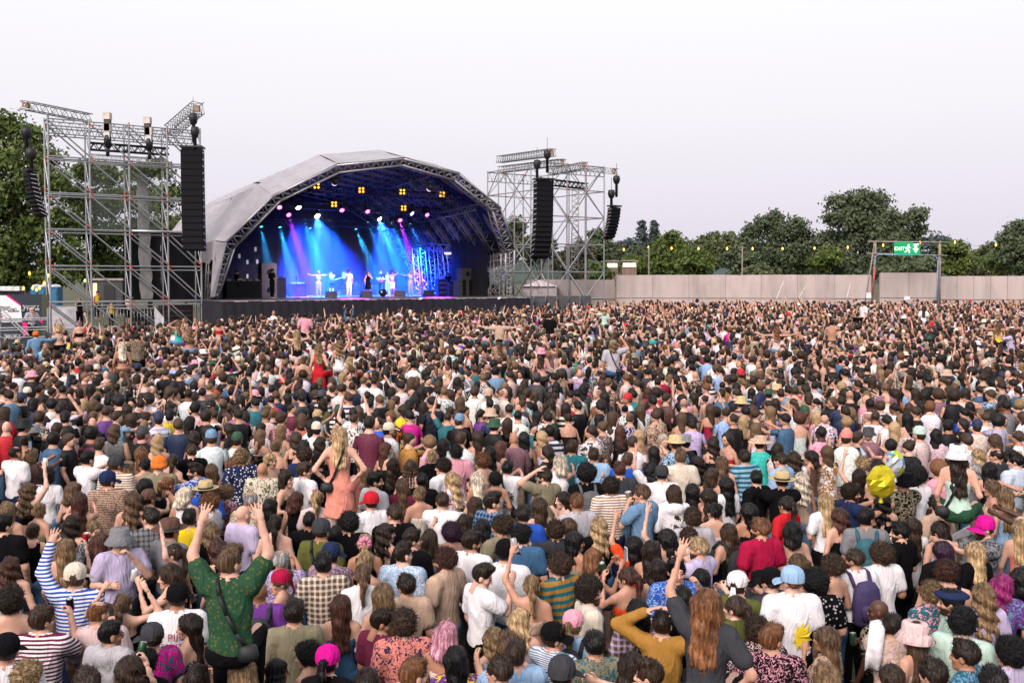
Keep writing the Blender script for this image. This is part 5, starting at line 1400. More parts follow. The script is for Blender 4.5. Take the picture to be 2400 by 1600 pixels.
for i, (u, v, dx) in enumerate(((2036, 692, .0), (2126, 698, .1))):
    p = at(u, v, 69.5 - i); tag(MB().box((0, 0, 0), (.34 if i == 0 else .4, .02, .36 if i == 0 else .24)).build('paper_sign', simple('paper', (.75, .74, .78), .8), loc=p), ('white square sheet held up near the gate', 'white oblong sheet held up below the exit sign')[i], 'sheet')

# ------------------------------------------------------------------ festoon lights
bulb = simple('warm_bulb', (1, .6, .2), .3, emit=(1, .45, .06), es=3.5); BL = []
fl_ = thing('festoon_lights', 'string of warm festoon bulbs above the right fence', 'string lights', at(1760, 590, 78)); fo = fl_.location.copy()
pts = [at(u, v, 79 - (u - 1462) * .006) for u, v in ((1462, 585), (1520, 580), (1574, 582), (1637, 583), (1704, 583), (1764, 583), (1834, 583), (1909, 582), (1987, 580), (2070, 575), (2156, 569), (2238, 568), (2334, 574), (2430, 573))]
bme = MB().lathe([(0, -.12), (.06, -.05), (.075, 0), (.05, .06), (.03, .12), (0, .13)], 8).me('bulb', bulb, True)
for p in pts: ob('bulb', bme, fl_, p - fo)
cb = MB()
for a, b_ in zip(pts, pts[1:]):
    q = [a.lerp(b_, t / 4) + Vector((0, 0, .14 - .30 * math.sin(math.pi * t / 4))) for t in range(5)]; cb.path([x - fo for x in q], .012, 4)
cb.build('cable', blk, fl_)
for i, (u, vt) in enumerate(((1521, 578), (1740, 576))):
    p = at(u, vt, 78.6); q = Vector((p.x, p.y, 1.6)); b_ = MB(); b_.tube((0, 0, 0), (0, 0, p.z - 1.6), .07, 8, 0, .055); tag(b_.build('festoon_pole', wp, loc=q), ('tall pole holding the festoon lights left of the tufted tree', 'bare pole rising above the middle of the right fence')[i], 'pole')
fl2 = thing('festoon_lights', 'few warm festoon bulbs above the blue portable toilets', 'string lights', at(70, 670, 60)); fo2 = fl2.location.copy()
for u, v in ((69, 641), (113, 646), (104, 664), (86, 679), (93, 675), (55, 676), (77, 675)): ob('bulb', bme, fl2, at(u, v, 60) - fo2)
fl3 = thing('festoon_lights', 'few warm bulbs hanging behind the left tower rails', 'string lights', at(230, 660, 66)); fo3 = fl3.location.copy()
for u, v in ((199, 658), (103, 664), (277, 672), (268, 664)): ob('bulb', bme, fl3, at(u, v, 66) - fo3)
# far lit stalls beyond the right fence
st_m = simple('lit_stall', (.8, .7, .6), .5, emit=(1, .75, .5), es=1.2); st_d = simple('stall_wall', (.25, .17, .14), .7)
for u, v, w_, l_ in ((1475, 622, 34, 'small lit stall right of the scaffold with a glowing counter'), (1435, 623, 26, 'small lit stall beside the scaffold leg')):
    p = at(u, v, 88); s_ = 88 / F_; o = thing('market_stall' if 'stall' in l_ else 'van', l_, 'stall' if 'stall' in l_ else 'van', p)
    MB().box((0, .6, -1.0), (w_ * s_, 1.2, 1.6)).build('body', st_d, o); MB().box((0, -.05, .05), (w_ * s_ * .9, .1, 10 * s_)).build('counter_light' if 'stall' in l_ else 'side_window', st_m if 'stall' in l_ else fmw, o); MB().box((0, .4, .42), (w_ * s_ * 1.1, 1.8, .1)).build('roof', fmd, o)
# ------------------------------------------------------------------ stage: deck, skirt
st = thing('stage', 'black skirted concert stage deck in front of the crowd', 'stage', S(10, 0, ground(54))); sto = st.location.copy(); MI = SROT.inverted()
def loc_(a, b_, z, o=sto): return S(a, b_, z) - o
dm, n, b = new_mat('stage_floor'); c = N(n, 'ShaderNodeTexCoord'); t = noise(n, (c, 'Object'), 1.3, 5); r = ramp(n, (t, 0), [(.3, (.06, .055, .065)), (.7, (.14, .13, .15))]); L(n, r, 0, b, 'Base Color'); b.inputs['Roughness'].default_value = .42
k = 0
for i in range(9):
    for j in range(8):
        a0, a1, b0, b1 = i * 2.33 - .2, (i + 1) * 2.33 - .212, j * 2.2, (j + 1) * 2.2 - .012
        q = MB(); C_ = [loc_(a, b_, z) for z in (DZ - .18, DZ) for a, b_ in ((a0, b0), (a1, b0), (a1, b1), (a0, b1))]
        q.add(C_, [(4, 5, 6, 7), (0, 1, 5, 4), (1, 2, 6, 5), (2, 3, 7, 6), (3, 0, 4, 7)]); q.build('deck_panel', dm, st)
sk = MB(); m_ = 160
path = [(-.2, 3.2), (-.2, -.03), (20.78, -.03), (20.78, 9)]
seg = []
for (a0, b0), (a1, b1) in zip(path, path[1:]):
    L_ = math.hypot(a1 - a0, b1 - b0); kk = int(L_ / .16); nx_, ny_ = -(b1 - b0) / L_, (a1 - a0) / L_
    for i in range(kk): t = i / kk; wv = .028 * math.sin(i * 1.9) + .02 * math.sin(i * .63); seg.append((a0 + (a1 - a0) * t - nx_ * (.05 + wv), b0 + (b1 - b0) * t - ny_ * (.05 + wv)))
V = [loc_(a, b_, DZ - .02) for a, b_ in seg] + [loc_(a, b_, .9) for a, b_ in seg]; sk.add(V, [(i, i + 1, len(seg) + i + 1, len(seg) + i) for i in range(len(seg) - 1)])
sk.build('front_skirt', simple('skirt_cloth', (.018, .016, .026), .85, bmp=.2), st, True)
ed = MB(); ed.tube(loc_(-.2, -.05, DZ - .04), loc_(20.78, -.05, DZ - .04), .035, 6); ed.build('edge_trim', simple('edge_tape', (.45, .38, .42), .5), st)

# ------------------------------------------------------------------ arched roof
rf = thing('stage_roof', 'arched pale canvas stage roof on lattice truss ribs', 'stage roof', S(11, 3, ground(60))); rfo = rf.location.copy()
def Lr(a, b_, z): return S(a, b_, z) - rfo
PROF = [(.5, 6.9), (3.0, 10.2), (6.9, 12.25), (11, 12.85), (15.1, 12.25), (19.0, 10.2), (21.5, 6.9)]
def prof(b_): dz = .07 * (b_ - 2.8); return [(a, z - dz) for a, z in PROF]
cv, n, b = new_mat('roof_canvas'); c = N(n, 'ShaderNodeTexCoord'); t = noise(n, (c, 'Object'), 1.1, 5, 1.); t2 = noise(n, (c, 'Object'), .5, 4, 0, (1, 1, 5)); r = ramp(n, (t, 0), [(.3, (.30, .29, .325)), (.68, (.37, .36, .40))]); r2 = ramp(n, (t2, 0), [(.35, .9), (.6, 1.)])
k = mixc(n, 1., (r, 0), (r2, 0), 'MULTIPLY'); L(n, k, 2, b, 'Base Color'); b.inputs['Roughness'].default_value = .6; bump(n, b, (t, 0), .35, .08)
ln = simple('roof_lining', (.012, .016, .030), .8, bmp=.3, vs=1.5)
BB = [2.8 + 1.55 * i for i in range(10)]
for i in range(9):
    b0, b1 = BB[i], BB[i + 1]
    for s in range(6):
        q = MB(); nu, nv = 4, 6; V = []
        for iu in range(nu + 1):
            for iv in range(nv + 1):
                tb = iu / nu; ts = iv / nv; bb = b0 + (b1 - b0) * tb; p0, p1 = prof(bb)[s], prof(bb)[s + 1]; a = p0[0] + (p1[0] - p0[0]) * ts; z = p0[1] + (p1[1] - p0[1]) * ts
                dx, dz = p1[0] - p0[0], p1[1] - p0[1]; l_ = math.hypot(dx, dz); sag = .30 * math.sin(math.pi * tb) * (.35 + .65 * math.sin(math.pi * ts)); a += dz / l_ * sag * 1.; z -= dx / l_ * sag; V.append(Lr(a, bb, z))
        m2 = nv + 1; q.add(V, [(x * m2 + y, (x + 1) * m2 + y, (x + 1) * m2 + y + 1, x * m2 + y + 1) for x in range(nu) for y in range(nv)]); q.build('canopy_panel', cv, rf, True)
FO = [(.36, 3.15, 3.65), (.9, 2.2, 6.75), (3.1, .65, 9.4), (6.8, -.1, 11.36), (11, -.55, 11.98), (15.2, -.1, 11.36), (18.9, .65, 9.4), (21.1, 2.2, 6.75), (21.64, 3.15, 3.65)]
FI = [(.87, 3.35, 3.66), (1.5, 2.4, 6.5), (3.65, .8, 9.2), (7.02, .1, 10.98), (11, -.35, 11.62), (14.98, .1, 10.98), (18.35, .8, 9.2), (20.5, 2.4, 6.5), (21.13, 3.35, 3.66)]
for s in range(6):   # sloping front panels between first rib and front truss
    q = MB(); V = []
    for iu in range(7):
        for iv in range(9):
            tu, tv = iu / 6, iv / 8; r0, r1 = PROF[s], PROF[s + 1]; f0, f1 = FO[s + 1], FO[s + 2]
            A_ = Vector((r0[0] + (r1[0] - r0[0]) * tv, 2.8, r0[1] + (r1[1] - r0[1]) * tv)); B_ = Vector((f0[0] + (f1[0] - f0[0]) * tv, f0[1] + (f1[1] - f0[1]) * tv - .03, f0[2] + (f1[2] - f0[2]) * tv + .06))
            w_ = A_.lerp(B_, tu); w_.z += .05 * math.sin(math.pi * tu) * math.sin(tv * 9 + s) - .03 * math.sin(math.pi * tv) + .05; V.append(Lr(*w_))
    q.add(V, [(x * 9 + y, (x + 1) * 9 + y, (x + 1) * 9 + y + 1, x * 9 + y + 1) for x in range(6) for y in range(8)]); q.build('front_panel', cv, rf, True)
for s in (0, 1):   # pleated flaps below the eaves, one each side
    q = MB(); V = []; kk = 60
    for i in range(kk + 1):
        bb = 2.6 + 14. * i / kk; a = (.5 if s == 0 else 21.5) + .05 * math.sin(i * 2.1); V += [Lr(a, bb, 6.95 - .07 * (bb - 2.8)), Lr(a + (.08 if s else -.08), bb, 5.75 + .10 * math.sin(i * .9) - .07 * (bb - 2.8))]
    q.add(V, [(2 * i, 2 * i + 2, 2 * i + 3, 2 * i + 1) for i in range(kk)]); q.build('eaves_flap', cv, rf, True)
q = MB(); q.add([Lr(.30, 3.05, 3.7), Lr(.55, 3.0, 3.7), Lr(.95, 2.05, 6.8), Lr(.40, 2.6, 6.9)], [(0, 1, 2, 3)]); q.build('leg_sleeve', cv, rf)
def lat(q, A, B, n_, r):
    for i in range(n_):
        t0, t1 = i / n_, (i + 1) / n_; tm_ = (t0 + t1) / 2; q.tube(A[0].lerp(A[1], t0), B[0].lerp(B[1], tm_), r, 5); q.tube(B[0].lerp(B[1], tm_), A[0].lerp(A[1], t1), r, 5)
for s in range(8):   # front truss in eight straight boxes
    q = MB(); o0, o1, i0, i1 = (Vector(x) for x in (FO[s], FO[s + 1], FI[s], FI[s + 1])); bk_ = Vector((0, .55, 0)); W_ = lambda v: Lr(*v)
    for p, p2 in ((o0, o1), (i0, i1)): q.tube(W_(p), W_(p2), .062, 8); q.tube(W_(p + bk_), W_(p2 + bk_), .05, 6)
    nb = max(4, round((o1 - o0).length / .62))
    lat(q, (W_(o0), W_(o1)), (W_(i0), W_(i1)), nb, .036); lat(q, (W_(o0 + bk_), W_(o1 + bk_)), (W_(i0 + bk_), W_(i1 + bk_)), nb, .03); lat(q, (W_(i0), W_(i1)), (W_(i0 + bk_), W_(i1 + bk_)), nb, .03)
    q.build('front_truss', trs, rf, True)
for i in range(1, 10):
    bb = BB[i] - .1; pr = [(.35, DZ)] + prof(bb) + [(21.65, DZ)]
    for s in range(8):
        q = MB(); (a0, z0), (a1, z1) = pr[s], pr[s + 1]; ins = lambda a, z, d: (a + (11 - a) / 13 * d, z - d * (.25 if z < 7 else .75) * (z > 4))
        for db_ in (0, .42):
            A = (Lr(*ins(a0, z0, .22)[:1], bb + db_, ins(a0, z0, .22)[1]), Lr(ins(a1, z1, .22)[0], bb + db_, ins(a1, z1, .22)[1])); B = (Lr(ins(a0, z0, .95)[0], bb + db_, ins(a0, z0, .95)[1]), Lr(ins(a1, z1, .95)[0], bb + db_, ins(a1, z1, .95)[1]))
            q.tube(A[0], A[1], .04, 5); q.tube(B[0], B[1], .04, 5); lat(q, A, B, 4 if s in (0, 7) else 5, .022)
        q.build('rib_truss', trs, rf, True)
for pi in range(1, 8):
    for ss in range(1):
        a, z = PROF[pi - 1]; q = MB(); q.tube(Lr(a + (11 - a) * .03, 2.9, z - .35), Lr(a + (11 - a) * .03, 16.6, z - .35 - .95), .04, 6); q.tube(Lr(a + (11 - a) * .07, 2.9, z - .8), Lr(a + (11 - a) * .07, 16.6, z - .8 - .95), .035, 6)
        lat(q, (Lr(a + (11 - a) * .03, 2.9, z - .35), Lr(a + (11 - a) * .03, 16.6, z - 1.3)), (Lr(a + (11 - a) * .07, 2.9, z - .8), Lr(a + (11 - a) * .07, 16.6, z - 1.75)), 12, .02); q.build('purlin', trs, rf, True)
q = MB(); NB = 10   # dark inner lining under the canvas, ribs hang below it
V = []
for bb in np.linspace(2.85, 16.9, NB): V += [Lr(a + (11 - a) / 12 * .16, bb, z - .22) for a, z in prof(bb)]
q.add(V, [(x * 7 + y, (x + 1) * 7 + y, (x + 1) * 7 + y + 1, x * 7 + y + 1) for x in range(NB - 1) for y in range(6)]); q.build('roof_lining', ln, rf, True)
# drapes
dr = thing('backdrop', 'black drapes closing the back and sides of the stage', 'drape', S(11, 13, DZ)); dro = dr.location.copy()
def drape(name, line, z0, z1, mat=drp, par=dr, off=dro, amp=.06):
    q = MB(); V = []; kk = 0
    for (a0, b0), (a1, b1) in zip(line, line[1:]):
        L_ = math.hypot(a1 - a0, b1 - b0); m_ = max(2, int(L_ / .22))
        for i in range(m_ + 1):
            t = i / m_; kk += 1; w_ = amp * math.sin(kk * 1.7); a, b_ = a0 + (a1 - a0) * t - (b1 - b0) / L_ * w_, b0 + (b1 - b0) * t + (a1 - a0) / L_ * w_
            zt = z1 if z1 is not None else float(np.interp(a, [x for x, _ in PROF], [z for _, z in PROF])) - 1.12 - (.75 if 6.2 < a < 8.0 else 0); V += [S(a, b_, z0) - off, S(a, b_, zt) - off]
    q.add(V, [(2 * i, 2 * i + 2, 2 * i + 3, 2 * i + 1) for i in range(kk - 1)]); return q.build(name, mat, par, True)
drape('back_drape', [(.6, 16.85), (21.4, 16.85)], DZ, None)
drape('side_drape', [(.75, 3.6), (.75, 16.8)], DZ, 6.6); drape('side_drape', [(21.35, 6.2), (21.35, 16.8)], DZ, 6.6)
drape('wing_drape', [(19.6, 8.2), (20.4, 4.4)], DZ, 7.55)

# ------------------------------------------------------------------ flying trusses and stage lights
def onb(u, v, b_):
    d = ray(u, v); dx, dy = d[0], d[1]; t = (b_ + SO[0] * E2[0] + SO[1] * E2[1]) / (dx * E2[0] + dy * E2[1]); return Vector((dx * t, dy * t, EYE + d[2] * t))
def box_truss(name, label, p, q, w_, mat, r=.03, step=.5, cat='truss', group=None):
    p, q = Vector(p), Vector(q); o = thing(name, label, cat, p, 0, group); d = q - p; L_ = d.length; d.normalize(); up = Vector((0, 0, 1)); sd_ = d.cross(up).normalized() if abs(d.z) < .95 else Vector((1, 0, 0)); up = sd_.cross(d); C_ = []
    for s in (-1, 1):
        for t in (-1, 1):
            of = sd_ * s * w_ / 2 + up * t * w_ / 2; C_.append(of); b_ = MB(); b_.tube(of, of + d * L_, r, 6); b_.build('chord', mat, o, True)
    n_ = max(2, int(L_ / step)); b_ = MB()
    for i, j in ((0, 1), (2, 3), (0, 2), (1, 3)): lat(b_, (C_[i], C_[i] + d * L_), (C_[j], C_[j] + d * L_), n_, r * .55)
    b_.build('bracing', mat, o, True); return o
tw = {}
for i, (b_, z, a0, a1, nm) in enumerate(((4.6, 10.35, 3.6, 18.4, 'foremost'), (7.2, 9.5, 2.9, 19.1, 'middle'), (10.2, 8.6, 3.0, 19.0, 'rear'))):
    box_truss('lighting_truss', f'{nm} dark lighting truss hanging across the stage', S(a0, b_, z), S(a1, b_, z), .4, blk, .03)
hd_m = simple('lamp_body', (.02, .02, .022), .5)
def emis(name, col, s): return simple(name, tuple(min(1, x) for x in col), .3, var=0, emit=col, es=s)
E_mag, E_wht, E_amb, E_cy, E_blu = emis('lens_magenta', (1, .12, .75), 6), emis('lens_white', (.75, .8, 1), 90), emis('lens_amber', (1, .40, .04), 3.2), emis('lens_cyan', (.1, .7, 1), 8), emis('lens_violet', (.6, .55, 1), 14)
hbm = MB(); hbm.lathe([(.0, .2), (.16, .18), (.19, .0), (.17, -.16), (.15, -.2), (0, -.2)], 12); hbody = hbm.me('head', hd_m, True)
ybm = MB(); ybm.box((0, 0, .42), (.34, .22, .1)); ybm.box((-.22, 0, .2), (.05, .14, .46)); ybm.box((.22, 0, .2), (.05, .14, .46)); yoke = ybm.me('yoke', hd_m)
lensm = MB().lathe([(0, 0), (.145, .0), (.15, .015), (0, .02)], 14).me('lens', E_mag, True)
def moving_head(p, tgt, emat, label, spot=None, sc=1., tgt2=None):
    o = thing('stage_light', label, 'stage light', p, 0, 'moving stage lights'); o.scale = (sc, sc, sc); d = (Vector(tgt) - p).normalized(); qn = d.to_track_quat('-Z', 'Y')
    ob('yoke', yoke, o, rot=(0, 0, TH)); h = ob('head', hbody, o); h.rotation_mode = 'QUATERNION'; h.rotation_quaternion = qn
    l = ob('lens', lensm, h, (0, 0, -.21), (math.pi, 0, 0)); l.material_slots[0].link = 'OBJECT'; l.material_slots[0].material = emat
    if spot:
        e, ang, col = spot; ld = bpy.data.lights.new('beam', 'SPOT'); ld.energy = e; ld.spot_size = R(ang); ld.spot_blend = 1.; ld.color = col; ld.shadow_soft_size = .10
        d2 = (Vector(tgt2 if tgt2 is not None else tgt) - p).normalized(); lo = ob('beam', ld, o, d2 * .3 / sc); lo.rotation_mode = 'QUATERNION'; lo.rotation_quaternion = d2.to_track_quat('-Z', 'Y')
    return o
BLUE, CYAN, PURP, WHB = (.008, .05, 1), (.02, .42, 1), (.42, .02, 1), (.22, .32, 1)
K = 4.5
for i, (u, v, b_, du) in enumerate(((653, 481, 7.0, 60), (674, 499, 9.2, 75), (799, 488, 7.0, 70), (859, 491, 7.0, 80), (935, 512, 9.0, 70), (998, 499, 7.2, 90))):
    p = onb(u, v, b_); moving_head(p, onb(u + du * 1.6, 700, b_ - 6.5), E_mag, f'magenta stage light, {("first", "second", "third", "fourth", "fifth", "sixth")[i]} magenta lamp from the left', (26000 * K, 16, PURP), tgt2=onb(u + du * .8, 690, b_ + 1.5) if i in (0, 1, 3, 4) else onb(u + 30, 702, 1.6))
for i, (u, v, b_, du, dv) in enumerate(((697, 481, 7.0, 60, 690), (739, 500, 8.8, 90, 670), (885, 508.6, 8.8, 110, 680), (961, 496, 7.2, 110, 640))):
    p = onb(u, v, b_); moving_head(p, onb(u + du * 1.5, dv + 12, b_ - 4.5), E_wht if i < 3 else E_blu, ('dazzling white stage light left of the brightest one', 'brightest white stage light with long rays', 'white stage light right of centre', 'pale violet stage light at right')[i], ((50000, 52000, 46000, 3500)[i] * K, 62, BLUE), 1.25 if i == 1 else 1., tgt2=onb(u + du * .6, 690, b_ + 2.5))
for i, (u, v, b_, du) in enumerate(((611.6, 527, 10.4, 30), (655, 528, 10.4, 40), (712.6, 509.6, 10.2, 45), (725.5, 531, 11, 50), (772, 512, 10.2, 60), (832.7, 533, 11, 65), (862.6, 516, 10.2, 60), (917.7, 518, 10.2, 65), (961, 520, 10.4, 60), (897, 535, 11, 60))):
    p = onb(u, v, b_); moving_head(p, onb(u + du, 690, b_ - 1.), E_cy, f'small cyan beam light, number {("one", "two", "three", "four", "five", "six", "seven", "eight", "nine", "ten")[i]} of the rear row', ((5000 if i in (0, 4, 8) else 15000) * K, 20, CYAN), .6)
bl_m = MB().box((0, 0, 0), (.48, .14, .44)).me('casing', hd_m); bc_m = MB().lathe([(0, 0), (.066, 0), (.07, .02), (0, .03)], 12).me('lamp', E_amb, True)
for i, (u, v, b_) in enumerate(((742, 436, 4.4), (847, 446, 4.4), (943, 450, 4.4), (1036, 456, 4.4), (783, 479, 7.), (946, 488, 7.))):
    p = onb(u, v, b_); o = thing('blinder_light', f'square amber four-lamp light, {("leftmost of the upper row", "second of the upper row", "third of the upper row", "rightmost of the upper row", "left one of the lower pair", "right one of the lower pair")[i]}', 'stage light', p, math.atan2(-p.x, -p.y * -1) * -1 * -1, 'amber four-lamp lights')
    ob('casing', bl_m, o)
    for x in (-.11, .11):
        for z in (-.10, .10): ob('lamp', bc_m, o, (x, -.08, z), (R(90), 0, 0))
# two added key lamps, not a seen source, to brighten the performers
for i, (a, b_, z, col, e) in enumerate(((7, .6, 10.5, (.85, .65, 1), 5200), (13.5, .6, 10.5, (.95, .7, 1), 5200))):
    p = S(a, b_, z); moving_head(p, S(a + (1 if i == 0 else -1), 7.5, DZ + .8), emis('added_key_lens', (.8, .6, 1), 3), ('added front key light on the arch left of its peak', 'added front key light on the arch right of its peak')[i], (e * 1.7, 58, col))
# stage smoke: a volume inside the roof
sm_ = bpy.data.materials.new('stage_smoke'); sm_.use_nodes = True; n = sm_.node_tree; n.nodes.clear(); o_ = n.nodes.new('ShaderNodeOutputMaterial'); pv = n.nodes.new('ShaderNodeVolumePrincipled'); pv.inputs['Density'].default_value = .017; pv.inputs['Color'].default_value = (.9, .93, 1, 1); pv.inputs['Anisotropy'].default_value = .15; n.links.new(pv.outputs[0], o_.inputs['Volume'])
q = MB(); C_ = [S(a, b_, z) for z in (DZ + .02, 10.2) for a, b_ in ((2.6, 8.2), (18.6, 8.2), (18.6, 16.4), (2.6, 16.4))]; q.add(C_, [(3, 2, 1, 0), (4, 5, 6, 7), (0, 1, 5, 4), (1, 2, 6, 5), (2, 3, 7, 6), (3, 0, 4, 7)]); tag(q.build('smoke', sm_), kind='stuff')
# ------------------------------------------------------------------ scaffold towers: every tube a part
cyl = MB().tube((0, 0, 0), (0, 0, 1), 1, 8).me('tube', alu, True); ctr = {}
def tube_part(parent, off, p, q, r=.045, name='tube', me=None):
    p, q = Vector(p) - off, Vector(q) - off; d = q - p; o = ob(name, me or cyl, parent, p); o.rotation_mode = 'QUATERNION'; o.rotation_quaternion = Vector((0, 0, 1)).rotation_difference(d.normalized()); o.scale = (r, r, d.length); return o
clip = MB()
def marks(p, q, rs, r=.06):
    p, q = Vector(p), Vector(q); d = (q - p).normalized()
    for t in (.06, .94) if rs.rand() < .3 else (.06,) if rs.rand() < .6 else ():
        c_ = p.lerp(q, t); clip.tube(c_ - d * .045, c_ + d * .045, r * .9, 6)
rs_ = np.random.RandomState(3)
LT = thing('scaffold_tower', 'wide steel scaffold tower left of the stage holding speakers', 'scaffold', S(-4, 3.3, ground(52))); lo_ = LT.location.copy()
PA_ = [-8.2, -6.17, -4.14, -2.1, -.25]; LV = [3.5, 5.42, 7.35, 9.25, 11.15, 13.1]; gz0 = ground(53)
for b_ in (2.9, 3.95):
    for i, a in enumerate(PA_):
        for z0, z1 in zip([gz0] + LV[1:-1:2], LV[1:-1:2] + [13.25]): tube_part(LT, lo_, S(a, b_, z0), S(a, b_, z1), .055 if b_ < 3 else .045, 'post'); marks(S(a, b_, z0), S(a, b_, z1), rs_, .066)
    for i in range(4):
        for z in LV[:-1] + [1.7]:
            p, q = S(PA_[i], b_, z), S(PA_[i + 1], b_, z); tube_part(LT, lo_, p, q, .04, 'ledger'); marks(p, q, rs_)
            if b_ < 3 and z > 2: tube_part(LT, lo_, S(PA_[i], b_ - .05, z - .2), S(PA_[i + 1], b_ - .05, z - .2), .034, 'ledger')
        for z0, z1 in zip([1.6] + LV, LV):
            p, q = S(PA_[i], b_ - .08, z1 - .1), S(PA_[i + 1], b_ - .08, z0 + .1)
            if b_ < 3 or i in (0, 2, 3): tube_part(LT, lo_, p, q, .042, 'brace'); marks(p, q, rs_)
for a in PA_:
    for z in LV: tube_part(LT, lo_, S(a, 2.9, z), S(a, 3.95, z), .036, 'transom')
    for z0, z1 in zip(LV, LV[1:]): tube_part(LT, lo_, S(a, 2.9, z0), S(a, 3.95, z1), .03, 'brace')
for i in range(4):   # double top girder
    for b_ in (2.9, 3.95):
        for z in (12.35, 12.75, 13.1): tube_part(LT, lo_, S(PA_[i], b_, z), S(PA_[i + 1], b_, z), .035, 'ledger')
        q = MB(); lat(q, (S(PA_[i], b_, 12.35) - lo_, S(PA_[i + 1], b_, 12.35) - lo_), (S(PA_[i], b_, 13.1) - lo_, S(PA_[i + 1], b_, 13.1) - lo_), 4, .018); q.build('girder_lacing', alu, LT, True)
clip_l = MB(); clip_l.v = [tuple(Vector(x) - lo_) for x in clip.v]; clip_l.f = clip.f; clip_l.m = clip.m; clip_l.build('clip_marks', redm, LT, True)['kind'] = 'stuff'; clip = MB()
# cantilever girders on top
rust = simple('rusty_steel', (.30, .20, .13), .6)
def girder(label, p, q, w_, h_, mat=alu, capm=None):
    o = box_truss('cantilever_girder', label, p, q, w_, mat, .035, .45, 'girder'); 
    if capm:
        d = (Vector(q) - Vector(p)); d.normalize(); MB().box(d * .25, (.3, .3, .3)).build('end_fitting', capm, o)
    return o
girder('horizontal girder reaching out left over the side speakers', S(-9.5, 2.6, 13.65), S(-6.0, 3.3, 13.35), .42, .4, alu, rust)
girder('girder reaching forward above the tall left speaker array', S(-1.15, .3, 14.0), S(-1.25, 5.2, 13.3), .62, .4, alu, rust)
box_truss('black_truss', 'black lattice truss slung across the left tower under its top', S(-6.1, 3.2, 11.85), S(-1.95, 3.2, 11.85), .36, blk, .045, .42)
box_truss('screen_truss', 'pale mesh-like truss below the black truss of the left tower', S(-6.1, 3.5, 11.2), S(-2.0, 3.5, 11.2), .5, trs, .02, .22)
def hoist(p, label, h_=1.5, white=True):
    o = thing('chain_hoist', label, 'hoist', p); x, y = 0, 0
    MB().lathe([(0, -.55), (.17, -.52), (.2, -.1), (.17, .1), (0, .14)], 10).build('motor', blk, o, True); b2 = MB(); b2.tube((0, 0, -h_), (0, 0, -.5), .10, 8); b2.build('chain_bag', blk, o, True)
    if white: MB().box((0, 0, .5), (.36, .3, .42)).build('hook_block', simple('hoist_white', (.62, .52, .45), .5), o); b2 = MB(); b2.box((0, 0, .1), (.3, .26, .4)); b2.build('frame', trs, o)
    return o
hoist(at(252, 322, 53.6), 'left chain hoist hanging over the black truss', 1.0); hoist(at(350, 330, 55.2), 'right chain hoist hanging over the black truss', 1.0)
for u, v, Y, l_ in ((252, 278, 53.6, 'box-shaped lamp bracket atop the left tower, left one'), (346, 288, 55.2, 'box-shaped lamp bracket atop the left tower, right one')):
    p = at(u, v, Y); o = thing('lift_block', l_, 'bracket', p); MB().box((0, 0, -.3), (.30, .30, .75)).build('frame', simple('block_dark', (.06, .055, .055), .5), o); MB().box((0, -.02, .12), (.36, .36, .36)).build('head', simple('hoist_white', (.62, .52, .45), .5), o)
scr, n, b = new_mat('windbreak_mesh'); tr = N(n, 'ShaderNodeBsdfTransparent'); ms = N(n, 'ShaderNodeMixShader', ins={0: .22}); L(n, tr, 0, ms, 1); L(n, b, 0, ms, 2); L(n, ms, 0, n.nodes['Material Output'], 0); b.inputs['Base Color'].default_value = (.30, .36, .33, 1); b.inputs['Roughness'].default_value = .7
q = MB(); pz = [S(-6.1, 4.05, 7.4), S(-2.2, 4.05, 7.4), S(-2.2, 4.05, 11.0), S(-6.1, 4.05, 11.0)]; q.add([p - pz[0] for p in pz], [(0, 1, 2, 3)]); tag(q.build('windbreak_net', scr, loc=pz[0]), 'thin greenish windbreak net stretched in the left tower', 'net')
q = MB(); V = []
for i in range(25):
    t = i / 24; V += [S(-3.5 + .04 * math.sin(i * 1.1) + .15 * t, 4.0 + .05 * math.sin(i), 10.6 - 7.0 * t), S(-2.85 + .2 * t + .05 * math.sin(i * 1.7), 4.1, 10.6 - 7.0 * t)]
q.add([v - V[0] for v in V], [(2 * i, 2 * i + 1, 2 * i + 3, 2 * i + 2) for i in range(24)]); tag(q.build('cloth_strip', simple('grey_cloth', (.40, .38, .37), .8), smooth=True, loc=V[0]), 'loose grey cloth strip hanging inside the left tower', 'cloth')
dd = thing('black_screen_cloth', 'black cloth wall closing the right half of the left tower', 'drape', S(-2, 4.3, 3.5)); ddo = dd.location.copy()
drape('cloth_panel', [(-4.15, 4.4), (-2.1, 4.4)], 3.55, 7.45, drp, dd, ddo, .05); drape('cloth_panel', [(-2.05, 4.4), (.3, 4.6)], 3.55, 7.35, drp, dd, ddo, .05)
q = MB(); q.tube((0, 0, 0), S(-.3, 2.7, 7.35) - S(-4.1, 2.7, 7.35), .08, 8); tag(q.build('crossbeam', alu, smooth=True, loc=S(-4.1, 2.7, 7.35)), 'thick silver crossbeam above the black cloth of the left tower', 'beam')
# under the tower deck: dark equipment cases
case = simple('flight_case', (.035, .02, .022), .6); 
for i, (a, b_, w_, h_, l_) in enumerate(((-3.2, 4.6, 1.7, 1.5, 'dark red-black equipment case under the left tower'), (-1.2, 4.7, 1.8, 1.7, 'black equipment rack under the left tower beside the stage'))):
    o = thing('equipment_case', l_, 'case', S(a, b_, 1.6), TH); MB().box((0, 0, h_ / 2), (w_, .7, h_)).build('body', case, o)
    for j in range(5): MB().box((0, -.37, .2 + j * .27), (w_ * .86, .03, .07)).build('panel', simple('panel_grey', (.10, .09, .09), .5), o)
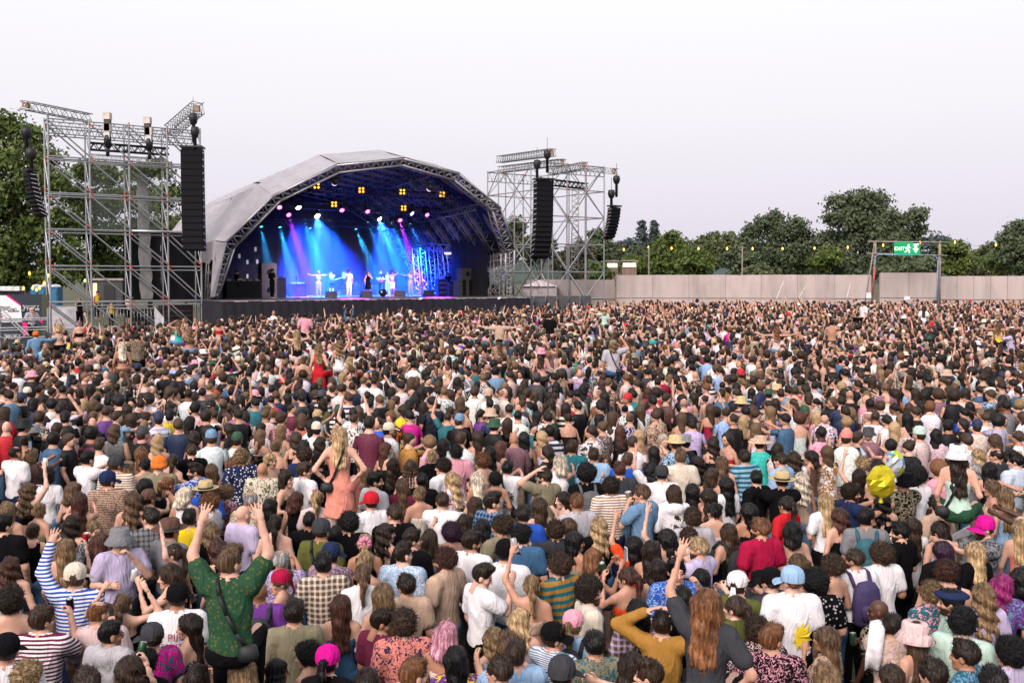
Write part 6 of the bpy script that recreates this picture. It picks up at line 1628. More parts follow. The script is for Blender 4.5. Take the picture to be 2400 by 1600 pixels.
# right tower
RT = thing('scaffold_tower', 'deep steel scaffold tower right of the stage with crossed braces', 'scaffold', S(27, 6, ground(74))); ro_ = RT.location.copy()
AR = [24.6, 26.3, 28.0, 29.8]; BR = [3.0, 5.1, 7.2, 9.3, 10.8]; zr = ground(75); LR = [3.3, 5.25, 7.25, 9.25, 11.2, 13.0]
for i, a in enumerate(AR):
    for j, b_ in enumerate(BR):
        if 0 < i < 3 and 0 < j < 4: continue
        tube_part(RT, ro_, S(a, b_, zr), S(a, b_, 7.2), .05, 'post'); tube_part(RT, ro_, S(a, b_, 7.2), S(a, b_, 13.1), .045, 'post'); marks(S(a, b_, zr), S(a, b_, 13), rs_, .06)
for z in LR:
    for j in (0, 4):
        for i in range(3): p, q = S(AR[i], BR[j], z), S(AR[i + 1], BR[j], z); tube_part(RT, ro_, p, q, .042, 'ledger'); marks(p, q, rs_)
    for i in (0, 3):
        for j in range(4): p, q = S(AR[i], BR[j], z), S(AR[i], BR[j + 1], z); tube_part(RT, ro_, p, q, .042, 'ledger'); marks(p, q, rs_)
for k, (z0, z1) in enumerate(zip([1.6] + LR, LR)):
    for j in (0, 4):
        for i in range(3):
            s = (i + k + j) % 2; tube_part(RT, ro_, S(AR[i], BR[j], z0 if s else z1), S(AR[i + 1], BR[j], z1 if s else z0), .038, 'brace')
    for i in (0, 3):
        for j in range(4):
            s = (i + k + j) % 2; tube_part(RT, ro_, S(AR[i], BR[j], z0 if s else z1), S(AR[i], BR[j + 1], z1 if s else z0), .038, 'brace')
for j in (0, 4):
    for i in range(3):
        q = MB(); lat(q, (S(AR[i], BR[j], 12.3) - ro_, S(AR[i + 1], BR[j], 12.3) - ro_), (S(AR[i], BR[j], 13.) - ro_, S(AR[i + 1], BR[j], 13.) - ro_), 4, .018); q.build('girder_lacing', alu, RT, True); tube_part(RT, ro_, S(AR[i], BR[j], 12.3), S(AR[i + 1], BR[j], 12.3), .035, 'ledger')
clip_l = MB(); clip_l.v = [tuple(Vector(x) - ro_) for x in clip.v]; clip_l.f = clip.f; clip_l.m = clip.m; clip_l.build('clip_marks', redm, RT, True)['kind'] = 'stuff'
def g2(u0, v0, Y0, u1, v1, Y1, w_, l_, mat=alu, cm=rust): return girder(l_, at(u1, v1, Y1), at(u0, v0, Y0), w_, .4, mat, cm)
g2(1170, 374, 80, 1296, 357, 70.5, .5, 'upper girder of the right tower pointing towards the crowd')
g2(1172, 398, 79, 1322, 380, 71, .45, 'second girder of the right tower just below the topmost')
g2(1290, 404, 79, 1372, 387, 73, .45, 'short girder at the middle of the right tower top')
g2(1370, 394, 76, 1445, 402, 74, .40, 'side girder of the right tower carrying the small speakers')
box_truss('black_truss', 'black lattice truss slung across the right tower front', at(1296, 428, 72.0), at(1374, 437, 74.2), .4, blk, .045, .42)
box_truss('lattice_mast', 'thin vertical lattice mast inside the right tower', at(1347, 640, 76), at(1349, 432, 76), .5, trs, .03, .4)
# ---- line arrays
cabm = MB(); cabm.box((0, 0, 0), (1.26, .62, .345)); cabm.box((0, -.318, 0), (1.16, .02, .32), 1)
for s in (-1, 1): cabm.box((s * .60, .32, .0), (.05, .12, .24), 2); cabm.box((s * .645, 0, 0), (.03, .5, .06), 2)
cab = cabm.me('cabinet', [pa_m, gril, trs])
def line_array(label, top, rz, n_, curve, sc=1., group=None, mot=((0, .1),)):
    o = thing('speaker_array', label, 'speaker array', top, rz, group); y, z, t = 0., 0., 0.
    MB().box((0, 0, .12), (1.34 * sc, .9 * sc, .1)).build('flying_frame', blk, o)
    for k in range(n_):
        t_ = curve(k / max(1, n_ - 1)); z -= .357 * sc * math.cos(t_) / 2 * 1; y -= -.357 * sc * math.sin(t_) / 2; c_ = ob('cabinet', cab, o, (0, y, z), (-t_, 0, 0), (sc,) * 3)
        z -= .357 * sc * math.cos(t_) / 2; y += .357 * sc * math.sin(t_) / 2
    for dx, dz in mot: b2 = MB(); b2.lathe([(0, 1.75), (.22, 1.7), (.27, 1.45), (.2, 1.2), (.10, 1.1), (.10, .2), (0, .16)], 10, 0, (dx, 0, dz)); b2.build('motor', blk, o, True); b2 = MB(); b2.tube((dx, 0, dz + 1.7), (dx, 0, dz + 2.6), .015, 4); b2.build('chain', blk, o)
    return o
la_ = line_array('tall black speaker array hanging at the left tower front', at(451, 351, 53.3), R(6), 15, lambda t: R(1 + 5 * t * t), 1., 'hanging speaker arrays', ((.08, .2), (.16, -.5))); la_.scale = (.88, 1, 1)
line_array('curved black speaker array hanging at the right tower front', at(1274, 424, 69.4) , R(24), 15, lambda t: R(1 + 16 * t * t), 1.0, 'hanging speaker arrays', ((.28, .4), (-.5, -.3)))
line_array('small curved speaker array hanging left of the left tower', at(70, 405, 50.3), R(-42), 10, lambda t: R(5 + 18 * t), .62, 'hanging speaker arrays', ((.2, -.5), (-.35, .6)))
line_array('small curved speaker array hanging right of the right tower', at(1440, 487, 72), R(38), 9, lambda t: R(6 + 20 * t), .70, 'hanging speaker arrays', ((.2, .6), (-.3, -.45)))
# dark screens and barriers at the foot of the right tower
o = thing('dark_barrier', 'dark grey barrier panels at the foot of the right tower', 'barrier', at(1300, 700, 70)); of = o.location.copy()
for i in range(6):
    p = at(1238 + i * 27, 700, 68.8 + .35 * i); MB().box((p.x - of.x, p.y - of.y, -.55), (.76, .06, 1.5)).build('panel', simple('barrier_grey', (.06, .065, .075), .6), o)
o = thing('white_tent', 'low whitish tent behind the foot of the right tower', 'tent', at(1265, 680, 77)); q = MB(); q.box((0, 0, -.3), (2.6, 1.5, 1.2)); q.build('wall', simple('tent_white', (.6, .52, .53), .8), o); q = MB(); q.add([(-1.4, -.9, .3), (1.4, -.9, .3), (1.4, .9, .3), (-1.4, .9, .3), (0, 0, .8)], [(0, 1, 4), (1, 2, 4), (2, 3, 4), (3, 0, 4)]); q.build('roof', simple('tent_white', (.6, .52, .53), .8), o)
# ------------------------------------------------------------------ left side: platform, barriers, banner, toilets
pg = simple('platform_grey', (.24, .24, .26), .7)
o = thing('camera_platform', 'raised grey platform behind the left tower where two people stand', 'platform', at(225, 770, 54.6)); po = o.location.copy(); ZP = po.z
q = MB(); q.box((0, 1.6, -.12), (6.4, 3.4, .24)); q.build('deck', pg, o); q = MB(); q.box((0, -.16, -.9), (6.4, .06, 1.5)); q.build('front_board', pg, o)
q = MB(); q.box((-1.9, .6, .62), (1.9, .05, 1.25)); q.build('solid_panel', simple('panel_pale', (.42, .42, .45), .6), o)
bo = thing('crowd_barrier', 'steel crowd barrier with upright bars on the camera platform', 'barrier', po + Vector((.9, .35, 0)))
q = MB(); q.tube((-1.0, 0, 1.1), (2.2, 0, 1.1), .03, 6); q.tube((-1.0, 0, .1), (2.2, 0, .1), .03, 6); q.build('rail', alu, bo, True)
bar = MB().tube((0, 0, .1), (0, 0, 1.1), .016, 6).me('bar', alu, True)
for i in range(18): ob('bar', bar, bo, (-1.0 + i * .188, 0, 0))
q = MB(); q.add([(2.2, 0, -.1), (2.75, -.1, -.1), (2.75, -.1, .6), (2.2, 0, 1.2)], [(0, 1, 2, 3)]); q.build('end_plate', simple('panel_pale', (.42, .42, .45), .6), bo)
o = thing('rail_scaffold', 'low scaffold rails in front of the dark banner at far left', 'scaffold', at(40, 780, 44)); ro2 = o.location.copy()
for v in (747, 751, 768, 774, 791): tube_part(o, ro2, at(-60, v + 2, 43.6), at(112, v - 2, 44.4), .032, 'rail')
for u in (1, 112): tube_part(o, ro2, at(u, 722, 44), at(u, 830, 44), .045, 'post')
tube_part(o, ro2, at(2, 722, 43.8), at(68, 786, 43.8), .04, 'brace'); tube_part(o, ro2, at(2, 732, 43.9), at(60, 786, 43.9), .03, 'brace'); tube_part(o, ro2, at(-60, 745, 43.8), at(2, 790, 43.8), .04, 'brace')
ban = thing('banner', 'dark navy advertising banner with white and pink shapes', 'banner', at(45, 740, 48)); bno = ban.location.copy(); YB = 48
def flat(name, pts, mat, dy, th=.02):
    q = MB(); V = [at(u, v, YB + dy) - bno for u, v in pts]; n_ = len(V); q.add(V + [p + Vector((0, th, 0)) for p in V], [tuple(range(n_))[::-1], tuple(range(n_, 2 * n_))] + [(i, (i + 1) % n_, n_ + (i + 1) % n_, n_ + i) for i in range(n_)]); return q.build(name, mat, ban)
nv_ = simple('banner_navy', (.018, .03, .045), .7, var=.08); bw = simple('banner_white', (.80, .78, .80), .7, var=.05); bp = simple('banner_pink', (.75, .005, .20), .6, var=.05); bg_ = simple('banner_olive', (.045, .05, .035), .7)
flat('board', [(-140, 696), (96, 689), (98, 830), (-140, 830)], nv_, 0, .05); flat('side_board', [(96.5, 689), (113, 692), (115, 830), (98.5, 830)], bg_, 0, .05)
flat('white_shape', [(-140, 694), (12, 692), (48.5, 716), (52, 754), (-140, 759)], bw, -.03); flat('pink_stripe', [(12, 691.6), (18, 691.4), (48.3, 713), (48.6, 717)], bp, -.035)
flat('pink_corner', [(2, 737), (9, 743), (2, 744)], bp, -.035); flat('pink_shape', [(52, 756), (58, 754), (66, 760), (71, 775), (62, 785), (57, 789), (54, 790)], bp, -.035); flat('pink_flag', [(91, 752), (100, 751), (100, 758)], bp, -.035)
def write(s, u, v, hpx, mat, par, off, Y, sk=0, dy=-.05):
    me = text_mesh(s, hpx * Y / F_ * 1.35); me.materials.append(mat); o = ob('lettering', me, par, at(u, v, Y) + Vector((0, dy, 0)) - off, (R(90), 0, R(sk)))
    return o
bkk = simple('ink_black', (.012, .012, .015), .7)
for s, u, v, h_, m2 in (('discover', 13, 719, 5.5, bkk), ("next year's", 24, 723.5, 5.5, bkk), ('headliner', 33, 728.5, 5.5, bkk), ('discover music on', 73, 716.5, 4.0, bw), ('TikTok', 78, 724, 8., bw), ('discover music on', 30, 784, 4.0, bw), ('TikTok', 35, 791, 8., bw)): write(s, u, v, h_, m2, ban, bno, YB)
for u, v in ((58, 724.5), (16, 791.5)):   # note-shaped mark
    q = MB(); q.tube((.0, 0, -.05), (.0, 0, .10), .017, 6); q.tube((0, 0, .09), (.075, 0, .05), .018, 6); q.lathe([(.03, -.02), (.055, -.02), (.055, 0.), (.03, 0.)], 10, 0, (-.045, 0, -.055)); q.build('note_mark', bw, ban, loc=at(u, v, YB) + Vector((0, -.05, 0)) - bno)
tb = simple('toilet_blue', (.015, .10, .20), .5); tr_ = simple('toilet_roof', (.65, .66, .68), .5)
for i, (u, l_) in enumerate(((86, 'blue portable toilet nearest the left picture edge'), (104, 'middle blue portable toilet'), (131, 'blue portable toilet behind the tower post'))):
    p = at(u, 700, 76); o = thing('portable_toilet', l_, 'toilet', (p.x, 76, ground(76)), 0, 'blue portable toilets'); zt = at(u, 672, 76).z - ground(76); w_ = 17 * 76 / F_ * (1 if i < 2 else 1.2)
    MB().box((0, 0, zt / 2), (w_, .9, zt)).build('cabin', tb, o); MB().box((0, -.46, zt / 2), (w_ * .66, .03, zt * .84)).build('door', simple('toilet_door', (.03, .16, .30), .5), o); b2 = MB(); b2.lathe([(w_ * .62, 0), (w_ * .5, .14), (0, .2)], 4, 0, (0, 0, zt)); b2.build('roof', tr_, o)
o = thing('marquee', 'long white marquee roof edge at the far left', 'marquee', at(0, 676, 72)); MB().box((-2.2, 0, 0), (7.6, .8, .32)).build('valance', tr_, o); MB().box((-2.2, .6, -.9), (7.4, .1, 1.5)).build('wall', simple('marquee_wall', (.28, .27, .29), .8), o)
o = thing('hut', 'small hut with a glowing sign behind the scaffold tower', 'hut', at(262, 690, 66)); MB().box((0, 0, -.2), (1.9, 1.2, 2.2)).build('wall', simple('hut_dark', (.05, .05, .055), .7), o); MB().box((-.85, -.62, .3), (.25, .04, .9)).build('sign', simple('hut_sign', (1, .6, .3), .5, emit=(1, .6, .3), es=1.2), o); MB().box((.1, -.62, -.2), (.7, .04, 1.7)).build('door', simple('hut_door', (.015, .015, .02), .5), o); MB().box((0, 0, 1.0), (2.1, 1.4, .14)).build('roof', fmd, o)
hv = simple('hi_vis', (.55, .85, .03), .6, emit=(.5, .9, .02), es=.12)
# ------------------------------------------------------------------ stage equipment
def dk(u, v):   # deck point under a pixel
    d = ray(u, v); t = (DZ - EYE) / d[2]; b_ = inS(d[0] * t, d[1] * t)[1]; b_ = b_ if b_ < 5. else 5. + (b_ - 5.) * .22
    p = onb(u, v, min(b_, 14.)); p.z = DZ; return p
wm = MB(); wm.add([(-.36, -.28, 0), (.36, -.28, 0), (.36, .28, 0), (-.36, .28, 0), (-.36, -.20, .10), (.36, -.20, .10), (.36, .22, .42), (-.36, .22, .42), (-.36, .28, .38), (.36, .28, .38)], [(3, 2, 1, 0), (0, 1, 5, 4), (4, 5, 6, 7), (7, 6, 9, 8), (8, 9, 2, 3), (0, 4, 7, 8, 3), (1, 2, 9, 6, 5)]); wme = wm.me('cabinet', simple('wedge_black', (.03, .028, .034), .6))
grm = MB().box((0, 0, 0), (.64, .44, .02)).me('grille', gril)
for i, (u, v, sc, rz) in enumerate(((776, 695.5, 1, 0), (858, 695, 1.05, 3), (936, 693.6, 1, 0), (1004, 693, 1, 5), (787, 684, .85, 0))):
    p = dk(u, v); o = thing('stage_monitor', f'black wedge monitor speaker, {("leftmost on the stage front", "second from left on the stage front", "third from left on the stage front", "rightmost on the stage front", "smaller one behind the leftmost")[i]}', 'monitor speaker', p, TH * .5 + math.pi + R(rz), 'wedge monitors'); o.scale = (sc, sc, sc); ob('cabinet', wme, o); ob('grille', grm, o, (0, .0, .265), (R(37.3), 0, 0))
def stack(label, u, v, units, rz=TH, nm='speaker_stack'):
    p = dk(u, v); o = thing(nm, label, 'speaker', p, rz); z = 0
    for (w_, d_, h_, dx, cones) in units:
        c_ = MB().box((dx, 0, z + h_ / 2), (w_, d_, h_)).build('cabinet', simple('side_speaker', (.075, .07, .068), .6), o)
        for k in range(cones):
            for s in ((-1, 1) if w_ > 1 else (0,)): b2 = MB(); b2.lathe([(.03, 0), (.1, -.02), (.15, .03), (.16, .03)], 12); b2.build('cone', pa_m, c_, True, (dx + s * w_ * .2, -d_ / 2 - .02, z + h_ * (k + .5) / cones), (R(90), 0, 0))
        z += h_ + .01
    return o
stack('big dark side speaker stack at the right wing', 1088, 690.5, [(1.35, .8, 1.15, 0, 4), (.95, .7, .82, .05, 1)])
stack('grey upright speaker cabinet behind the man in black at left', 627, 694.5, [(1.0, .7, 2.2, 0, 2)])
stack('small black speaker beside the right arch leg', 1160, 690, [(.42, .4, .8, 0, 1)])
def table(label, u0, u1, v, h_, nm='keyboard_table', things=5):
    p, q = dk(u0, v), dk(u1, v - .8); o = thing(nm, label, 'table', p.lerp(q, .5), math.atan2(q.y - p.y, q.x - p.x)); w_ = (q - p).length
    MB().box((0, .3, h_ / 2), (w_, .8, h_)).build('cloth', drp, o); MB().box((0, .3, h_ + .02), (w_ + .06, .9, .04)).build('top', blk, o)
    for k in range(things): MB().box((-w_ * .4 + w_ * .8 * k / max(1, things - 1), .25, h_ + .09), (w_ * .12, .4, .1)).build('control_panel', simple('console', (.16, .16, .18), .4), o)
    return o
table('long black draped control table at the left of the stage', 530, 612, 697.5, 1.05)
table('keyboard rig at the left edge of the blue light', 646, 668, 692, 1.25, 'keyboard_stand', 2); table('low synthesizer bench in the blue haze', 692, 716, 688, .85, 'keyboard_stand', 3)
# drum kit on a riser
p = dk(822, 681); dkx = thing('drum_kit', 'drum kit with cymbals on a riser at the back', 'drums', p + Vector((0, 2.2, 0)), TH * .6); chm = simple('drum_shell', (.10, .12, .15), .3); cym = simple('cymbal', (.45, .35, .15), .3, .8)
MB().box((0, 0, .2), (2.6, 2.2, .4)).build('riser', blk, dkx)
for x, y, z, r_, h_, t_ in ((0, -.4, .72, .30, .4, 90), (-.35, -.2, 1.15, .16, .24, 20), (.3, -.2, 1.15, .17, .24, 20), (.75, .1, .85, .22, .4, 0), (-.7, .1, .95, .18, .14, 0)): b2 = MB(); b2.lathe([(0, -h_ / 2), (r_, -h_ / 2), (r_, h_ / 2), (0, h_ / 2)], 14); b2.build('drum', chm, dkx, True, (x, y, z), (R(t_), 0, 0))
for x, y, z in ((-.95, -.1, 1.55), (.95, -.1, 1.6), (-.6, .4, 1.3), (.5, -.5, 1.75)): c_ = MB().lathe([(.02, .02), (.22, 0), (.22, -.005), (0, 0.0)], 14).build('cymbal', cym, dkx, True, (x, y, z), (R(15), 0, 0)); b2 = MB(); b2.tube((0, 0, -z + .4), (0, 0, 0), .014, 5); b2.build('stand', alu, c_)
b2p = dk(897, 691); o = thing('bass_drum', 'black bass drum lying on the stage front between singers', 'drum', b2p + Vector((0, 0, .28)), TH * .3); b2 = MB(); b2.lathe([(0, -.2), (.28, -.2), (.28, .2), (0, .2)], 18); b2.build('shell', blk, o, True, None, (R(90), 0, 0)); b2 = MB(); b2.lathe([(.02, 0), (.05, 0), (.05, .02), (0, .02)], 10); b2.build('badge', tr_, o, False, (-.08, -.21, .05), (R(90), 0, 0))
def micstand(u, v, l_, h_=1.55):
    o = thing('microphone_stand', l_, 'mic stand', dk(u, v)); b2 = MB(); b2.tube((0, 0, 0), (0, 0, h_), .014, 6); b2.build('pole', blk, o); b2 = MB()
    for k in range(3): a = k * 2.1; b2.tube((0, 0, .12), (.28 * math.cos(a), .28 * math.sin(a), .01), .012, 5)
    b2.build('feet', blk, o); b2 = MB(); b2.tube((0, 0, h_), (.0, -.1, h_ + .14), .026, 8); b2.build('microphone', blk, o)
micstand(695, 697, 'thin microphone stand alone on the left of the blue stage', 1.2); micstand(662, 699, 'black microphone stand beside the man in black at left'); micstand(1062, 690, 'black microphone stand near the side speakers', 1.3); micstand(840, 680, 'microphone stand by the drum kit')
for i, (u, v, w_, h_, l_) in enumerate(((1035, 688, .9, 1.2, 'black amplifier rack right of the dancers'), (1058, 689, .7, .95, 'black flight case in front of the right wing'), (1020, 684, 1.0, .8, 'dark keyboard case behind the right dancer'), (868, 680, 1.1, .75, 'grey guitar amplifier behind the singer in black'), (1126, 690, .45, .6, 'small case beside the right camera operator'), (619, 692, .8, .9, 'black rack beside the draped table'))):
    o = thing('amplifier', l_, 'amplifier', dk(u, v) + Vector((0, .8, 0)), TH); MB().box((0, 0, h_ / 2), (w_, .5, h_)).build('body', case if i != 3 else simple('amp_grey', (.09, .09, .11), .6), o)
    for j in range(3): MB().box((0, -.26, h_ * (.2 + .28 * j)), (w_ * .84, .02, h_ * .16)).build('panel', simple('panel_grey', (.10, .09, .09), .5), o)
fl_m = emis('tube_light', (1, .72, .35), 10)
for u, v, w_, l_ in ((1053, 594, 20, 'left yellow strip light at the right wing'), (1108, 596, 12, 'right yellow strip light at the right wing')):
    p = onb(u, v, 8.6); o = thing('strip_light', l_, 'light', p, TH * .3); W_ = w_ * p.y / F_; MB().box((0, 0, 0), (W_, .1, .09)).build('tube', fl_m, o); MB().box((0, .02, .09), (W_ * 1.05, .14, .06)).build('housing', blk, o)
box_truss('wing_truss', 'pale lattice truss spanning the right wing above the strip lights', onb(985, 578, 10.5), onb(1110, 586, 8.6), .5, trs, .03, .5)
for i, u in enumerate((982, 1000, 1020, 1040, 1062, 1084, 1100)):
    p = onb(u, 690, 10.6 - i * .3); p.z = DZ; q_ = onb(u - 10, 580, 10.6 - i * .3); box_truss('lattice_mast', f'lattice leg of the right wing, {("first", "second", "third", "fourth", "fifth", "sixth", "seventh")[i]} from the left', p, q_, .38, trs, .028, .55, 'truss leg', 'lattice legs in the right wing')
for i, (u, v) in enumerate(((561, 600), (580, 614), (603, 613), (599, 584), (611, 644), (580, 647))):  # glowing blocks in place of light through holes in the backdrop
    p = onb(u, v, 10.6); tag(MB().box((0, 0, 0), (.13, .06, .28)).build('light_hole', emis('hole_glow', (.6, .6, .65), .25), loc=p), f'small glowing block for a light hole in the left wall, {("top left", "lower left", "lower middle", "uppermost", "bottom right", "bottom left")[i]} one', 'lamp', 'light holes in the left wall')
# guitar and paper scraps
rg = simple('guitar_red', (.45, .03, .04), .3)
def guitar(p, rz, mat, l_):
    o = thing('guitar', l_, 'guitar', p, rz); b2 = MB(); b2.lathe([(0, -.03), (.16, -.03), (.17, 0), (.16, .03), (0, .03)], 14, 0, (0, 0, 0), 1, 1.05); b2.lathe([(0, -.028), (.12, -.028), (.13, 0), (.12, .028), (0, .028)], 12, 0, (.19, 0, 0)); b2.build('body', mat, o, True, None, (R(90), 0, 0)); b2 = MB(); b2.box((.60, 0, 0), (.72, .03, .05)); b2.box((1.0, 0, 0), (.16, .03, .08)); b2.build('neck', wood, o, rot=(0, R(-18), 0))
# ------------------------------------------------------------------ performers and crew
def performer(u, vf, line, label, dy=0, **kw):
    p = parse('0 0 ' + line); q = dk(u, vf); p.update(x=q.x, Y=q.y + dy, z=DZ, h=kw.get('h', 1.74), sc=kw.get('h', 1.74) / 1.75, face=math.atan2(q.x, q.y) + R(kw.get('yaw', 170)), hy=0, skin=kw.get('skin', 1)); p['x'] *= (q.y + dy) / q.y
    p['low'] = kw.get('low', 'trousers'); p['lowc'] = kw.get('lowc', 'bk')
    if not p['arm']: p['arm'] = 'dn'
    return make_person(p, RS, label, kw.get('group', 'performers and crew on the stage'))
performer(747, 692, 'f bo o n:wh a:sd', 'blonde dancer in a white cropped top, leftmost with arms spread', lowc='lg', yaw=165)
performer(777, 683, 'f bu d s:lg a:fw', 'dancer with dark topknot and bare legs left of the drums', 0, low='shorts')
performer(818, 694.5, 'f cu g t:wh a:dn/fw', 'singer with big auburn curls in a white outfit', lowc='wh', h=1.8, yaw=160)
performer(863, 691.5, 'f wa g d:bk a:dr/dn', 'singer with long fair hair in a short black dress', skin=0, low='shorts')
performer(893, 684, 'm cr b t:bk a:ho', 'guitarist in black playing a red guitar', h=1.85)
performer(909, 683, 'f bo d s:lg a:ho', 'dancer half hidden behind the curly singer in white', 0, lowc='lg')
performer(919, 694, 'f mc d n:wh a:ub/dn', 'dancer in white shorts with an arm across her chest', low='shorts', lowc='wh', skin=3)
performer(962, 691.5, 'f bo p l:lg a:sd', 'platinum blonde dancer in a silver suit, arms spread', lowc='lg', yaw=165)
p = dk(893, 684); guitar(p + Vector((-.05, -.26, 1.12)), 0, rg, 'red electric guitar held by the guitarist in black'); p = dk(777, 683); guitar(p + Vector((.05, -.32, 1.08)), 0, blk, 'dark guitar held by the dancer near the drums')
q = dk(979.5, 684) + Vector((0, 3.2, 0)); rs2 = thing('riser', 'dark riser under the tall man at the back right', 'riser', q); MB().box((0, 0, .3), (1.8, 1.6, .6)).build('body', blk, rs2)
o = performer(979.5, 684, 'm bd b t:bk a:dn', 'bald man in black standing on the rear riser', 3.2, h=1.85); o.location.z += .6
o = performer(806, 684, 'm bz k v:wh a:fw sit', 'drummer in a white top behind the drum kit', 2.9, skin=4); o.location.z += .25
performer(555, 697, 'm cr k t:bk a:dn/ho', 'crew member in black T-shirt and shorts by the draped table', yaw=70, low='shorts', skin=0)
performer(638, 700.5, 'm cr d t:bk a:ho', 'heavy crew man in black beside the grey cabinet', yaw=60, h=1.82)
performer(1142.5, 692.3, 'f bu d t:bk a:ho bkt:bk', 'crew woman in long black clothes near the right arch leg', yaw=-80, skin=0, h=1.66, low='shorts')
performer(1116, 691, 'm cr d t:bk a:ho', 'camera operator in black at the right wing', 1., yaw=-60, h=1.7); performer(1051, 689, 'm cr b t:bk a:fw', 'crew man in black bending among the cases at right', 1.2, yaw=-40, h=1.65)
o = thing('camera', 'broadcast camera on a tripod in front of its operator', 'camera', dk(1127, 691)); MB().box((0, 0, 1.4), (.5, .28, .3)).build('body', blk, o); b2 = MB()
for k in range(3): a = k * 2.1; b2.tube((0, 0, 1.25), (.35 * math.cos(a), .35 * math.sin(a), 0), .025, 6)
b2.build('tripod', blk, o); b2 = MB(); b2.tube((-.25, 0, 1.42), (-.5, 0, 1.42), .08, 10); b2.build('lens', blk, o)
pap = simple('scrap_paper', (.7, .68, .66), .8)
for i, (u, v, l_) in enumerate(((986, 700, 'crumpled white scrap hanging on the stage edge'), (1170, 699, 'white flapping sheet on the right stage edge'))):
    p = onb(u, v, -.12); q = MB(); q.add([(-.22, 0, .1), (.05, -.03, .14), (.3, 0, .12), (.1, -.06, -.08), (-.15, -.05, -.14), (0, -.1, 0)], [(0, 1, 5), (1, 2, 5), (2, 3, 5), (3, 4, 5), (4, 0, 5)]); q.v = [tuple(c_ * .55 for c_ in v_) for v_ in q.v]; tag(q.build('paper_scrap', pap, loc=p), l_, 'paper')
# people on the left platforms
def stander(u, v_head, Y, z, line, label, **kw):
    p = parse('0 0 ' + line); q = at(u, v_head, Y); p.update(x=q.x, Y=Y, z=z, h=kw.get('h', 1.72), sc=kw.get('h', 1.72) / 1.75, face=math.atan2(q.x, Y) + R(kw.get('yaw', 0)), hy=0, skin=kw.get('skin', 1), low=kw.get('low', 'trousers'), lowc='bk')
    return make_person(p, RS, label, 'people on the left platforms')
stander(300, 704, 55.4, ZP, 'm cr b t:lp a:ph/dn', 'man in pale T-shirt and black shorts filming on the platform', yaw=60, low='shorts', h=1.8)
stander(186, 706, 55.0, ZP, 'f po o v:bk a:ph', 'woman in black vest holding up a phone on the platform', yaw=170)
stander(74, 728, 46.5, at(74, 728, 46.5).z - 1.62, 'm bd b t:lg a:dr/ho', 'bald man in a light shirt behind the rails at left', yaw=160, h=1.78)
o = thing('backpack', 'dark backpack on the man filming on the platform', 'backpack', at(287, 722, 55.2)); b2 = MB(); b2.lathe([(0, -.28), (.2, -.26), (.22, .0), (.17, .2), (0, .26)], 10, 0, (0, 0, 0), 1, .7); b2.build('body', simple('pack_dark', (.03, .02, .035), .7), o, True); b2 = MB(); b2.tube((.15, -.1, .2), (.28, 0, -.2), .02, 5); b2.build('strap', blk, o)
for u, v, l_ in ((228, 690, 'steward in yellow hi-vis behind the left tower'), (261, 713, 'second hi-vis steward lower behind the tower rails')):
    o = stander(u, v - 4, 62, at(u, v - 4, 62).z - 1.62, 'm cr b v:ye a:dn', l_, yaw=150)
# ------------------------------------------------------------------ the crowd and what it carries
IND = build_crowd()
def find(u, v):
    p = min(IND, key=lambda p: abs(p['u'] - u) + abs(p['v'] - v))
    return p if abs(p['u'] - u) + abs(p['v'] - v) < 8 else None
def bodypt(p, x, y, z):
    a = -p['face']; s = p['sc']; return Vector((p['x'] + s * (x * math.cos(a) - y * math.sin(a)), p['Y'] + s * (x * math.sin(a) + y * math.cos(a)), p['z'] + s * z)), a
canm = {}
def hand_at(p, s=None):
    J = skeleton(p['sex'], p['arm']); s = s or (1 if J[1][2][2] >= J[-1][2][2] else -1); e, wr = J[s][1], J[s][2]; z = (wr - e) / np.linalg.norm(wr - e); return bodypt(p, *(wr + z * .095 + np.array((0, .03, .0))))[0]
def can(pt, col, label, tilt=(0, 0), kind='can'):
    o = thing('drink_can' if kind == 'can' else 'plastic_cup', label, kind, pt); o.rotation_euler = (R(tilt[0]), R(tilt[1]), 0)
    if kind == 'can':
        b_ = MB(); b_.lathe([(0, -.06), (.026, -.06), (.033, -.052), (.033, .052), (.028, .062)], 14); b_.build('body', simple('can_' + col, CC[col][0], .3, .4, .1), o, True); b_ = MB(); b_.lathe([(.028, .062), (.025, .058), (0, .058)], 14); b_.box((0, 0, .06), (.016, .03, .004)); b_.build('lid', simple('can_lid', (.6, .6, .6), .3, .9), o)
    else:
        b_ = MB(); b_.lathe([(0, -.06), (.032, -.06), (.042, .06), (.044, .062), (.040, .06), (.031, -.055)], 14); b_.build('cup', simple('cup_plastic', (.55, .50, .45), .2), o, True); b_ = MB(); b_.lathe([(.038, .02), (0, .02)], 14); b_.build('drink', simple('drink_amber', (.30, .14, .04), .2), o)
    return o
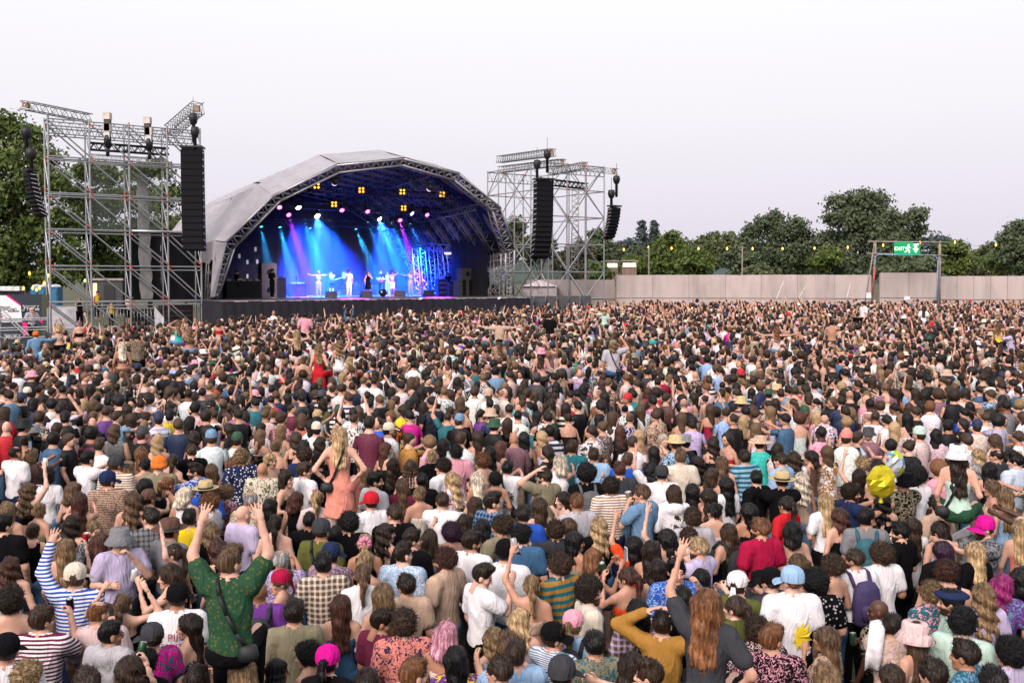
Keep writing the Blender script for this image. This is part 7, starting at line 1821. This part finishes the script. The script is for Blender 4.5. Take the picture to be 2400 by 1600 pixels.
for u, v, ref, col, l_, k in ((345, 1571, (303, 1568), 'gn', 'green drink can held in the left foreground', 'can'), (149, 1473, (97, 1452), 'bk', 'dark drink can held beside the striped T-shirt man', 'can'), (184, 1306, (153, 1284), 'rd', 'red and white can held near the grey bucket hat', 'can'),
    (335, 1362, (398, 1350), 'wh', 'white can held by the bob-haired woman', 'can'), (211, 1393, (230, 1436), 'kh', 'gold-brown can beside the white cap', 'can'), (1219, 1262, (1246, 1373), 'lg', 'silver can raised high by the ponytailed woman', 'can'), (1430, 1338, (1470, 1353), 'gn', 'green can held up by the auburn woman', 'can'),
    (1938, 1377, (1951, 1327), 'cr', 'clear plastic cup of beer held at right', 'cup'), (2031, 1456, (2060, 1430), 'gn', 'green can held by the bald man at right', 'can'), (2245, 1248, (2285, 1208), 'pu', 'purple can held beside the sunglasses man', 'can'), (2174, 1536, (2144, 1490), 'bk', 'black can near the pink bucket hat', 'can'),
    (2046, 1050, (2088, 1044), 'rd', 'red paper cup held out at arm length', 'can'), (1477, 1169, (1506, 1157), 'cr', 'plastic cup the denim shirt man drinks from', 'cup'), (69, 1197, (66, 1149), 'wh', 'white can held by the woman with raised arm', 'can'), (721, 1193, (694, 1170), 'rd', 'red can held between the two women', 'can'), (1570, 1117, (1551, 1111), 'gn', 'small green can behind the dark grey cap', 'can')):
    p = find(*ref)
    if p: can(hand_at(p), col, l_, (RS.uniform(-15, 15), RS.uniform(-15, 15)), k)
def phone(u, v, ref, l_, land=False, white=False):
    p = find(*ref)
    if p is None: return print('no', ref)
    o = thing('phone', l_, 'phone', hand_at(p) + Vector((0, 0, .05)), -p['face']); d = (.15, .01, .075) if land else (.075, .01, .15)
    MB().box((0, 0, 0), d).build('case', simple('phone_white', (.6, .6, .62), .3) if white else blk, o); MB().box((0, -.007, 0), (d[0] * .9, .003, d[2] * .9)).build('screen', simple('phone_screen', (.10, .12, .16), .15, emit=(.25, .3, .4), es=.25), o)
phone(1424, 1292, (1391, 1312), 'white phone held up by the ginger woman', white=True); phone(12, 1072, (36, 1062), 'phone held up by the thinning-haired man'); phone(2065, 1030, (2088, 1044), 'white phone held sideways by the bare-backed woman', True, True)
packs = (((1373, 1113), (.10, .10, .11), 'grey backpack on the man with afro hair'), ((2030, 1215), (.02, .10, .13), 'teal backpack on the man in grey T-shirt'), ((2004, 1310), (.045, .03, .10), 'navy purple backpack on the white T-shirt man'), ((1710, 1246), (.015, .015, .018), 'small black leather backpack on the long-haired woman'),
    ((2155, 1016), (.13, .07, .06), 'brown backpack under the mint cap'), ((1938, 1060), (.012, .012, .014), 'black backpack over the yellow floral top'), ((911, 1006), (.65, .38, .02), 'yellow backpack under the cream cap'), ((2223, 998), (.015, .016, .02), 'black backpack on the dark-haired man at right'), ((1343, 1462), (.015, .016, .02), 'black rucksack under the pink bandana'), ((607, 1386), (.02, .02, .03), 'dark backpack on the purple T-shirt man'))
for ref, col, l_ in packs:
    p = find(*ref)
    if p is None: print('no', ref); continue
    pt, a = bodypt(p, 0, -.215 if p['sex'] == 'm' else -.19, 1.22); o = thing('backpack', l_, 'backpack', pt, a); mt = simple('pack_%d' % (abs(hash(l_)) % 9999), col, .75, bmp=.3, vs=12)
    b_ = MB(); b_.lathe([(0, -.25), (.13, -.24), (.16, -.20), (.165, .0), (.15, .14), (.10, .21), (0, .235)], 14, 0, (0, 0, 0), 1, .55); b_.build('body', mt, o, True); b_ = MB(); b_.lathe([(0, -.12), (.10, -.12), (.115, .0), (.09, .04), (0, .05)], 12, 0, (0, -.075, -.05), 1, .4); b_.build('pocket', mt, o, True)
    for s in (-1, 1): b_ = MB(); b_.path([(s * .10, .05, .14), (s * .115, .13, .27), (s * .12, .22, .285), (s * .125, .33, .18), (s * .13, .34, .0)], .022, 6); b_.build('strap', mt, o, True)
# shoulder-bag straps worn across the back
for ref, mir, l_ in (((796, 1019), 1, 'small black bag on a strap over the striped dress'), ((1437, 808), -1, 'dark bag slung across the man in light grey on shoulders'), ((753, 1243), -1, 'black cross-body bag over the olive T-shirt'), ((1984, 1024), -1, 'dark sling bag over the white T-shirt and red cap'), ((2246, 1066), 1, 'patterned belt bag slung over the woman in the white bucket hat'), ((538, 1318), -1, 'black cross-body bag over the green shirt'), ((1189, 1098), -1, 'tan strap bag on the white printed T-shirt')):
    p = find(*ref)
    if p is None: print('no', ref); continue
    o = thing('shoulder_bag', l_, 'bag', bodypt(p, 0, 0, 1.2)[0], -p['face']); m2 = simple('bag_black', (.012, .012, .014), .6); s = p['sc']; g_ = .018; b_ = MB(); kk = 1. if p['sex'] == 'm' else .87
    b_.path([Vector((mir * x * kk, y * kk - g_ * (1 if y < 0 else -1), z - 1.2)) * s for x, y, z in ((.09, .06, 1.52), (.085, -.04, 1.525), (.06, -.115, 1.42), (.0, -.135, 1.27), (-.07, -.13, 1.12), (-.14, -.09, 1.0), (-.19, 0, .96))], .017, 6); b_.build('strap', m2, o, True)
    b_ = MB(); b_.lathe([(0, -.07), (.07, -.065), (.085, -.02), (.07, .05), (0, .06)], 12, 0, Vector((-mir * .16, -.135, -.24)) * s, 1, .5); b_.build('pouch', m2, o, True)
# lettering and prints on backs
def back_print(ref, s, size, col, z=1.28, dy=0., mesh_=None):
    p = find(*ref)
    if p is None: return print('no', ref)
    root = next((o for o in scn.objects if o.get('label') == p.get('label')), None)
    if root is None: return
    me = mesh_ or text_mesh(s, size, .002); rx, ry = (.205, .142) if p['sex'] == 'm' else (.175, .128)
    for v in me.vertices:
        x, zz = -v.co.x, v.co.y; q = max(-.98, min(.98, x / rx)); v.co = (v.co.x, -(ry * math.sqrt(1 - q * q)) - .012 - v.co.z * .5 + dy, zz + z)
    me.materials.clear(); me.materials.append(simple('print_' + col, CC[col][0], .7, var=.05)); ob('print', me, root)
back_print((444, 1215), 'NALDO', .085, 'gn', 1.27); back_print((416, 1400), 'PIR', .10, 'cm', 1.31); back_print((416, 1400), 'SPRITZ', .085, 'cm', 1.22)
stb = MB(); V = [(0, 0, 0)] + [((.135 if k % 2 else .085) * math.cos(k * math.pi / 14), (.135 if k % 2 else .085) * math.sin(k * math.pi / 14), 0) for k in range(28)]; stb.add(V, [(0, 1 + k, 1 + (k + 1) % 28) for k in range(28)])
back_print((1189, 1098), '', .1, 'gn', 1.20, 0, stb.me('print', MATS['cloth'])); back_print((1189, 1098), 'GOOD', .05, 'wh', 1.24, -.006); back_print((1189, 1098), 'FORTUNE', .034, 'wh', 1.17, -.006)
back_print((1856, 1360), '', .1, 'ye', 1.16, 0, (lambda q: (q.add([(0, 0, 0)] + [((.11 if k % 2 else .05) * math.cos(k * math.pi / 10) + .07, (.15 if k % 2 else .06) * math.sin(k * math.pi / 10), 0) for k in range(20)], [(0, 1 + k, 1 + (k + 1) % 20) for k in range(20)]), q.me('print', MATS['cloth']))[1])(MB()))
# towel on a shoulder, scarf, balloons
p = find(2091, 1467); tw_m = simple('towel_white', (.72, .70, .74), .9, bmp=.4, vs=14)
pt, a = bodypt(p, 0, 0, 0); o = thing('towel', 'white towel hung over the left shoulder of the pale shirt man', 'towel', pt, a); q = MB(); V = []; pr_ = [(-.16, -.17, 1.14), (-.15, -.165, 1.28), (-.135, -.13, 1.42), (-.125, -.05, 1.525), (-.125, .05, 1.52), (-.13, .13, 1.40), (-.135, .16, 1.28)]
for k, (x, y, z) in enumerate(pr_):
    for j in range(5): V.append((x + (j - 2) * .034, y - .012 * math.cos(j * 2.2 + k), z - .006 * (j - 2) ** 2))
q.add(V, [(k * 5 + j, k * 5 + j + 1, k * 5 + j + 6, k * 5 + j + 5) for k in range(6) for j in range(4)]); so = q.build('cloth', tw_m, o, True); md = so.modifiers.new('solid', 'SOLIDIFY'); md.thickness = .02
def balloon(u, v, Y, w_, h_, mat, label, seed):
    rs = np.random.RandomState(seed); P3 = []; o = thing('foil_balloon', label, 'balloon', at(u, v, Y))
    n1, n2 = 9, 12; b_ = MB(); prof_ = [(max(.001, math.sin(math.pi * i / n1)) ** .8, -math.cos(math.pi * i / n1)) for i in range(n1 + 1)]; b_.lathe([(r_ * w_ / 2, z * h_ / 2) for r_, z in prof_], n2, 0, (0, 0, 0), 1, .7)
    b_.v = [(x * (1 + rs.uniform(-.16, .12)), y * (1 + rs.uniform(-.16, .12)), z * (1 + rs.uniform(-.05, .05))) for x, y, z in b_.v]; b_.build('foil', mat, o); b_ = MB(); b_.tube((0, 0, -h_ / 2 - .06), (0, 0, -h_ / 2 + .02), .03, 6, 0, .012); b_.build('neck', mat, o)
fy = simple('foil_yellow', (.62, .52, .02), .25, .55, .2, 6); fs, n, b = new_mat('foil_silver'); c = N(n, 'ShaderNodeTexCoord'); vo = N(n, 'ShaderNodeTexVoronoi', ins={'Scale': 7.}); L(n, c, 'Object', vo, 'Vector'); cr_ = ramp(n, (vo, 'Color'), [(.3, (.55, .6, .65)), (.5, (.1, .35, .6)), (.6, (.5, .6, .05)), (.75, (.6, .62, .66)), (.9, (.02, .02, .03))]); cr_.color_ramp.interpolation = 'CONSTANT'; L(n, cr_, 0, b, 'Base Color'); b.inputs['Metallic'].default_value = .6; b.inputs['Roughness'].default_value = .2
yb = 12.7; balloon(2065, 1128, yb - .5, .35, .40, fy, 'crumpled yellow foil balloon', 4); balloon(2098, 1087, yb + .6, .26, .36, fs, 'patterned silver, blue and green foil balloon', 9)
# hair bands and scrunchies are small: one pink scrunchie and one red headscarf show clearly
p = find(855, 1274); pt, a = bodypt(p, 0, -.12, 1.68); o = thing('scrunchie', 'shiny pink scrunchie in the blonde ponytail', 'scrunchie', pt, a); b_ = MB()
for k in range(9): t = k * 2 * math.pi / 9; b_.tube((.05 * math.cos(t), .0, .05 * math.sin(t)), (.05 * math.cos(t + .75), .01, .05 * math.sin(t + .75)), .035, 7, 0, .028)
b_.build('fabric', simple('satin_pink', (.70, .22, .36), .35), o, True)
print('script', round(time.time() - T0, 1), 's; triangles', sum(len(m_.loops) - 2 * len(m_.polygons) for m_ in bpy.data.meshes if m_.users))
